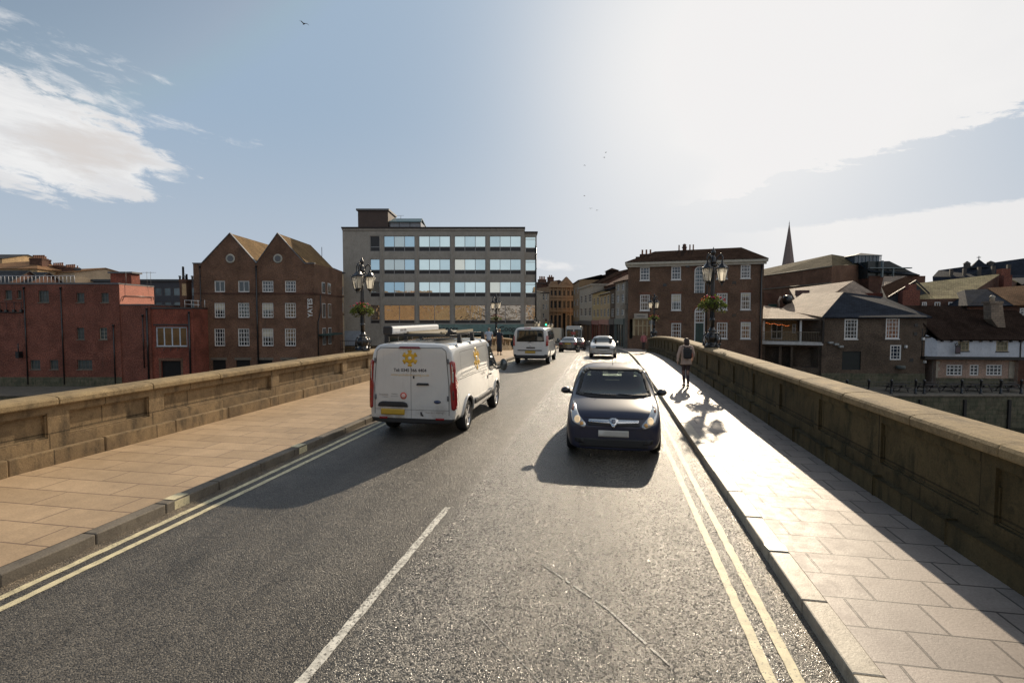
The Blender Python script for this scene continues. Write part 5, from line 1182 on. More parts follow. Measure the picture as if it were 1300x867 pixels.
cs = MB().hull([(F.u(x), y, F.z(1277, py)) for x, py in ((1269.5, 385), (1284.5, 385), (1271, 405), (1290, 416), (1280, 416)) for y in (1.2, 2.2)]).box(F.u(1268), F.u(1285), 1.1, 2.3, F.z(1277, 385), F.z(1277, 382)).build('chimney', M_SCH if 'M_SCH' in globals() else stonemat('chimney_stone', (.34, .26, .19), (.26, .2, .15), (.15, .12, .09), .9, joint=1, jw=.5, jh=.25, moss=.4), t)
MB().lathe([(.22, 0), (.2, .4), (.27, .5), (.05, .65)], 10, (F.u(1276), 1.7, F.z(1277, 382))).build('chimney_pot', M_KERBR, cs)
h = F.rect(1207.5, 434.5, 1215.5, 449); sg = thing('pub_sign', 'dark painted board hanging from the white pub wall left of its upper window', 'sign', (F.a+F.e*((h[0]+h[1])/2)+F.n*.5+Vector((0, 0, h[2]))), F.rz)
ww = (h[1]-h[0])/2; hh = h[3]-h[2]
MB().bbox(-ww*.8, ww*.8, -.04, .04, 0, hh*.72, .015).build('board', plain('pub_board', (.035, .028, .03), .5, var=.3, scale=6), sg)
MB().box(-ww*.7, ww*.7, -.047, -.041, hh*.12, hh*.55).build('painted_panel', plain('pub_board_panel', (.08, .05, .06), .5, var=.4, scale=8), sg)
MB().tube([(-ww, 0, hh*.74), (ww, 0, hh*.74)], .04, 6).tube([(-ww, 0, hh*.74), (-ww*.4, 0, hh), (ww*.6, 0, hh*.76)], .035, 6).tube([(0, 0, hh*.8), (0, .5, hh*.9)], .035, 6).build('bracket', M_BLACKIRON, sg)

# ---- quayside: railing posts, picnic tables
ql = []
for px in (1052, 1078, 1106, 1135, 1166, 1177, 1225, 1249.5, 1275, 1301): ql.append(PG(px, 49.6, -5))
ob = None
for i, p in enumerate(ql):
    tt = thing('quay_post', ('black quayside post number left of the brick building', 'x')[0], 'post', p, YAW, 'black posts along the far quay')
    tt['label'] = 'black quay post '+('below the balcony building', 'in front of the black shutter', 'between the shutter and the lower white window', 'below the orange window of the brick building', 'just left of the picnic table by the pub corner', 'at the pub corner, right beside another post', 'in front of the left pub ground floor window', 'between the middle and right pub ground floor windows', 'in front of the right pub ground floor window', 'at the right frame edge')[i]
    if ob is None: o1 = MB().lathe([(.15, 0), (.15, .1), (.10, .14), (.09, 1.2), (.14, 1.24), (.14, 1.3), (.05, 1.42)], 10).build('shaft', M_BLACKIRON, tt); ob = o1
    else: c = ob.copy(); COL.objects.link(c); c.parent = tt
tt = thing('quay_railing', 'thin black rails running between the quay posts', 'railing', ql[0], YAW)
mb = MB()
for z in (.45, .85, 1.15): mb.tube([inv_ for inv_ in [Matrix.Rotation(-YAW, 3, 'Z') @ (q-ql[0])+Vector((0, 0, z)) for q in ql]], .022, 5)
mb.build('rail', M_BLACKIRON, tt)
tbl = None; M_TBL = plain('tarred_wood', (.035, .03, .03), .6); lab = ['picnic table below the orange window of the brick building', 'picnic table beside the left corner of the timber pub', 'picnic table in front of the first pub ground floor window', 'picnic table in front of the middle pub ground floor window', 'picnic table in front of the right pub ground floor window']
for px, l in zip((1142, 1182, 1216, 1248, 1285), lab):
    root = thing('picnic_table', l, 'picnic table', PG(px, 51.2, -5), YAW+.1*random.uniform(-1, 1), 'picnic tables on the quay')
    if tbl is None:
        MB().box(-.9, .9, -.38, .38, .72, .77).build('tabletop', M_TBL, root)
        for s in (-1, 1): MB().box(-.9, .9, s*.62-.14, s*.62+.14, .43, .47).build('bench_seat', M_TBL, root)
        for s in (-1, 1): MB().hull([(s*.65+q, y, z) for q in (-.03, .03) for y, z in ((-.75, 0), (-.65, 0), (-.25, .72), (-.15, .72))]).hull([(s*.65+q, y, z) for q in (-.03, .03) for y, z in ((.75, 0), (.65, 0), (.25, .72), (.15, .72))]).box(s*.65-.03, s*.65+.03, -.75, .75, .36, .43).build('leg', M_TBL, root)
        tbl = root
    else:
        for ch in tbl.children: c = ch.copy(); COL.objects.link(c); c.parent = root

# ---- houses on the bank behind the camera, seen only in the office windows
for k, (l0, l1, h, wm) in enumerate(((-75, -52, 7.5, B_SAND), (-51.5, -30, 9.0, B_BUFF), (-29.5, -12, 8, M_CREAM), (8, 28, 11, B_SAND), (28.5, 55, 9.5, B_BUFF))):
    o = Vector(CF(l1, -44, -5)); t = thing('riverside_house', ('sandy brick', 'tall buff brick', 'cream rendered', 'tall sandy brick', 'wide buff brick')[k]+' house on the near bank mirrored in the office windows', 'building', o, YAW+math.pi)
    W = l1-l0; hs = [(1+i*2.6, 2.1+i*2.6, z, z+1.7) for i in range(int((W-1)/2.6)) for z in (5.5, 8.8, 12) if z+2 < h+5]
    mb = wall(MB(), 0, W, 0, h+5, hs, .12); shell(mb, 0, W, 9, 0, h+5, False); mb.build('wall', wm, t)
    for hh_ in hs: window(t, hh_, 2, 2, None, None, .08)
    slabs([[(0, -.3, h+5), (W, -.3, h+5), (W, 4.5, h+8), (0, 4.5, h+8)], [(0, 9.3, h+5), (W, 9.3, h+5), (W, 4.5, h+8), (0, 4.5, h+8)]]).build('roof', S_ORG, t)

# more of the town past the right edge of the frame
for k, (a, b, dd, ze_, zr_, wm, rm) in enumerate(((1350, 1470, 58, 3.0, 6.5, B_BRN, S_GREY), (1480, 1620, 62, 4.0, 7.0, B_RED2, S_TILE), (1630, 1800, 60, 2.5, 6.0, B_SAND, S_GREY), (1400, 1700, 95, 7.0, 11.0, B_DARK, S_TILE), (1800, 2300, 80, 4.0, 8.0, B_BRN, S_PAN))):
    F = Facade(a, dd, b, dd, -5); n = int(F.w/3.2); ws_ = [((i+.5)*F.w/n-.5, (i+.5)*F.w/n+.5, z, z+1.6, 2, 3) for i in range(n) for z in (1.4, 4.4) if z+1.8 < ze_+5]
    hip_house(F, 'riverside_house', ('brown brick', 'red brick', 'sandy', 'tall dark brick', 'broad brown brick')[k]+' riverside house beyond the right edge of the frame', 9, ze_+5, zr_+5, wm, rm, ws_, gable='side')

# ------------------------------------------------------------------ vehicles
def ring(w, wt, zb, zm, zbelt, ztop, n6=.14):
    h = ztop-zbelt; dr = min(.09, .4*h); wb = w*.985
    return [(w*.74, zb), (w*.965, zb+.03), (w, zm), (wb, zbelt), ((wb+wt)/2+min(.02, h*.1), zbelt+h*.5), (wt, ztop-dr), (wt-n6, ztop-min(.02, dr*.3)), (wt*.42, ztop)]
def vbody(stations, level, wells, bvh_only=False):
    n = 8; v = []
    for s in stations:
        y = s[0]; rg = ring(*s[1:])
        for x, z in rg: v.append((-x, y, z))
        for x, z in rg: v.append((x, y, z))
    L = lambda i, j: i*16+j; Rr = lambda i, j: i*16+8+j; f = []
    for i in range(len(stations)-1):
        for j in range(7):
            f.append((L(i, j), L(i, j+1), L(i+1, j+1), L(i+1, j))); f.append((Rr(i, j), Rr(i+1, j), Rr(i+1, j+1), Rr(i, j+1)))
        f.append((L(i, 7), Rr(i, 7), Rr(i+1, 7), L(i+1, 7))); f.append((L(i, 0), L(i+1, 0), Rr(i+1, 0), Rr(i, 0)))
    for i in (0, len(stations)-1):
        for j in range(7): f.append((L(i, j), Rr(i, j), Rr(i, j+1), L(i, j+1)))
    me = bpy.data.meshes.new('b'); me.from_pydata(v, [], f)
    bm = bmesh.new(); bm.from_mesh(me); bmesh.ops.recalc_face_normals(bm, faces=bm.faces[:]); bm.to_mesh(me); bm.free()
    o = bpy.data.objects.new('b', me); COL.objects.link(o)
    m1 = o.modifiers.new('s', 'SUBSURF'); m1.levels = level; m1.render_levels = level
    cut = MB()
    for (x, y, z, r, w) in wells: cut.lathe([(r, -w/2), (r, w/2)], 32, (x, y, z), False, Matrix.Rotation(R(90), 3, 'Y'))
    co = cut.build('cut', M_BLACKIRON)
    m2 = o.modifiers.new('c', 'BOOLEAN'); m2.operation = 'DIFFERENCE'; m2.object = co; m2.solver = 'EXACT'
    dg = bpy.context.evaluated_depsgraph_get(); out = bpy.data.meshes.new_from_object(o.evaluated_get(dg))
    bpy.data.objects.remove(o); bpy.data.objects.remove(co); return out
def split_body(me, cls):
    """sort the faces of the shell into parts by cls(centre, normal) -> key"""
    groups = {}
    for p in me.polygons: groups.setdefault(cls(p.center, p.normal), []).append(p.index)
    res = {}
    for k, idx in groups.items():
        if k is None: continue
        bm = bmesh.new(); bm.from_mesh(me); bm.faces.ensure_lookup_table(); keep = set(idx)
        bmesh.ops.delete(bm, geom=[f for f in bm.faces if f.index not in keep], context='FACES')
        for f in bm.faces: f.smooth = True
        m = bpy.data.meshes.new('shell'); bm.to_mesh(m); bm.free(); res[k] = m
    return res
def tree_of(me): return BVHTree.FromPolygons([v.co[:] for v in me.vertices], [p.vertices[:] for p in me.polygons])
def proj(bvh, side, a, b, off):
    o, d = {'rear': ((a, -9, b), (0, 1, 0)), 'front': ((a, 9, b), (0, -1, 0)), 'right': ((9, a, b), (-1, 0, 0)), 'left': ((-9, a, b), (1, 0, 0)), 'top': ((a, b, 9), (0, 0, -1))}[side]
    h = bvh.ray_cast(Vector(o), Vector(d))
    if h[0] is None:
        q = bvh.find_nearest(Vector(o)+Vector(d)*7.5); return q[0]-Vector(d)*off
    n = h[1]; n = n if n.dot(Vector(d)) < 0 else -n
    return h[0]+(n*.6-Vector(d)*.4).normalized()*off
def rounded(pts, r, k=4):
    out = []; n = len(pts)
    for i in range(n):
        p = Vector(pts[i]); a = (Vector(pts[i-1])-p); b = (Vector(pts[(i+1) % n])-p); rr = min(r, a.length*.45, b.length*.45)
        a = p+a.normalized()*rr; b = p+b.normalized()*rr
        for t in range(k+1): t /= k; out.append(tuple(a*(1-t)**2+p*2*t*(1-t)+b*t*t))
    return out
def conform(bvh, side, pts, off, name, mat, par, sp=.06, th=.01, r=0, smooth=True):
    if r: pts = rounded(pts, r)
    P2 = []; n = len(pts)
    for i in range(n):
        a, b = Vector(pts[i]), Vector(pts[(i+1) % n]); m = max(1, int((b-a).length/sp))
        for k in range(m): P2.append(a+(b-a)*k/m)
    nb = len(P2); xs = [p.x for p in P2]; ys = [p.y for p in P2]
    def inside(x, y):
        c = False; j = nb-1
        for i in range(nb):
            if (ys[i] > y) != (ys[j] > y) and x < (xs[j]-xs[i])*(y-ys[i])/(ys[j]-ys[i]+1e-12)+xs[i]: c = not c
            j = i
        return c
    x = min(xs)+sp*.5; ins = []
    while x < max(xs):
        y = min(ys)+sp*.5
        while y < max(ys):
            if inside(x, y) and min(abs(x-q.x)+abs(y-q.y) for q in P2) > sp*.4: ins.append(Vector((x, y)))
            y += sp
        x += sp
    vs, es, fs, *_ = delaunay_2d_cdt(P2+ins, [(i, (i+1) % nb) for i in range(nb)], [], 1, 1e-6)
    fs = [f for f in fs if inside(sum(vs[i].x for i in f)/len(f), sum(vs[i].y for i in f)/len(f))]
    top = [proj(bvh, side, q.x, q.y, off) for q in vs]; low = [proj(bvh, side, q.x, q.y, off-th) for q in vs]
    N = len(vs); F_ = [tuple(f) for f in fs]; ec = {}
    for f in fs:
        for i in range(len(f)):
            e = (f[i], f[(i+1) % len(f)]); ec[tuple(sorted(e))] = ec.get(tuple(sorted(e)), [])+[e]
    side_f = [(e[0][0], e[0][1], e[0][1]+N, e[0][0]+N) for e in ec.values() if len(e) == 1]
    mb = MB(); mb.add(top+low, F_, smooth); n0 = len(mb.f); mb.f += side_f; mb.sm += [False]*len(side_f)
    return mb.build(name, mat, par)
def stick_text(bvh, side, txt, size, cx, cz, mat, par, name='lettering', off=.004, bold=False, sx=1.0, align='CENTER'):
    o = text_mesh(txt, size, mat, par, name, (0, 0, 0), (0, 0, 0), 0, bold, align, sx)
    sg = -1 if side in ('front', 'left') else 1
    for v in o.data.vertices: v.co = proj(bvh, side, cx+sg*v.co.x, cz+v.co.y, off)
    return o
def wheels(root, spec, r, tw, spokes=5, hub=.0, rimmat=None):
    """a wheel is tyre with a rim as its own piece; one is built and copied"""
    rimmat = rimmat or plain('alloy', (.45, .45, .46), .3, metal=.8); proto = None
    for (x, y) in spec:
        if proto is None:
            q = Matrix.Rotation(R(90), 3, 'Y')
            pr = [(r*.66, -tw/2+.01), (r*.9, -tw/2), (r*.975, -tw/2+.02), (r, -tw/2+.05), (r, tw/2-.05), (r*.975, tw/2-.02), (r*.9, tw/2), (r*.66, tw/2-.01)]
            o = MB().lathe(pr+[pr[0]], 36, (0, 0, 0), True, q, caps=False).build('wheel', plain('tyre_rubber', (.018, .018, .018), .75, bmp=.003, bscale=60), root)
            rm = MB(); rm.lathe([(r*.665, -tw*.3), (r*.69, tw*.44), (r*.66, tw*.46), (r*.62, tw*.40), (r*.61, -tw*.1)], 32, (0, 0, 0), True, q, caps=False)
            rm.lathe([(r*.02, tw*.33), (r*.16, tw*.32), (r*.18, tw*.1)], 16, (0, 0, 0), True, q)
            for i in range(spokes):
                a = 2*math.pi*i/spokes; c, s = math.cos(a), math.sin(a)
                pts = []
                for rad, wd, xx in ((r*.1, r*.10, tw*.33), (r*.63, r*.13, tw*.40)):
                    for sd in (-1, 1):
                        for dd in (0, -.035): pts.append((xx+dd, rad*c-sd*wd*s, rad*s+sd*wd*c))
                rm.hull(pts)
            rm.build('rim', rimmat, o)
            MB().lathe([(r*.66, -tw*.3), (r*.66, -tw*.2), (r*.3, -tw*.1), (r*.28, .0)], 24, (0, 0, 0), False, q).build('brake_disc', plain('brake_dark', (.03, .03, .03), .6), o)
            proto = o
        else:
            o = copy_tree(proto, root)
        o.location = (x, y, r); o.rotation_euler = (random.uniform(0, 6), 0, 0) if x > 0 else (random.uniform(0, 6), 0, math.pi)
def paint(name, col, rough=.25, metal=0, coat=1): 
    m = plain(name, col, rough, metal, .06, .8, .5, coat, .0); return m
M_RUB = plain('black_plastic', (.022, .022, .023), .55, var=.15, bmp=.002, bscale=120)
M_VGL = glassy('tinted_glass', (.012, .016, .016), .03, 0, .0015, 1)
M_RLAMP = plain('red_lamp', (.27, .010, .012), .12, coat=1)
M_CLAMP = plain('clear_lamp', (.62, .62, .6), .08, metal=.6, coat=1)
M_CHR = plain('chrome', (.7, .7, .7), .12, metal=1, var=.03)
M_PLY = plain('rear_plate', (.52, .33, .04), .4, var=.05)
M_PLW = plain('front_plate', (.55, .53, .48), .4, var=.05)
M_SEAM = plain('seam_black', (.02, .02, .02), .8)

def vehicle(name, label, cat, X, Y, rz, stations, wl, r, tw, pmat, level=3, cls=None, well_r=None, extra_key=None, rimmat=None, spokes=5):
    z = zr(Y); slope = math.atan2(zr(Y+1)-zr(Y-1), 2); cr = math.cos(rz)
    root = thing(name, label, cat, (X+dx(Y), Y, z), 0); root.rotation_euler = (slope*cr, 0, rz)
    wr = well_r or r*1.17; wells = [(sx*(wl[2]), y, r*1.02, wr, .42) for sx in (-1, 1) for y in wl[:2]]
    me = vbody(stations, level, wells)
    bv = tree_of(me)
    def c0(c, n):
        for (x, y, zz, rr, w) in wells:
            d = math.hypot(c.y-y, c.z-zz)
            if d < rr*1.012 and abs(c.x-x) < w/2+.02 and (abs(c.x) < abs(x)+w/2-.005) and (abs(n.x) > .95 or d > rr*.97) and abs(c.x) < abs(x)+.12: 
                if d > rr*.97 or abs(abs(c.x)-(abs(x)-w/2)) < .02: return 'wheel_well'
        return cls(c, n) if cls else 'body'
    def c1(c, n):
        k = c0(c, n)
        return (k, c.x > 0, c.y > 0) if k == 'wheel_well' else (k, c.y > 0) if k == 'bumper' else k and (k,)
    parts = split_body(me, c1); pm = {'body': pmat, 'wheel_well': M_RUB, 'bumper': M_RUB}
    for k, m in parts.items():
        k = k[0]; m.name = k; m.materials.clear(); m.materials.append(pm.get(k, M_RUB)); o = bpy.data.objects.new(k, m); COL.objects.link(o); o.parent = root
    wheels(root, [(sx*(wl[2]+.02), y) for sx in (1, -1) for y in wl[:2]], r, tw, spokes, rimmat=rimmat)
    return root, bv
def seam(bv, side, pts, root, w=.009, name='door_seam', mat=None):
    mb = MB()
    for a, b in zip(pts[:-1], pts[1:]):
        a, b = Vector(a), Vector(b); n = max(1, int((b-a).length/.08)); d = (b-a).normalized(); s = Vector((-d.y, d.x))*w/2
        for k in range(n):
            p, q = a+(b-a)*k/n, a+(b-a)*(k+1)/n
            mb.quad(*[proj(bv, side, e.x, e.y, .003) for e in (p-s, p+s, q+s, q-s)])
    return mb.build(name, mat or M_SEAM, root)
def mirror(root, x, y, z, s, mat, w=.2, h=.15, stem=.12, vertical=False):
    mb = MB().ball((x+s*(stem+w/2), y, z), .5, 14, 10, (w, .16, h)); mb.tube([(x-s*.04, y, z-h*.35), (x+s*(stem+.04), y, z-h*.2)], .028, 6)
    o = mb.build('wing_mirror', mat, root)
    MB().ball((x+s*(stem+w/2), y-.055, z), .5, 12, 8, (w*.8, .06, h*.8)).build('mirror_glass', glassy('mirror_pane', (.10, .12, .13), .05, .6), o); return o

# ---- the near panel van
VS = [(-2.46, .885, .80, .32, .45, 1.12, 1.88), (-2.40, .925, .835, .30, .45, 1.12, 1.955), (-2.2, .94, .85, .30, .62, 1.12, 1.975), (-1.0, .945, .855, .28, .62, 1.12, 1.985), (.5, .945, .855, .28, .62, 1.12, 1.985), (1.1, .94, .82, .28, .62, 1.10, 1.93), (1.4, .935, .78, .28, .62, 1.08, 1.76), (2.0, .92, .74, .28, .60, 1.04, 1.25), (2.36, .84, .66, .27, .55, .90, 1.03), (2.49, .70, .55, .28, .50, .74, .82)]
M_VANW = paint('van_white', (.60, .595, .57), .3)
_t = NT(M_VANW.node_tree); _b = _t.n['Principled BSDF']; _s = _b.inputs['Base Color'].links[0].from_socket
_tc = _t.add('ShaderNodeTexCoord'); _sp = _t.add('ShaderNodeSeparateXYZ'); _t.l.new(_tc.outputs['Object'], _sp.inputs[0])
_d = _t.m('MULTIPLY', _t.ss(_sp.outputs[2], 1.0, .3), _t.ss(_t.noise(_tc.outputs['Object'], 3.5, 6, .7), .35, .7))
_d = _t.m('ADD', _t.m('MULTIPLY', _d, .75), _t.m('MULTIPLY', _t.ss(_t.noise(_t.xyz(_t.m('MULTIPLY', _sp.outputs[0], 9), _t.m('MULTIPLY', _sp.outputs[1], 3), _sp.outputs[2]), 1.2, 5, .6), .55, .75), .16))
_t.l.new(_t.mix(_d, _s, (.20, .17, .13)), _b.inputs['Base Color'])
def vcls(c, n):
    if c.y < -2.13 and c.z < .47-.05*(c.y < -2.3): return 'bumper'
    if c.y > 2.2 and c.z < .55: return 'bumper'
    return 'body'
root, bv = vehicle('panel_van', 'white panel van with yellow emblem and roof rack driving away on the left', 'van', -3.93, 12.3, 0, VS, (1.50, -1.43, .80), .335, .22, M_VANW, 4, vcls, .40)
rear = lambda pts, off, nm, m, **k: conform(bv, 'rear', pts, off, nm, m, root, **k)
# door outlines
seam(bv, 'rear', [(0, .42), (0, 1.86)], root, .006); seam(bv, 'rear', [(-.80, .5), (-.80, 1.1), (-.74, 1.80), (-.66, 1.865), (.66, 1.865), (.74, 1.80), (.80, 1.1), (.80, .5)], root, .012)
seam(bv, 'rear', [(-.79, .60), (.79, .60)], root, .006)
for s in (-1, 1):
    lamp = rear([(s*.85, .62), (s*.91, .60), (s*.92, 1.1), (s*.885, 1.58), (s*.845, 1.62), (s*.825, 1.55), (s*.84, 1.2), (s*.82, 1.1)], .02, 'tail_light', M_RLAMP, sp=.05, th=.04, r=.03)
    conform(bv, 'rear', [(s*.86, 1.18), (s*.895, 1.16), (s*.875, 1.54), (s*.85, 1.54)], .026, 'lens', M_CLAMP, lamp, sp=.05, th=.004)
    conform(bv, 'rear', [(s*.86, .82), (s*.90, .82), (s*.905, 1.05), (s*.86, 1.0)], .026, 'lens', plain('dark_lens', (.10, .03, .03), .15), lamp, sp=.05, th=.004)
    side = 'right' if s > 0 else 'left'
    conform(bv, side, [(-2.43, .62), (-2.35, .64), (-2.33, .95), (-2.37, 1.25), (-2.37, 1.58), (-2.43, 1.6)], .032, 'tail_light', M_RLAMP, root, sp=.05, th=.03, r=.02)
    rear([(s*.52, .40), (s*.70, .40), (s*.70, .445), (s*.52, .445)], .012, 'reflector', M_RLAMP, th=.01, r=.01)
rear([(-.26, 1.852), (.22, 1.852), (.19, 1.888), (-.23, 1.888)], .02, 'brake_light', plain('dark_red', (.16, .008, .02), .2, coat=1), sp=.04, th=.03, r=.01)
rear([(-.73, .655), (-.06, .655), (-.09, .735), (-.16, .76), (-.63, .76), (-.7, .735)], .022, 'plate_housing', M_RUB, sp=.05, th=.02, r=.03)
rear([(-.66, .49), (-.14, .49), (-.14, .61), (-.66, .61)], .016, 'number_plate', M_PLY, sp=.06, th=.012, r=.01)
rear([(.12, 1.11), (.39, 1.11), (.37, 1.155), (.14, 1.155)], .03, 'door_handle', M_RUB, sp=.04, th=.03, r=.015)
rear([(.045, 1.24), (.075, 1.24), (.075, 1.30), (.045, 1.30)], .008, 'door_lock', M_RUB, sp=.04, th=.01, r=.008)
for s, zz in ((1, 1.55), (1, .8), (-1, 1.55), (-1, .8)): rear([(s*.765, zz), (s*.80, zz), (s*.80, zz+.10), (s*.765, zz+.10)], .02, 'hinge', M_LEAD, sp=.05, th=.02)
rear([(.56+.075*math.cos(a*.5236), .775+.036*math.sin(a*.5236)) for a in range(12)], .01, 'badge', plain('badge_dark', (.04, .05, .08), .2), sp=.05, th=.008)
rear([(.56+.06*math.cos(a*.5236), .775+.024*math.sin(a*.5236)) for a in range(12)], .012, 'badge_centre', plain('badge_blue', (.05, .07, .14), .2), sp=.05, th=.002)
M_LOGO = plain('logo_yellow', (.66, .38, .03), .4, var=.04)
def logo(side, cx, cz, Rd, par, sq=1.0, tilt=0):
    pts = []
    for k in range(6):
        a = 90+60*k
        for rr, da in ((.60, -24), (.70, -9), (.74, -21), (1.0, -15), (1.0, 15), (.74, 21), (.70, 9), (.60, 24)): t = math.radians(a+da+tilt); pts.append((cx+Rd*rr*math.cos(t)*sq, cz+Rd*rr*math.sin(t)))
    lo = conform(bv, side, pts, .0035, 'emblem', M_LOGO, par, sp=.05, th=.0025)
    conform(bv, side, [(cx+Rd*.22*math.cos(a*.5236)*sq, cz+Rd*.22*math.sin(a*.5236)) for a in range(12)], .0055, 'emblem_centre', M_VANW, lo, sp=.05, th=.0015)
logo('rear', -.02, 1.655, .172, root)
M_TXT = plain('text_black', (.03, .03, .035), .5); M_TXY = plain('text_ochre', (.66, .45, .18), .5); M_TXG = plain('text_grey', (.25, .22, .2), .5)
stick_text(bv, 'rear', 'Tel: 0345 366 4404', .092, -.02, 1.408, M_TXT, root, sx=.98, bold=True)
stick_text(bv, 'rear', 'www.yorkshirehousing.co.uk', .07, -.02, 1.315, M_TXY, root)
stick_text(bv, 'rear', 'Investors', .055, -.60, .90, M_TXG, root); stick_text(bv, 'rear', 'Positive', .042, -.36, .915, M_TXG, root); stick_text(bv, 'rear', 'about people', .03, -.36, .87, M_TXG, root); stick_text(bv, 'rear', 'in people', .034, -.56, .855, M_TXG, root)
ring_pts = [(-.165+.072*math.cos(a*.3927), .885+.072*math.sin(a*.3927)) for a in range(16)]
q = conform(bv, 'rear', ring_pts, .0035, 'round_badge', plain('badge_red', (.6, .12, .08), .5), root, sp=.05, th=.0025); conform(bv, 'rear', [(-.165+.045*math.cos(a*.3927), .885+.045*math.sin(a*.3927)) for a in range(16)], .0055, 'round_badge_centre', plain('badge_pale', (.66, .45, .4), .5), q, sp=.05, th=.0015)
rear([(.20, .50), (.24, .47), (.27, .485), (.235, .52), (.225, .56), (.195, .565)], .005, 'phone_symbol', M_TXT, sp=.03, th=.003)
stick_text(bv, 'rear', 'How am I driving?', .055, .49, .555, M_TXG, root); 
# sides
for side, s in (('right', 1), ('left', -1)):
    cf = lambda pts, off, nm, m, **k: conform(bv, side, pts, off, nm, m, root, **k)
    cf([(.62, 1.14), (1.72, 1.10), (1.62, 1.28), (1.22, 1.72), (1.0, 1.80), (.62, 1.80)], .008, 'side_window', M_VGL, sp=.09, th=.012, r=.05)
    seam(bv, side, [(.52, .36), (.50, 1.1), (.52, 1.84), (1.02, 1.86)], root, .012); seam(bv, side, [(1.72, 1.06), (1.60, .62), (1.12, .36), (.52, .36)], root, .010)
    seam(bv, side, [(-2.2, 1.20), (-.9, 1.20), (.40, 1.17)], root, .010); seam(bv, side, [(-1.92, 1.24), (-1.96, 1.50), (-1.9, 1.76), (.36, 1.78), (.40, 1.5), (.38, 1.24), (-1.92, 1.24)], root, .007)
    cf([(-.92, .50), (1.02, .50), (1.0, .60), (-.90, .60)], .03, 'side_moulding', M_RUB, sp=.12, th=.04, r=.02)
    cf([(-.86, .602), (.98, .602), (.96, .63), (-.84, .63)], .034, 'moulding_top', M_VANW, sp=.12, th=.03)
    cf([(.58, 1.0), (.76, 1.0), (.76, 1.035), (.58, 1.035)], .035, 'door_handle', M_RUB, sp=.06, th=.03, r=.015)
    cf([(.34, .93), (.44, .93), (.44, 1.03), (.34, 1.03)], .006, 'fuel_flap' if s < 0 else 'door_lock', M_LEAD, sp=.06, th=.006, r=.02)
    mirror(root, s*.93, 1.62, 1.17, s, M_RUB, .22, .34, .06)
    # flared arch lips
    for yc in (1.50, -1.43):
        pts = [(yc+.40*math.cos(a), .342+.40*math.sin(a)) for a in [math.pi*(-.05+1.1*i/16) for i in range(17)]]
        mb = MB(); mb.tube([proj(bv, side, p[0]+(p[0]-yc)*.08, p[1]+(p[1]-.342)*.08, .004) for p in pts], .028, 8); mb.build('wheel_arch', M_VANW, root)
    logo(side, -.62, 1.52, .27, root)
    stick_text(bv, side, 'HOUSING', .09, -.1, 1.12, M_TXG, root); stick_text(bv, side, '0345 366 4404', .045, -.1, 1.02, M_TXG, root)
conform(bv, 'front', [(-.74, 1.32), (.74, 1.32), (.66, 1.72), (.5, 1.80), (-.5, 1.80), (-.66, 1.72)], .01, 'windscreen', M_VGL, root, sp=.1, r=.06)
conform(bv, 'front', [(-.5, .62), (.5, .62), (.45, .95), (-.45, .95)], .012, 'grille', M_RUB, root, sp=.1, r=.06)
for s in (-1, 1): conform(bv, 'front', [(s*.55, .72), (s*.80, .8), (s*.84, 1.1), (s*.6, .95)], .015, 'headlight', M_CLAMP, root, sp=.08, r=.04)
# roof rack with pipe tube and bars
for y in (-1.75, -.7, .35):
    rk = MB(); rk.tube([(-.84, y, 2.09), (.84, y, 2.09)], .022, 8)
    for s in (-1, 1): rk.hull([(s*(.78+a), y+b, z) for a, b, z in ((0, -.05, 1.94), (.09, -.05, 1.93), (0, .05, 1.94), (.09, .05, 1.93), (.0, -.03, 2.12), (.07, -.03, 2.12), (0, .03, 2.12), (.07, .03, 2.12))])
    rk.build('roof_bar', M_RUB, root)
pt = MB().bbox(-.80, -.61, -1.95, 1.15, 2.12, 2.29, .045); pt.build('pipe_box', plain('pipe_white', (.75, .75, .74), .35, var=.05), root)
MB().bbox(-.81, -.60, -2.01, -1.951, 2.115, 2.295, .03).build('pipe_box_cap', M_RUB, root)
stk = text_mesh('ROOF BOX', .07, M_TXG, root, 'lettering', (-.608, -1.35, 2.20), (R(90), 0, R(90)), .002)
MB().box(-.45, .42, -1.5, .9, 2.115, 2.14).box(-.43, -.38, -1.6, 1.0, 2.141, 2.17).box(.34, .39, -1.6, 1.0, 2.141, 2.17).build('rack_board', plain('timber_board', (.30, .25, .17), .7), root)
MB().lathe([(.03, 0), (.06, .02), (.06, .10), (.02, .13)], 10, (.60, -1.7, 2.1)).tube([(.55, -1.78, 2.13), (.7, -1.6, 2.17)], .03, 6).build('clamp', M_RUB, root)

# ---- second van further on (tailgate with a window)
VS2 = [(-2.34, .86, .78, .34, .70, 1.15, 1.84), (-2.28, .92, .80, .31, .70, 1.15, 1.93), (-2.05, .94, .82, .30, .70, 1.15, 1.95), (-1.0, .945, .83, .28, .70, 1.15, 1.955), (.4, .945, .83, .28, .70, 1.15, 1.965), (.95, .94, .80, .28, .7, 1.12, 1.95), (1.3, .93, .74, .28, .7, 1.1, 1.74), (1.9, .90, .72, .28, .65, 1.04, 1.22), (2.25, .84, .66, .27, .55, .88, 1.0), (2.38, .70, .55, .28, .50, .72, .80)]
root, bv = vehicle('people_carrier_van', 'white windowed van with yellow number plate behind the panel van beside the far left kerb', 'van', -3.9, 28.4, 0, VS2, (1.55, -1.35, .80), .32, .21, paint('van_white_two', (.62, .62, .60), .3), 3, lambda c, n: 'bumper' if c.z < .52 and (c.y < -2.0 or c.y > 2.0) else 'body', .38)
rear([(-.72, 1.20), (.72, 1.20), (.68, 1.80), (-.68, 1.80)], .012, 'rear_window', M_VGL, sp=.1, th=.012, r=.05)
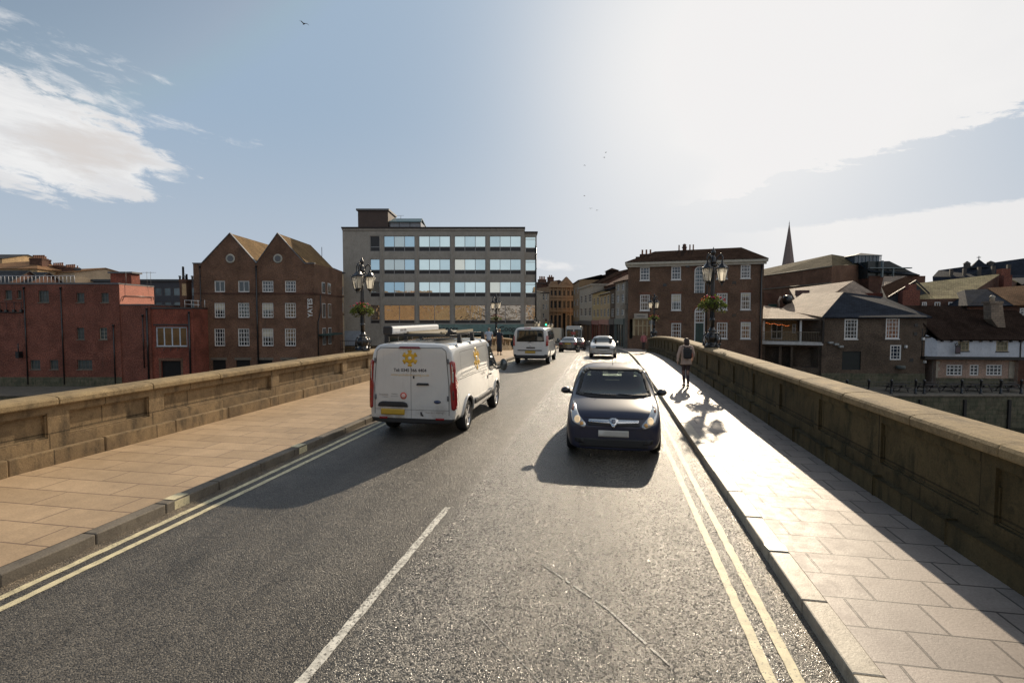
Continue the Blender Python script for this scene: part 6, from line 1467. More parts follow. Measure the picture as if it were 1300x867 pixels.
conform(bv, 'rear', [(-.33, 1.86), (.05, 1.86), (.02, 1.90), (-.3, 1.90)], .02, 'brake_light', M_RLAMP, root, sp=.1)
rear([(-.27, .60), (.27, .60), (.27, .72), (-.27, .72)], .015, 'number_plate', M_PLY, sp=.1, r=.01); rear([(-.66, .735), (.60, .735), (.60, .775), (-.66, .775)], .03, 'plate_strip', M_RUB, sp=.1, th=.03)
rear([(-.2, .86), (.25, .86), (.25, .92), (-.2, .92)], .02, 'door_handle', M_RUB, sp=.1); rear([(-.05, .99), (0, .95), (.05, .99), (0, 1.04)], .01, 'badge', M_CHR, sp=.1)
mb = MB().tube([proj(bv, 'rear', .0, 1.19, .03), proj(bv, 'rear', -.12, 1.15, .03), proj(bv, 'rear', .3, 1.28, .03)], .013, 6); mb.build('wiper', M_RUB, root)
for s in (-1, 1):
    lt = rear([(s*.80, .98), (s*.90, .98), (s*.90, 1.50), (s*.82, 1.50)], .02, 'tail_light', M_RLAMP, sp=.08, th=.04, r=.02); side = 'right' if s > 0 else 'left'
    conform(bv, side, [(-2.30, .98), (-2.18, 1.0), (-2.2, 1.5), (-2.27, 1.52)], .018, 'tail_light', M_RLAMP, root, sp=.08, th=.03)
    for a, b in ((-1.95, -.95), (-.85, .35)): conform(bv, side, [(a, 1.22), (b, 1.22), (b, 1.78), (a, 1.78)], .01, 'side_window', M_VGL, root, sp=.12, r=.06)
    conform(bv, side, [(.5, 1.18), (1.6, 1.14), (1.5, 1.28), (1.08, 1.72), (.9, 1.80), (.5, 1.80)], .01, 'side_window', M_VGL, root, sp=.12, r=.05)
    seam(bv, side, [(.43, .36), (.43, 1.84)], root, .012); seam(bv, side, [(-.9, .36), (-.9, 1.84)], root, .012); mirror(root, s*.93, 1.5, 1.15, s, M_RUB, .2, .28, .05)
conform(bv, 'front', [(-.72, 1.3), (.72, 1.3), (.62, 1.72), (-.62, 1.72)], .01, 'windscreen', M_VGL, root, sp=.12, r=.06)

# ---- the oncoming dark blue hatchback
CS = [(-1.96, .72, .60, .30, .50, .86, 1.0), (-1.86, .80, .62, .24, .5, .96, 1.12), (-1.62, .84, .60, .20, .5, 1.0, 1.36), (-1.2, .85, .64, .19, .5, .99, 1.45), (-.5, .855, .67, .18, .5, .97, 1.49), (.0, .855, .66, .18, .5, .955, 1.47), (.16, .855, .65, .18, .5, .95, 1.41), (.86, .85, .73, .18, .5, .91, .985), (1.3, .85, .71, .17, .48, .85, .93), (1.68, .835, .67, .16, .44, .76, .85), (1.88, .78, .62, .16, .40, .63, .72), (1.97, .66, .52, .18, .34, .53, .60)]
M_NAVY = paint('navy_paint', (.017, .020, .043), .38, metal=0, coat=.3)
WS = [(-.72, .985), (-.40, .955), (.40, .955), (.72, .985), (.635, 1.37), (.52, 1.425), (-.52, 1.425), (-.635, 1.37)]
def inpoly(x, y, P):
    c = False; j = len(P)-1
    for i in range(len(P)):
        if (P[i][1] > y) != (P[j][1] > y) and x < (P[j][0]-P[i][0])*(y-P[i][1])/(P[j][1]-P[i][1])+P[i][0]: c = not c
        j = i
    return c
WS_in = [(x*.93, 1.18+(z-1.18)*.86) for x, z in WS]
RW = [(-.60, 1.04), (.60, 1.04), (.50, 1.34), (-.50, 1.34)]
def ccls(c, n):
    if inpoly(c.x, c.z, WS_in) and 0 < c.y < 1.0: return None
    if inpoly(c.x, c.z, RW) and c.y < -1.4: return None
    return 'body'
root, bv = vehicle('hatchback_car', 'dark blue hatchback driving towards the viewer with chrome grille bar', 'car', .12, 10.95, math.pi, CS, (1.20, -1.28, .735), .30, .19, M_NAVY, 4, ccls, .345)
fr = lambda pts, off, nm, m, par=None, **k: conform(bv, 'front', pts, off, nm, m, par or root, **k)
fr(WS, .006, 'windscreen', clearglass('windscreen_glass', (.40, .47, .43), .09), sp=.09, th=.006)
conform(bv, 'rear', [(-.62, 1.02), (.62, 1.02), (.52, 1.36), (-.52, 1.36)], .006, 'rear_window', clearglass('rear_glass', (.72, .78, .74), .06), root, sp=.09, th=.006)
for k in range(len(WS)):   # black border printed round the glass
    a, b = WS[k], WS[(k+1) % len(WS)]; f_ = lambda p: (p[0]*.90, 1.18+(p[1]-1.18)*.80)
    fr([a, b, f_(b), f_(a)], .0085, 'glass_border', M_SEAM, sp=.05, th=.003)
for s in (-1, 1):
    h = fr([(s*.50, .555), (s*.71, .64), (s*.765, .80), (s*.745, .90), (s*.70, .90), (s*.60, .74), (s*.47, .62)], .010, 'headlight', M_CLAMP, sp=.05, th=.03, r=.03)
    fr([(s*.63+.055*math.cos(a*.5236), .685+.055*math.sin(a*.5236)) for a in range(12)], .016, 'lamp_lens', plain('warm_lens', (.85, .62, .34), .1, metal=.5, coat=1, emit=(1, .72, .42), estr=.45), h, sp=.05, th=.003)
    fr([(s*.55+.035*math.cos(a*.5236), .625+.03*math.sin(a*.5236)) for a in range(12)], .016, 'lamp_lens', plain('amber_lens', (.85, .42, .10), .1, coat=1), h, sp=.05, th=.003)
    fr([(s*.705, .80), (s*.745, .80), (s*.738, .87), (s*.712, .87)], .016, 'indicator_lens', plain('dark_amber', (.25, .08, .04), .1), h, sp=.05, th=.003)
    fr([(s*.50, .28), (s*.66, .30), (s*.68, .38), (s*.52, .37)], .008, 'fog_recess', M_RUB, sp=.05, th=.008, r=.02)
    side = 'right' if s > 0 else 'left'
    conform(bv, side, [(-.42, .99), (.62, .975), (.52, 1.06), (.12, 1.34), (-.08, 1.385), (-.42, 1.395)], .008, 'side_window', M_VGL, root, sp=.09, th=.01, r=.04)
    conform(bv, side, [(-1.45, 1.06), (-.52, 1.0), (-.52, 1.39), (-1.1, 1.36), (-1.38, 1.22)], .008, 'side_window', M_VGL, root, sp=.09, th=.01, r=.04)
    seam(bv, side, [(.72, .92), (.78, .6), (.66, .28), (-.42, .26), (-.49, .9), (-.47, 1.40)], root, .01); conform(bv, side, [(-.40, .86), (-.24, .86), (-.24, .885), (-.40, .885)], .025, 'door_handle', M_NAVY, root, sp=.05, th=.03)
    mirror(root, s*.80, .56, 1.01, s, plain('mirror_black', (.014, .015, .02), .3, coat=.5), .19, .14, .05)
    conform(bv, 'rear', [(s*.62, .72), (s*.78, .72), (s*.76, 1.0), (s*.66, 1.0)], .01, 'tail_light', M_RLAMP, root, sp=.06)
# grille bar with a griffin-like V badge, lower grille, plate, bonnet seams
fr([(-.43, .655), (-.08, .635), (.08, .635), (.43, .655), (.43, .695), (-.43, .695)], .014, 'grille_bar', M_CHR, sp=.05, th=.02)
fr([(-.44, .60), (.44, .60), (.46, .65), (-.46, .65)], .004, 'grille', M_RUB, sp=.05, th=.004); fr([(-.60, .225), (.60, .225), (.54, .375), (-.54, .375)], .004, 'lower_grille', M_RUB, sp=.05, th=.004, r=.02)
bd = fr([(0, .555), (.055, .64), (.085, .69), (.04, .715), (-.04, .715), (-.085, .69), (-.055, .64)], .024, 'badge', M_CHR, sp=.03, th=.02)
fr([(.04*math.cos(a*.5236), .668+.034*math.sin(a*.5236)) for a in range(12)], .028, 'badge_centre', plain('badge_grey', (.20, .21, .24), .25, metal=.5), bd, sp=.03, th=.003)
fr([(-.26, .415), (.26, .415), (.26, .525), (-.26, .525)], .022, 'number_plate', M_PLW, sp=.06, th=.02, r=.01)
seam(bv, 'front', [(-.70, .92), (-.62, .80), (-.50, .72), (.50, .72), (.62, .80), (.70, .92)], root, .008); seam(bv, 'front', [(-.6, .545), (-.3, .54), (.3, .54), (.6, .545)], root, .006)
for x0, x1 in ((-.05, .55), (-.6, -.1)): MB().tube([proj(bv, 'front', x0, .985, .02), proj(bv, 'front', (x0+x1)/2, .99, .02), proj(bv, 'front', x1, 1.0, .02)], .009, 6).build('wiper', M_RUB, root)
fr([(-.50, 1.33), (-.42, 1.33), (-.42, 1.37), (-.50, 1.37)], -.003, 'tax_disc', plain('disc_pale', (.5, .55, .45), .5), sp=.05, th=.002)
fr([(-.55, 1.015), (-.38, 1.01), (-.38, 1.03), (-.55, 1.035)], -.003, 'dashboard_paper', plain('paper_white', (.75, .75, .7), .6), sp=.05, th=.002)
MB().tube([(0, -.15, 1.46), (0, -.42, 1.72)], .006, 6).build('aerial', M_RUB, root)
MB().box(-.72, .72, -1.6, .85, .22, .30).hull([(x, y, z) for x in (-.74, .74) for y, z in ((.60, .5), (.60, .90), (.84, .5), (.84, .90))]).build('dashboard', plain('dash_black', (.016, .016, .017), .8), root)
M_SEAT = plain('seat_cloth', (.035, .035, .04), .9)
for x in (-.36, .36):
    sm_ = MB().bbox(x-.24, x+.24, -.65, -.05, .45, .62, .05).hull([(x+a*b, y, z) for a in (-1, 1) for b, y, z in ((.23, -.72, .55), (.23, -.58, .55), (.2, -.90, 1.08), (.2, -.80, 1.10))]).bbox(x-.12, x+.12, -.93, -.84, 1.13, 1.30, .035); sm_.build('seat', M_SEAT, root)
MB().bbox(-.6, .6, -1.35, -1.2, .55, 1.02, .04).bbox(-.45, -.22, -1.38, -1.3, 1.03, 1.2, .03).bbox(.22, .45, -1.38, -1.3, 1.03, 1.2, .03).build('rear_seat', M_SEAT, root)
sw = MB(); sw.tube([(.36+.18*math.cos(a*.3927), .42-.05*math.sin(a*.3927)*1.2, .90+.17*math.sin(a*.3927)) for a in range(17)], .014, 6); sw.build('steering_wheel', M_SEAT, root)
MB().bbox(-.10, .10, .02, .04, 1.31, 1.37, .01).build('inner_mirror', M_SEAT, root)
HATCH = root

# ---- oncoming silver saloon
SS = [(-2.1, .70, .6, .30, .5, .82, .90), (-2.0, .80, .62, .25, .5, .90, .96), (-1.35, .83, .62, .2, .5, .92, 1.0), (-.85, .84, .56, .2, .5, .93, 1.36), (-.2, .84, .575, .2, .5, .93, 1.405), (.25, .84, .56, .2, .5, .92, 1.37), (.80, .84, .66, .2, .5, .90, .97), (1.5, .83, .66, .2, .5, .84, .90), (1.98, .80, .62, .22, .48, .76, .82), (2.1, .74, .56, .24, .46, .66, .74)]
def saloon(name, label, X, Y, rz, pm, front_detail=True, st=SS):
    global bv
    root, bv = vehicle(name, label, 'car', X, Y, rz, st, (1.32, -1.25, .73), .30, .19, pm, 3, lambda c, n: 'bumper' if c.z < .30 else 'body', .34)
    g = lambda side, pts, off, nm, m, **k: conform(bv, side, pts, off, nm, m, root, sp=.1, **k)
    g('front', [(-.66, .98), (.66, .98), (.54, 1.34), (-.54, 1.34)], .008, 'windscreen', M_VGL, r=.05); g('rear', [(-.62, 1.01), (.62, 1.01), (.52, 1.32), (-.52, 1.32)], .008, 'rear_window', M_VGL, r=.05)
    for s in (-1, 1):
        side = 'right' if s > 0 else 'left'
        g(side, [(-.05, .96), (.62, .96), (.22, 1.30), (-.05, 1.33)], .008, 'side_window', M_VGL, r=.04); g(side, [(-1.1, .97), (-.12, .96), (-.12, 1.33), (-.75, 1.29)], .008, 'side_window', M_VGL, r=.04)
        seam(bv, side, [(-.08, .25), (-.08, .95)], root, .01); seam(bv, side, [(.72, .3), (.78, .9)], root, .01)
        g('front', [(s*.46, .60), (s*.72, .61), (s*.73, .74), (s*.46, .73)], .014, 'headlight', M_CLAMP, th=.02, r=.02)
        g('rear', [(s*.46, .68), (s*.74, .68), (s*.75, .86), (s*.50, .84)], .014, 'tail_light', M_RLAMP, th=.02, r=.02); mirror(root, s*.80, .55, .98, s, pm, .16, .12, .04)
        g('front', [(s*.44, .32), (s*.62, .32), (s*.62, .39), (s*.44, .39)], .014, 'fog_light', M_CLAMP, th=.01, r=.02)
    g('front', [(-.44, .60), (.44, .60), (.42, .73), (-.42, .73)], .010, 'grille', M_RUB, r=.02); g('front', [(-.26, .43), (.26, .43), (.26, .54), (-.26, .54)], .014, 'number_plate', M_PLW)
    g('rear', [(-.26, .70), (.26, .70), (.26, .81), (-.26, .81)], .014, 'number_plate', M_PLY); g('front', [(-.6, .24), (.6, .24), (.58, .31), (-.58, .31)], .010, 'lower_grille', M_RUB, r=.02)
    return root
saloon('saloon_car', 'silver saloon car driving towards the viewer beyond the blue hatchback', -.27, 34.4, math.pi, paint('silver_paint', (.42, .42, .41), .3, metal=.6))
saloon('saloon_car', 'black saloon car with red tail lights driving away past the windowed white van', -3.35, 46.5, 0, paint('black_paint', (.015, .016, .016), .2))
saloon('saloon_car', 'dark brown car partly hidden ahead of the black saloon', -2.95, 57.5, 0, paint('brown_paint', (.06, .025, .018), .25), st=CS[:1]+SS[1:] if False else SS)

# ---- box van and minibus further up the street
def boxy(name, label, cat, X, Y, rz, w, L_, h, pm, wins, lights=M_RLAMP, zb=.45):
    st = [(-L_/2, w*.95, w*.90, zb, .9, 1.5, h-.05), (-L_/2+.08, w, w*.96, zb, .9, 1.5, h), (L_/2-1.9, w, w*.96, zb, .9, 1.5, h), (L_/2-1.2, w, w*.94, zb, .9, 1.4, h-.1), (L_/2-.5, w*.98, w*.88, zb, .8, 1.2, h*.62 if h < 2.6 else h-.3), (L_/2, w*.9, w*.8, zb, .7, 1.05, 1.15 if h < 2.6 else h-.5)]
    root, bv = vehicle(name, label, cat, X, Y, rz, st, (L_/2-1.0, -L_/2+1.1, w-.14), .36, .22, pm, 3, lambda c, n: 'bumper' if c.z < zb+.12 else 'body', .43)
    for sd, pts in wins: conform(bv, sd, pts, .012, {'rear': 'rear_window', 'front': 'windscreen'}.get(sd, 'side_window'), M_VGL, root, sp=.15, r=.05)
    for s in (-1, 1): conform(bv, 'rear', [(s*(w-.22), .85), (s*(w-.1), .85), (s*(w-.1), 1.25), (s*(w-.22), 1.25)], .02, 'tail_light', lights, root, sp=.1)
    conform(bv, 'rear', [(-.26, .62), (.26, .62), (.26, .73), (-.26, .73)], .015, 'number_plate', M_PLY, root, sp=.1)
    return root, bv
boxy('box_van', 'small pale box van standing far up the street left of the minibus', 'van', -5.35, 86, 0, .98, 5.5, 2.9, paint('pale_grey_paint', (.5, .52, .48), .4), [])
rb, bvb = boxy('minibus', 'white minibus rear with wide dark windows ahead of the brown car', 'minibus', -3.2, 71, 0, 1.12, 7, 2.95, paint('bus_white', (.5, .53, .52), .35), [('rear', [(-.92, 1.45), (-.08, 1.45), (-.08, 2.45), (-.92, 2.45)]), ('rear', [(.08, 1.45), (.92, 1.45), (.92, 2.45), (.08, 2.45)]), ('right', [(-3.1, 1.5), (1.8, 1.5), (1.8, 2.4), (-3.1, 2.4)]), ('left', [(-3.1, 1.5), (1.8, 1.5), (1.8, 2.4), (-3.1, 2.4)])])
conform(bvb, 'rear', [(-.3, 1.75), (.25, 1.75), (.25, 2.15), (-.3, 2.15)], .03, 'window_poster', plain('poster_red', (.35, .08, .06), .6), rb, sp=.15)

# ------------------------------------------------------------------ people
SKIN = plain('skin', (.42, .25, .18), .55, var=.05)
def lathe_y(mb, secs, seg=16, smooth=True):
    """stack of ellipses (cx, cy, z, rx, ry)"""
    v = []; n = len(secs)
    for cx, cy, z, rx, ry in secs:
        for k in range(seg): a = 2*math.pi*k/seg; v.append((cx+rx*math.cos(a), cy+ry*math.sin(a), z))
    f = [(i*seg+k, i*seg+(k+1) % seg, (i+1)*seg+(k+1) % seg, (i+1)*seg+k) for i in range(n-1) for k in range(seg)]
    f += [tuple(range(seg-1, -1, -1)), tuple((n-1)*seg+k for k in range(seg))]; mb.add(v, f, smooth)
def spline(pts, n=4):
    pts = [Vector(p) for p in pts]; out = []
    for i in range(len(pts)-1):
        p0, p1, p2, p3 = pts[max(i-1, 0)], pts[i], pts[i+1], pts[min(i+2, len(pts)-1)]
        for k in range(n):
            t = k/n; out.append(.5*((2*p1)+(p2-p0)*t+(2*p0-5*p1+4*p2-p3)*t*t+(3*p1-p0-3*p2+p3)*t**3))
    return out+[pts[-1]]
def radii(rs, n=4): return [rs[i]+(rs[i+1]-rs[i])*k/n for i in range(len(rs)-1) for k in range(n)]+[rs[-1]]
def person(label, loc, rz, H, pose, clothes, group=None):
    """faces +y; pose gives the joints of legs and arms in a 1.7 m figure"""
    s = H/1.7; root = thing('person', label, 'person', loc, rz, group)
    J = dict(pelvis=(0, 0, .92), waist=(0, .0, 1.05), chest=(0, .0, 1.25), neck=(0, .0, 1.43), head=(0, .02, 1.56))
    J.update({k: v for k, v in pose.items() if k != 'head'})
    V, E, Rd = [], [], []
    def nd(p, r, par=None): V.append(Vector(p)*s); Rd.append(r if hasattr(r, '__len__') else (r, r)); (E.append((par, len(V)-1)) if par is not None else None); return len(V)-1
    p0 = nd(J['pelvis'], (.14, .10)); w0 = nd(J['waist'], (.12, .085), p0); c0 = nd(J['chest'], (.15, .10), w0); n0 = nd(J['neck'], .052, c0); n1 = nd((0, .01, 1.49), .05, n0); h0 = nd((0, .02, 1.54), (.066, .078), n1); h1 = nd((0, .012, 1.62), (.076, .092), h0); h2 = nd((0, .0, 1.675), (.05, .06), h1)
    for sd in ('L', 'R'):
        sg = -1 if sd == 'L' else 1; hp, kn, an, to = J['hip'+sd], J['knee'+sd], J['ankle'+sd], J['toe'+sd]
        a = nd(hp, .085, p0); b = nd(kn, .052, a); m_ = nd(tuple((Vector(kn)*.65+Vector(an)*.35)), .052, b); c = nd(an, .034, m_); d = nd(to, .035, c)
        sh, el, wr, ha = J['sh'+sd], J['el'+sd], J['wr'+sd], J['ha'+sd]
        a = nd(sh, .052, c0); b = nd(el, .038, a); c = nd(wr, .025, b); d = nd(ha, (.034, .018), c)
    me = bpy.data.meshes.new('body'); me.from_pydata(V, E, []); o = bpy.data.objects.new('body_', me); COL.objects.link(o)
    sk = o.modifiers.new('skin', 'SKIN'); sk.use_smooth_shade = True
    for i, r in enumerate(Rd): me.skin_vertices[0].data[i].radius = (r[0]*s, r[1]*s)
    me.skin_vertices[0].data[0].use_root = True
    ss = o.modifiers.new('s', 'SUBSURF'); ss.levels = 1
    dg = bpy.context.evaluated_depsgraph_get(); bmh = bmesh.new(); m2 = bpy.data.meshes.new_from_object(o.evaluated_get(dg)); bmh.from_mesh(m2); bpy.data.objects.remove(o)
    mb = MB(); mb.bm(bmh, True)
    for sd in ('L', 'R'):   # fingers
        wr, ha = Vector(J['wr'+sd]), Vector(J['ha'+sd]); d = (ha-wr).normalized(); sg = -1 if sd == 'L' else 1; side = Vector((0, 1, 0)) if abs(d.y) < .8 else Vector((0, 0, 1)); side = (side-d*side.dot(d)).normalized(); cup = Vector((-sg, 0, 0)); cup = (cup-d*cup.dot(d)).normalized()
        for k, (of, ln) in enumerate(((.026, .070), (.009, .08), (-.009, .075), (-.026, .058))): b = ha+side*of; mb.tube([q*s for q in (b-d*.01, b+d*ln*.5+cup*.004, b+d*ln*.85+cup*.022)], [.0085*s, .008*s, .0065*s], 6)
        b = wr+(ha-wr)*.5+side*.025; mb.tube([q*s for q in (b, b+side*.022+d*.025, b+side*.028+d*.055+cup*.01)], [.01*s, .009*s, .007*s], 6)
    # face
    mb.tube([q*s for q in (Vector((0, .085, 1.60)), Vector((0, .112, 1.567)), Vector((0, .09, 1.556)))], [.008*s, .014*s, .01*s], 6)
    for sg in (-1, 1): mb.ball((sg*.076*s, .0, 1.578*s), .5, 8, 6, (.018*s, .04*s, .058*s))
    mb.build('body', clothes.get('skin', SKIN), root)
    eyes = MB(); [eyes.ball((sg*.03*s, .083*s, 1.592*s), .011*s, 8, 6) for sg in (-1, 1)]; eyes.build('eyes', plain('eye_dark', (.05, .04, .035), .3), root)
    MB().ball((0, .084*s, 1.528*s), .5, 8, 6, (.045*s, .012*s, .012*s)).build('mouth', plain('lips', (.35, .13, .11), .5), root)
    q = lambda p: tuple(Vector(p)*s)
    def sleeves(m, k, r0, r1, grow=1.0):
        for sd in ('L', 'R'):
            sh, el, wr = Vector(J['sh'+sd]), Vector(J['el'+sd]), Vector(J['wr'+sd]); pts = [sh+(Vector((0, 0, 1.36))-sh)*.35, sh, (sh+el)/2, el, (el+wr)/2, wr]; n = {1: 3, 2: 6}[k] if k < 3 else 6
            pts = pts[:n]; rs = [r0*.9, r0, r0*.97, (r0+r1)/2, r1*1.05, r1][:n]
            sp_ = [p*s for p in spline(pts, 3)]; rr = [r*s for r in radii(rs, 3)]; m.tube(sp_, rr, 12)
    kind = clothes['top']; mt = clothes['topm']
    m = MB(); px, py, pz = J['pelvis']
    bot = clothes.get('hem', .92); fl = clothes.get('flare', 1.0)
    secs = [(px, py, bot, .175*fl, .125*fl*1.05)]
    if bot < .8: secs += [(px, py, bot+(.9-bot)*.5, .17*(fl+1)/2, .125*(fl+1)/2)]
    secs += [(px, py, .94, .172, .125), (0, 0, 1.05, .15*clothes.get('bulk', 1), .11*clothes.get('bulk', 1)), (0, 0, 1.2, .165*clothes.get('bulk', 1), .12*clothes.get('bulk', 1)), (0, 0, 1.33, .18, .115), (0, 0, 1.39, .15, .095), (0, 0, 1.43, .085, .07), (0, 0, 1.46, .062, .06)]
    lathe_y(m, [(a*s, b*s, c*s, d*s, e*s) for a, b, c, d, e in secs], 20); sleeves(m, 3 if clothes.get('long', True) else 1, .066 if clothes.get('long', True) else .062, .042)
    m.build(kind, mt, root)
    if 'hood' in clothes: MB().tube([q(p) for p in spline([(-.10, .0, 1.44), (-.09, -.08, 1.42), (0, -.115, 1.40), (.09, -.08, 1.42), (.10, 0, 1.44)], 3)], [.03*s+.012*s*math.sin(math.pi*i/12) for i in range(13)], 8).build('hood', mt, root)
    if clothes.get('legs'):
        m = MB()
        for sd in ('L', 'R'):
            hp, kn, an = Vector(J['hip'+sd]), Vector(J['knee'+sd]), Vector(J['ankle'+sd]); k = clothes.get('leglen', 1)
            pts = [hp+Vector((0, 0, .08)), hp, (hp+kn)/2, kn, (kn+an)/2, an+(kn-an)*.06]; rs = [.10, .098, .082, .062, .062, .045]
            if k < 1: pts = pts[:4]; rs = [.10, .10, .092, .082]
            m.tube([p*s for p in spline(pts, 3)], [r*s*clothes.get('legw', 1) for r in radii(rs, 3)], 12)
        m.build(clothes['legs'], clothes['legsm'], root)
    m = MB()
    for sd in ('L', 'R'):
        an, to = Vector(J['ankle'+sd]), Vector(J['toe'+sd]); f = (to-an); f.z = 0; f.normalize() if f.length > .01 else None
        heel = Vector((an.x, an.y, max(an.z-.05, .03)))-f*.04; tip = Vector((to.x, to.y, max(to.z-.0, .028)))+f*.05
        m.tube([p*s for p in (heel-f*.015, heel+f*.03, (heel+tip)/2+Vector((0, 0, .012)), tip-f*.04, tip)], [(.034*s, .030*s), (.042*s, .040*s), (.042*s, .036*s), (.042*s, .026*s), (.02*s, .014*s)], 12)
    m.build('shoes', clothes.get('shoem', plain('shoe_black', (.02, .02, .022), .5)), root)
    hm = clothes.get('hairm'); m = MB()
    if hm:
        m.ball((0, -.012*s, 1.615*s), .5, 16, 12, (.18*s, .205*s, .165*s))
        if clothes.get('hair') == 'long': m.ball((0, -.055*s, 1.53*s), .5, 14, 10, (.185*s, .13*s, .28*s))
        # keep the face clear
        m.v = [(x, y if not (y > .055*s and z < 1.625*s) else .045*s, z) for x, y, z in m.v]
        m.build('hair', hm, root)
    return root, s
WALK = dict(hipL=(-.09, 0, .88), hipR=(.09, 0, .88), kneeL=(-.085, .10, .50), kneeR=(.08, -.02, .49), ankleL=(-.075, .02, .11), ankleR=(.07, -.26, .17), toeL=(-.08, .15, .035), toeR=(.075, -.17, .05),
            shL=(-.175, 0, 1.37), shR=(.175, 0, 1.37), elL=(-.25, -.10, 1.12), elR=(.25, .02, 1.11), wrL=(-.26, -.03, .88), wrR=(.24, .16, .92), haL=(-.26, .0, .81), haR=(.235, .21, .87))
STAND = dict(hipL=(-.09, 0, .88), hipR=(.09, 0, .88), kneeL=(-.10, .03, .49), kneeR=(.10, .01, .49), ankleL=(-.11, .0, .09), ankleR=(.11, -.03, .09), toeL=(-.13, .14, .035), toeR=(.13, .11, .035),
             shL=(-.175, 0, 1.37), shR=(.175, 0, 1.37), elL=(-.24, -.02, 1.12), elR=(.24, -.02, 1.12), wrL=(-.25, .05, .89), wrR=(.25, .06, .89), haL=(-.25, .08, .82), haR=(.25, .09, .82))
WALK2 = dict(WALK, ankleR=(.045, -.16, .10), toeR=(.05, -.03, .035), kneeR=(.06, .02, .49), kneeL=(-.065, .10, .50), ankleL=(-.045, .04, .09), toeL=(-.055, .17, .035), hipL=(-.08, 0, .88), hipR=(.08, 0, .88))
wl = PG(872, 17.3)
p1, s_ = person('woman in a pale pink coat walking away along the right pavement with a backpack', (wl.x, wl.y, .125), R(4), 1.66, dict(WALK2, elL=(-.27, -.03, 1.11), wrL=(-.29, -.02, .88), haL=(-.29, 0, .81)), dict(top='coat', topm=plain('coat_beige', (.44, .33, .27), .85, bmp=.004, bscale=30), hem=.78, flare=1.16, bulk=1.12, hood=1, legs='trousers', legsm=plain('leggings_dark', (.045, .028, .032), .8), legw=.84, hairm=plain('hair_dark', (.03, .016, .012), .6), hair='long'))
bp = thing('backpack', 'small black backpack worn by the woman in the pale coat', 'backpack', (wl.x, wl.y, .125+.93*s_), R(4))
M_BPK = plain('backpack_black', (.018, .018, .02), .7, bmp=.003, bscale=50)
b = MB().bbox(-.135, .135, -.27, -.125, .06, .42, .05); b.build('bag', M_BPK, bp); MB().bbox(-.11, .11, -.305, -.268, .08, .24, .03).build('front_pocket', M_BPK, bp); MB().bbox(.128, .155, -.25, -.15, .10, .25, .02).build('side_pocket', plain('coral_trim', (.45, .12, .09), .7), bp)
for sg in (-1, 1): MB().tube([tuple(p) for p in spline([(sg*.085, -.16, .40), (sg*.10, -.09, .475), (sg*.105, .03, .485), (sg*.12, .12, .40), (sg*.14, .11, .25), (sg*.14, -.06, .12)], 3)], .018, 6, flat=.5).build('strap', M_BPK, bp)
MB().tube([(-.03, -.2, .42), (0, -.2, .46), (.03, -.2, .42)], .008, 6).build('handle', M_BPK, bp)
q = PG(620.5, 34.2); person('man in pale blue shirt and dark shorts standing by the left parapet', (q.x, q.y, .12+zr(q.y)), R(20), 1.78, STAND, dict(top='shirt', topm=plain('shirt_blue', (.35, .42, .52), .85), long=False, hem=.88, legs='shorts', legsm=plain('shorts_navy', (.025, .028, .045), .8), leglen=.5, hairm=plain('hair_grey', (.16, .13, .11), .7)))
q = PG(634, 33.0); person('woman in long dark navy dress standing beside the man in shorts', (q.x, q.y, .12+zr(q.y)), R(-15), 1.70, STAND, dict(top='dress', topm=plain('dress_navy', (.014, .02, .038), .8), long=False, hem=.22, flare=1.05, bulk=1.15, hairm=plain('hair_fair', (.28, .17, .10), .7)))
q = PG(799.5, 64.5); person('distant pedestrian in a white top and dark trousers near the georgian corner', (q.x, q.y, .12+zr(q.y)), R(190), 1.68, WALK2, dict(top='jacket', topm=plain('white_cloth', (.55, .53, .52), .85), hem=.86, legs='trousers', legsm=plain('trousers_blue', (.03, .035, .06), .8), hairm=plain('hair_brown', (.08, .045, .03), .7)))
q = PG(817.5, 49.5); person('pedestrian in a dull pink jacket at the far end of the right parapet', (q.x, q.y, .12+zr(q.y)), R(185), 1.74, WALK2, dict(top='jacket', topm=plain('pink_cloth', (.40, .13, .13), .85), hem=.84, legs='trousers', legsm=plain('trousers_brown', (.05, .035, .03), .8), hairm=plain('hair_brown', (.08, .045, .03), .7)))
# driver of the blue hatchback
dq = Vector((-.36, -.45, 0)); hz_ = HATCH.location; SIT = dict(pelvis=(0, 0, .92), hipL=(-.09, 0, .90), hipR=(.09, 0, .90), kneeL=(-.12, .45, 1.02), kneeR=(.12, .45, 1.02), ankleL=(-.12, .68, .68), ankleR=(.12, .68, .68), toeL=(-.12, .82, .66), toeR=(.12, .82, .66), shL=(-.175, 0, 1.37), shR=(.175, 0, 1.37), elL=(-.26, .2, 1.18), elR=(.26, .2, 1.18), wrL=(-.17, .46, 1.25), wrR=(.17, .46, 1.25), haL=(-.13, .52, 1.27), haR=(.13, .52, 1.27))
person('driver in dark clothes seated behind the wheel of the blue hatchback', (HATCH.location.x-.36, HATCH.location.y+.52, -.38), math.pi, 1.70, SIT, dict(top='jumper', topm=plain('jumper_dark', (.06, .045, .05), .9), hem=.90, legs='trousers', legsm=plain('trousers_brown', (.05, .035, .03), .8), hairm=plain('hair_brown', (.08, .045, .03), .7)))

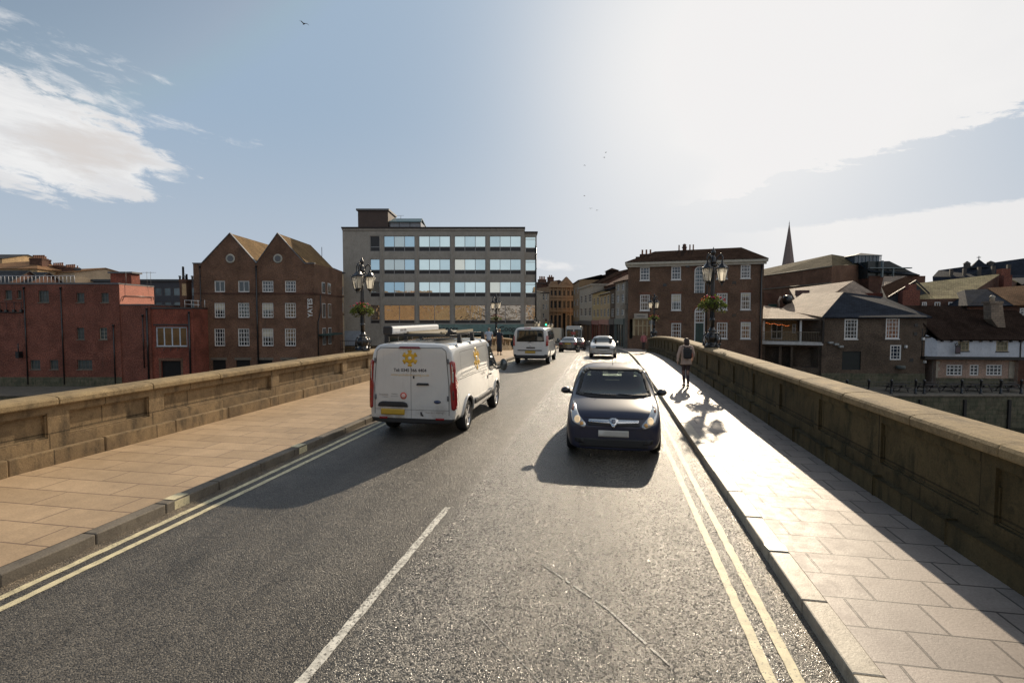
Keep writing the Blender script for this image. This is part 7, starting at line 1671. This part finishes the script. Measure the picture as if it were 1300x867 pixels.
# ------------------------------------------------------------------ street lamps with hanging flower baskets
M_LANT = milky('lantern_glass_milky', (.98, .94, .84))
def lamp_parts(root, s, pole_add=0.0):
    g = lambda pr: [(r*s*.9, z*s) for r, z in pr]
    mb = MB().lathe(g([(.30, 0), (.30, .06), (.24, .09), (.20, .14), (.17, .17), (.23, .24), (.27, .33), (.25, .43), (.17, .50), (.12, .54), (.15, .58), (.15, .61), (.10, .65), (.09, .72)]), 16)
    for i in range(6):
        a = i*math.pi/3+.3
        mb.ball((.27*s*math.cos(a), .27*s*math.sin(a), .10*s), .055*s, 8, 6); mb.tube([(x*s*math.cos(a), x*s*math.sin(a), z*s) for x, z in ((.26, .12), (.31, .26), (.28, .42), (.20, .50), (.16, .47))], .022*s, 6)
        mb.ball((.225*s*math.cos(a), .225*s*math.sin(a), .50*s), .035*s, 8, 6)
    mb.build('base', M_BLACKIRON, root)
    mb = MB().lathe(g([(.085, .70), (.085, .95), (.11, .97), (.11, 1.0), (.075, 1.04), (.065, 1.6), (.055, 2.3), (.05, 2.85), (.10, 2.88), (.11, 2.95), (.07, 3.0)]), 12)
    for i in range(8): a = i*math.pi/4; mb.tube([(.075*s*math.cos(a), .075*s*math.sin(a), 1.05*s), (.052*s*math.cos(a), .052*s*math.sin(a), 2.8*s)], .009*s, 4)
    mb.build('post', M_BLACKIRON, root)
    MB().lathe(g([(.07, 2.96), (.13, 3.02), (.13, 3.08), (.08, 3.12), (.10, 3.2), (.05, 3.25), (.045, 3.3), (.095, 3.36), (.09, 3.41), (.03, 3.5), (.008, 3.58)]), 12).build('finial', M_BLACKIRON, root)
    for k in range(3):
        a = k*2*math.pi/3; c, sn = math.cos(a), math.sin(a); q = lambda x, z: (x*s*c, x*s*sn, z*s)
        mb = MB().tube(spline([q(.08, 2.98), q(.14, 3.20), q(.25, 3.28), q(.315, 3.20), q(.30, 3.06)], 4), .026*s, 8); mb.tube(spline([q(.06, 2.6), q(.14, 2.72), q(.20, 2.88), q(.14, 2.98), q(.10, 2.9)], 4), .016*s, 6).ball(q(.25, 3.31), .035*s, 8, 6)
        mb.build('lamp_arm', M_BLACKIRON, root)
        Lx, Ly = .30*s*c, .30*s*sn; cap = MB().lathe(g([(.03, 3.07), (.05, 3.03), (.045, 3.0), (.09, 2.97), (.14, 2.90), (.225, 2.84), (.235, 2.81), (.20, 2.80)]), 6, (Lx, Ly, 0), False)
        for i in range(6):
            b_ = i*math.pi/3; cap.tube([(Lx+.205*s*math.cos(b_), Ly+.205*s*math.sin(b_), 2.81*s), (Lx+.115*s*math.cos(b_), Ly+.115*s*math.sin(b_), 2.36*s)], .011*s, 4)
            cap.ball((Lx+.225*s*math.cos(b_), Ly+.225*s*math.sin(b_), 2.85*s), .018*s, 6, 4)
        cap.lathe(g([(.125, 2.37), (.12, 2.34), (.07, 2.30), (.03, 2.25), (.035, 2.22), (.005, 2.18)]), 6, (Lx, Ly, 0), False)
        l = cap.build('lantern', M_BLACKIRON, root); MB().lathe(g([(.110, 2.37), (.195, 2.80)]), 6, (Lx, Ly, 0), False).build('lantern_glass', M_LANT, l)
def basket(name, label, loc, s, seed, leafy=420, red=.3):
    root = thing(name, label, 'flower basket', loc, 0, 'flower baskets on the lamp posts'); rnd = random.Random(seed)
    b = MB().lathe([(.07*s, -.30*s), (.16*s, -.24*s), (.24*s, -.10*s), (.27*s, 0), (.25*s, .0), (.07*s, -.02*s)], 14); b.build('bowl', plain('basket_dark', (.03, .025, .02), .8), root)
    def leaves(n, sz, spread, zlo, zhi, top):
        mb = MB()
        for i in range(n):
            a = rnd.uniform(0, 6.283); rr = spread*math.sqrt(rnd.random())*s; z = rnd.uniform(zlo, zhi)*s*(1-.6*rr/(spread*s)) - (.22*s*(rr/(spread*s))**2 if top else 0)
            if rr < .075*s: rr = .08*s
            p = Vector((rr*math.cos(a), rr*math.sin(a), z)); u = Vector((rnd.gauss(0, 1), rnd.gauss(0, 1), rnd.gauss(0, .6))).normalized(); w = u.cross(Vector((rnd.gauss(0, 1), rnd.gauss(0, 1), rnd.gauss(0, 1)))).normalized(); L = sz*s*rnd.uniform(.6, 1.3)
            n_ = u.cross(w)*L*.15
            mb.add([p-u*L, p+w*L*.5+n_, p+u*L, p-w*L*.5+n_], [(0, 1, 2), (0, 2, 3)])
        return mb
    leaves(leafy, .06, .50, -.05, .30, True).build('foliage', leafmat('basket_leaf', (.07, .13, .02), (.18, .20, .03)), root, False)
    tr = MB()
    for i in range(leafy//2):
        a = rnd.uniform(0, 6.283); rr = rnd.uniform(.26, .46)*s; z = -rnd.uniform(0, .38)*s; p = Vector((rr*math.cos(a), rr*math.sin(a), z)); u = Vector((rnd.gauss(0, 1), rnd.gauss(0, 1), rnd.gauss(0, 1))).normalized(); w = u.cross(Vector((rnd.gauss(0, 1), rnd.gauss(0, 1), 1))).normalized(); L = .05*s; tr.add([p-u*L, p+w*L*.5, p+u*L, p-w*L*.5], [(0, 1, 2), (0, 2, 3)])
    tr.build('trailing_leaves', leafmat('basket_leaf_dark', (.05, .08, .02), (.12, .10, .03)), root, False)
    for nm, col, n in (('red_flowers', (.42, .02, .03), 13), ('pink_flowers', (.60, .07, .20), 11), ('orange_flowers', (.55, .22, .03), 10)):
        mb = MB()
        for i in range(n):
            a = rnd.uniform(0, 6.283); rr = rnd.uniform(.12, .50)*s; z = (.26-.6*(rr/s)**1.3+rnd.uniform(0, .06))*s; mb.ball((rr*math.cos(a), rr*math.sin(a), z), rnd.uniform(.018, .035)*s, 6, 4)
        mb.build(nm, leafmat(nm, col, tuple(min(1, c*1.3) for c in col)), root)
    MB().tube([(-.24*s, 0, 0), (-.1*s, 0, .34*s), (0, .07*s, .42*s)], .008*s, 4).tube([(.24*s, 0, 0), (.1*s, 0, .34*s), (0, .07*s, .42*s)], .008*s, 4).build('hanger', M_BLACKIRON, root)
lampspec = [(-9.02, 17.85, .98, 0.6, 'large black three lantern street lamp on the left parapet'), (3.81, 20.0, 1.03, 1.75, 'large black three lantern street lamp on the right parapet above the walker'),
            (-9.02, 41.3, 1.0, .9, 'small distant three lantern lamp on the left parapet in front of the office'), (3.81, 44.0, 1.02, 1.2, 'small distant three lantern lamp in front of the georgian shopfront')]
for k, (X, Y, s, rz, lab) in enumerate(lampspec):
    HT = 1.225 if X < 0 else 1.365
    root = thing('street_lamp', lab, 'street lamp', (X, Y, HT+zr(Y)), rz, 'lantern lamps along the bridge'); lamp_parts(root, s)
    basket('flower_basket', ('flower basket with red and green blooms on the left foreground lamp', 'flower basket with pink blooms on the right foreground lamp', 'tiny orange flower basket on the distant left lamp', 'tiny yellowish flower basket on the distant right lamp')[k], (X, Y, HT+zr(Y)+1.62*s), s*(.88 if k != 1 else .98), 30+k, 460 if k < 2 else 150)
q = PG(681, 72, zr(70)+.1); root = thing('street_lamp', 'farthest lantern lamp beside the right corner of the office block', 'street lamp', q, .4, 'lantern lamps along the bridge'); lamp_parts(root, 1.15)
q = PG(699, 84, zr(82)+.1); root = thing('street_lamp', 'lantern lamp up the street just right of the traffic light', 'street lamp', q, 1.0, 'lantern lamps along the bridge'); lamp_parts(root, 1.15)

# traffic light
q = PG(693, 66, zr(65)+.1); root = thing('traffic_light', 'traffic light showing green beyond the windowed white van', 'traffic light', q, YAW)
zt = P(693, 412, 66).z-q.z
MB().lathe([(.10, 0), (.10, .3), (.06, .35), (.055, zt+.2)], 10).build('pole', M_LEAD, root)
h = MB().bbox(-.16, .16, -.26, -.06, zt-.2, zt+.75, .03).build('signal_head', M_BLACKIRON, root)
for i, (nm, c, e) in enumerate((('green_lens', (.05, .8, .35), 4.0), ('amber_lens', (.08, .04, .01), 0), ('red_lens', (.08, .01, .01), 0))):
    MB().lathe([(.11, -.01), (.11, .02), (.07, .04), (.01, .045)], 14, (0, -.262, zt-.02+i*.29), True, Matrix.Rotation(R(90), 3, 'X')).build(nm, plain(nm, c, .3, emit=c if e else None, estr=e), h)
    MB().tube([(.12*math.cos(a), -.33, zt-.02+i*.29+.12*math.sin(a)) for a in [math.pi*k/8 for k in range(9)]], .015, 5).build('visor', M_BLACKIRON, h)
# projecting white board on the corner of the row
q = P(792, 390, 62.5); root = thing('projecting_sign', 'small white board projecting from the white house beside the georgian corner', 'sign', q, YAW)
MB().bbox(-.35, .35, -.05, .05, -.3, .3, .02).build('board', M_RENDW, root); MB().tube([(-.1, 0, .35), (.6, 0, .35)], .03, 6).tube([(0, 0, .3), (0, 0, .35)], .02, 4).build('bracket', M_BLACKIRON, root)
q = P(826.5, 424, 57); root = thing('road_sign_post', 'slim pale post standing by the georgian shopfront', 'post', (q.x, q.y, zr(57)+.1), 0)
MB().lathe([(.07, 0), (.07, 1.0), (.05, 1.05), (.05, 3.2), (.03, 3.25)], 10).build('pole', plain('pale_post', (.5, .48, .44), .5), root); MB().bbox(-.25, .25, -.04, .0, 2.75, 3.15, .02).build('plate', M_LEAD, root)

# birds
def bird(label, p, rz, s, up, group):
    r = thing('bird', label, 'bird', p, rz, group); mb = MB()
    mb.tube([(0, -.22*s, 0), (0, -.12*s, .01*s), (0, 0, .02*s), (0, .12*s, .03*s), (0, .18*s, .045*s), (0, .23*s, .04*s)], [.012*s, .04*s, .06*s, .045*s, .032*s, .006*s], 8)
    for sg in (-1, 1): mb.hull([(sg*.03*s, .08*s, .03*s), (sg*.03*s, -.06*s, .03*s), (sg*.28*s, .09*s, up*.18*s), (sg*.27*s, -.02*s, up*.17*s), (sg*.15*s, .0, .045*s+up*.1*s)]).hull([(sg*.28*s, .09*s, up*.18*s), (sg*.27*s, -.02*s, up*.17*s), (sg*.52*s, -.04*s, up*.06*s), (sg*.4*s, .03*s, up*.14*s)])
    mb.build('body', plain('bird_grey', (.07, .065, .06), .7), r)
bird('bird with bent wings flying high above the gabled warehouse', P(386, 31, 44), R(60), .9, 1.0, None)
for k, (x, y) in enumerate(((742, 210), (742, 249), (758, 267), (750, 265), (767, 200), (769, 194))):
    bird(('tiny distant bird, upper left speck of the flock', 'tiny distant bird below the upper left speck', 'tiny distant bird, right one of the low pair', 'tiny distant bird, left one of the low pair', 'tiny distant bird, lower one of the right pair', 'tiny distant bird, topmost of the flock')[k], P(x, y, 95), R(40+k*50), .75, .6 if k % 2 else -.5, 'distant birds above the street')
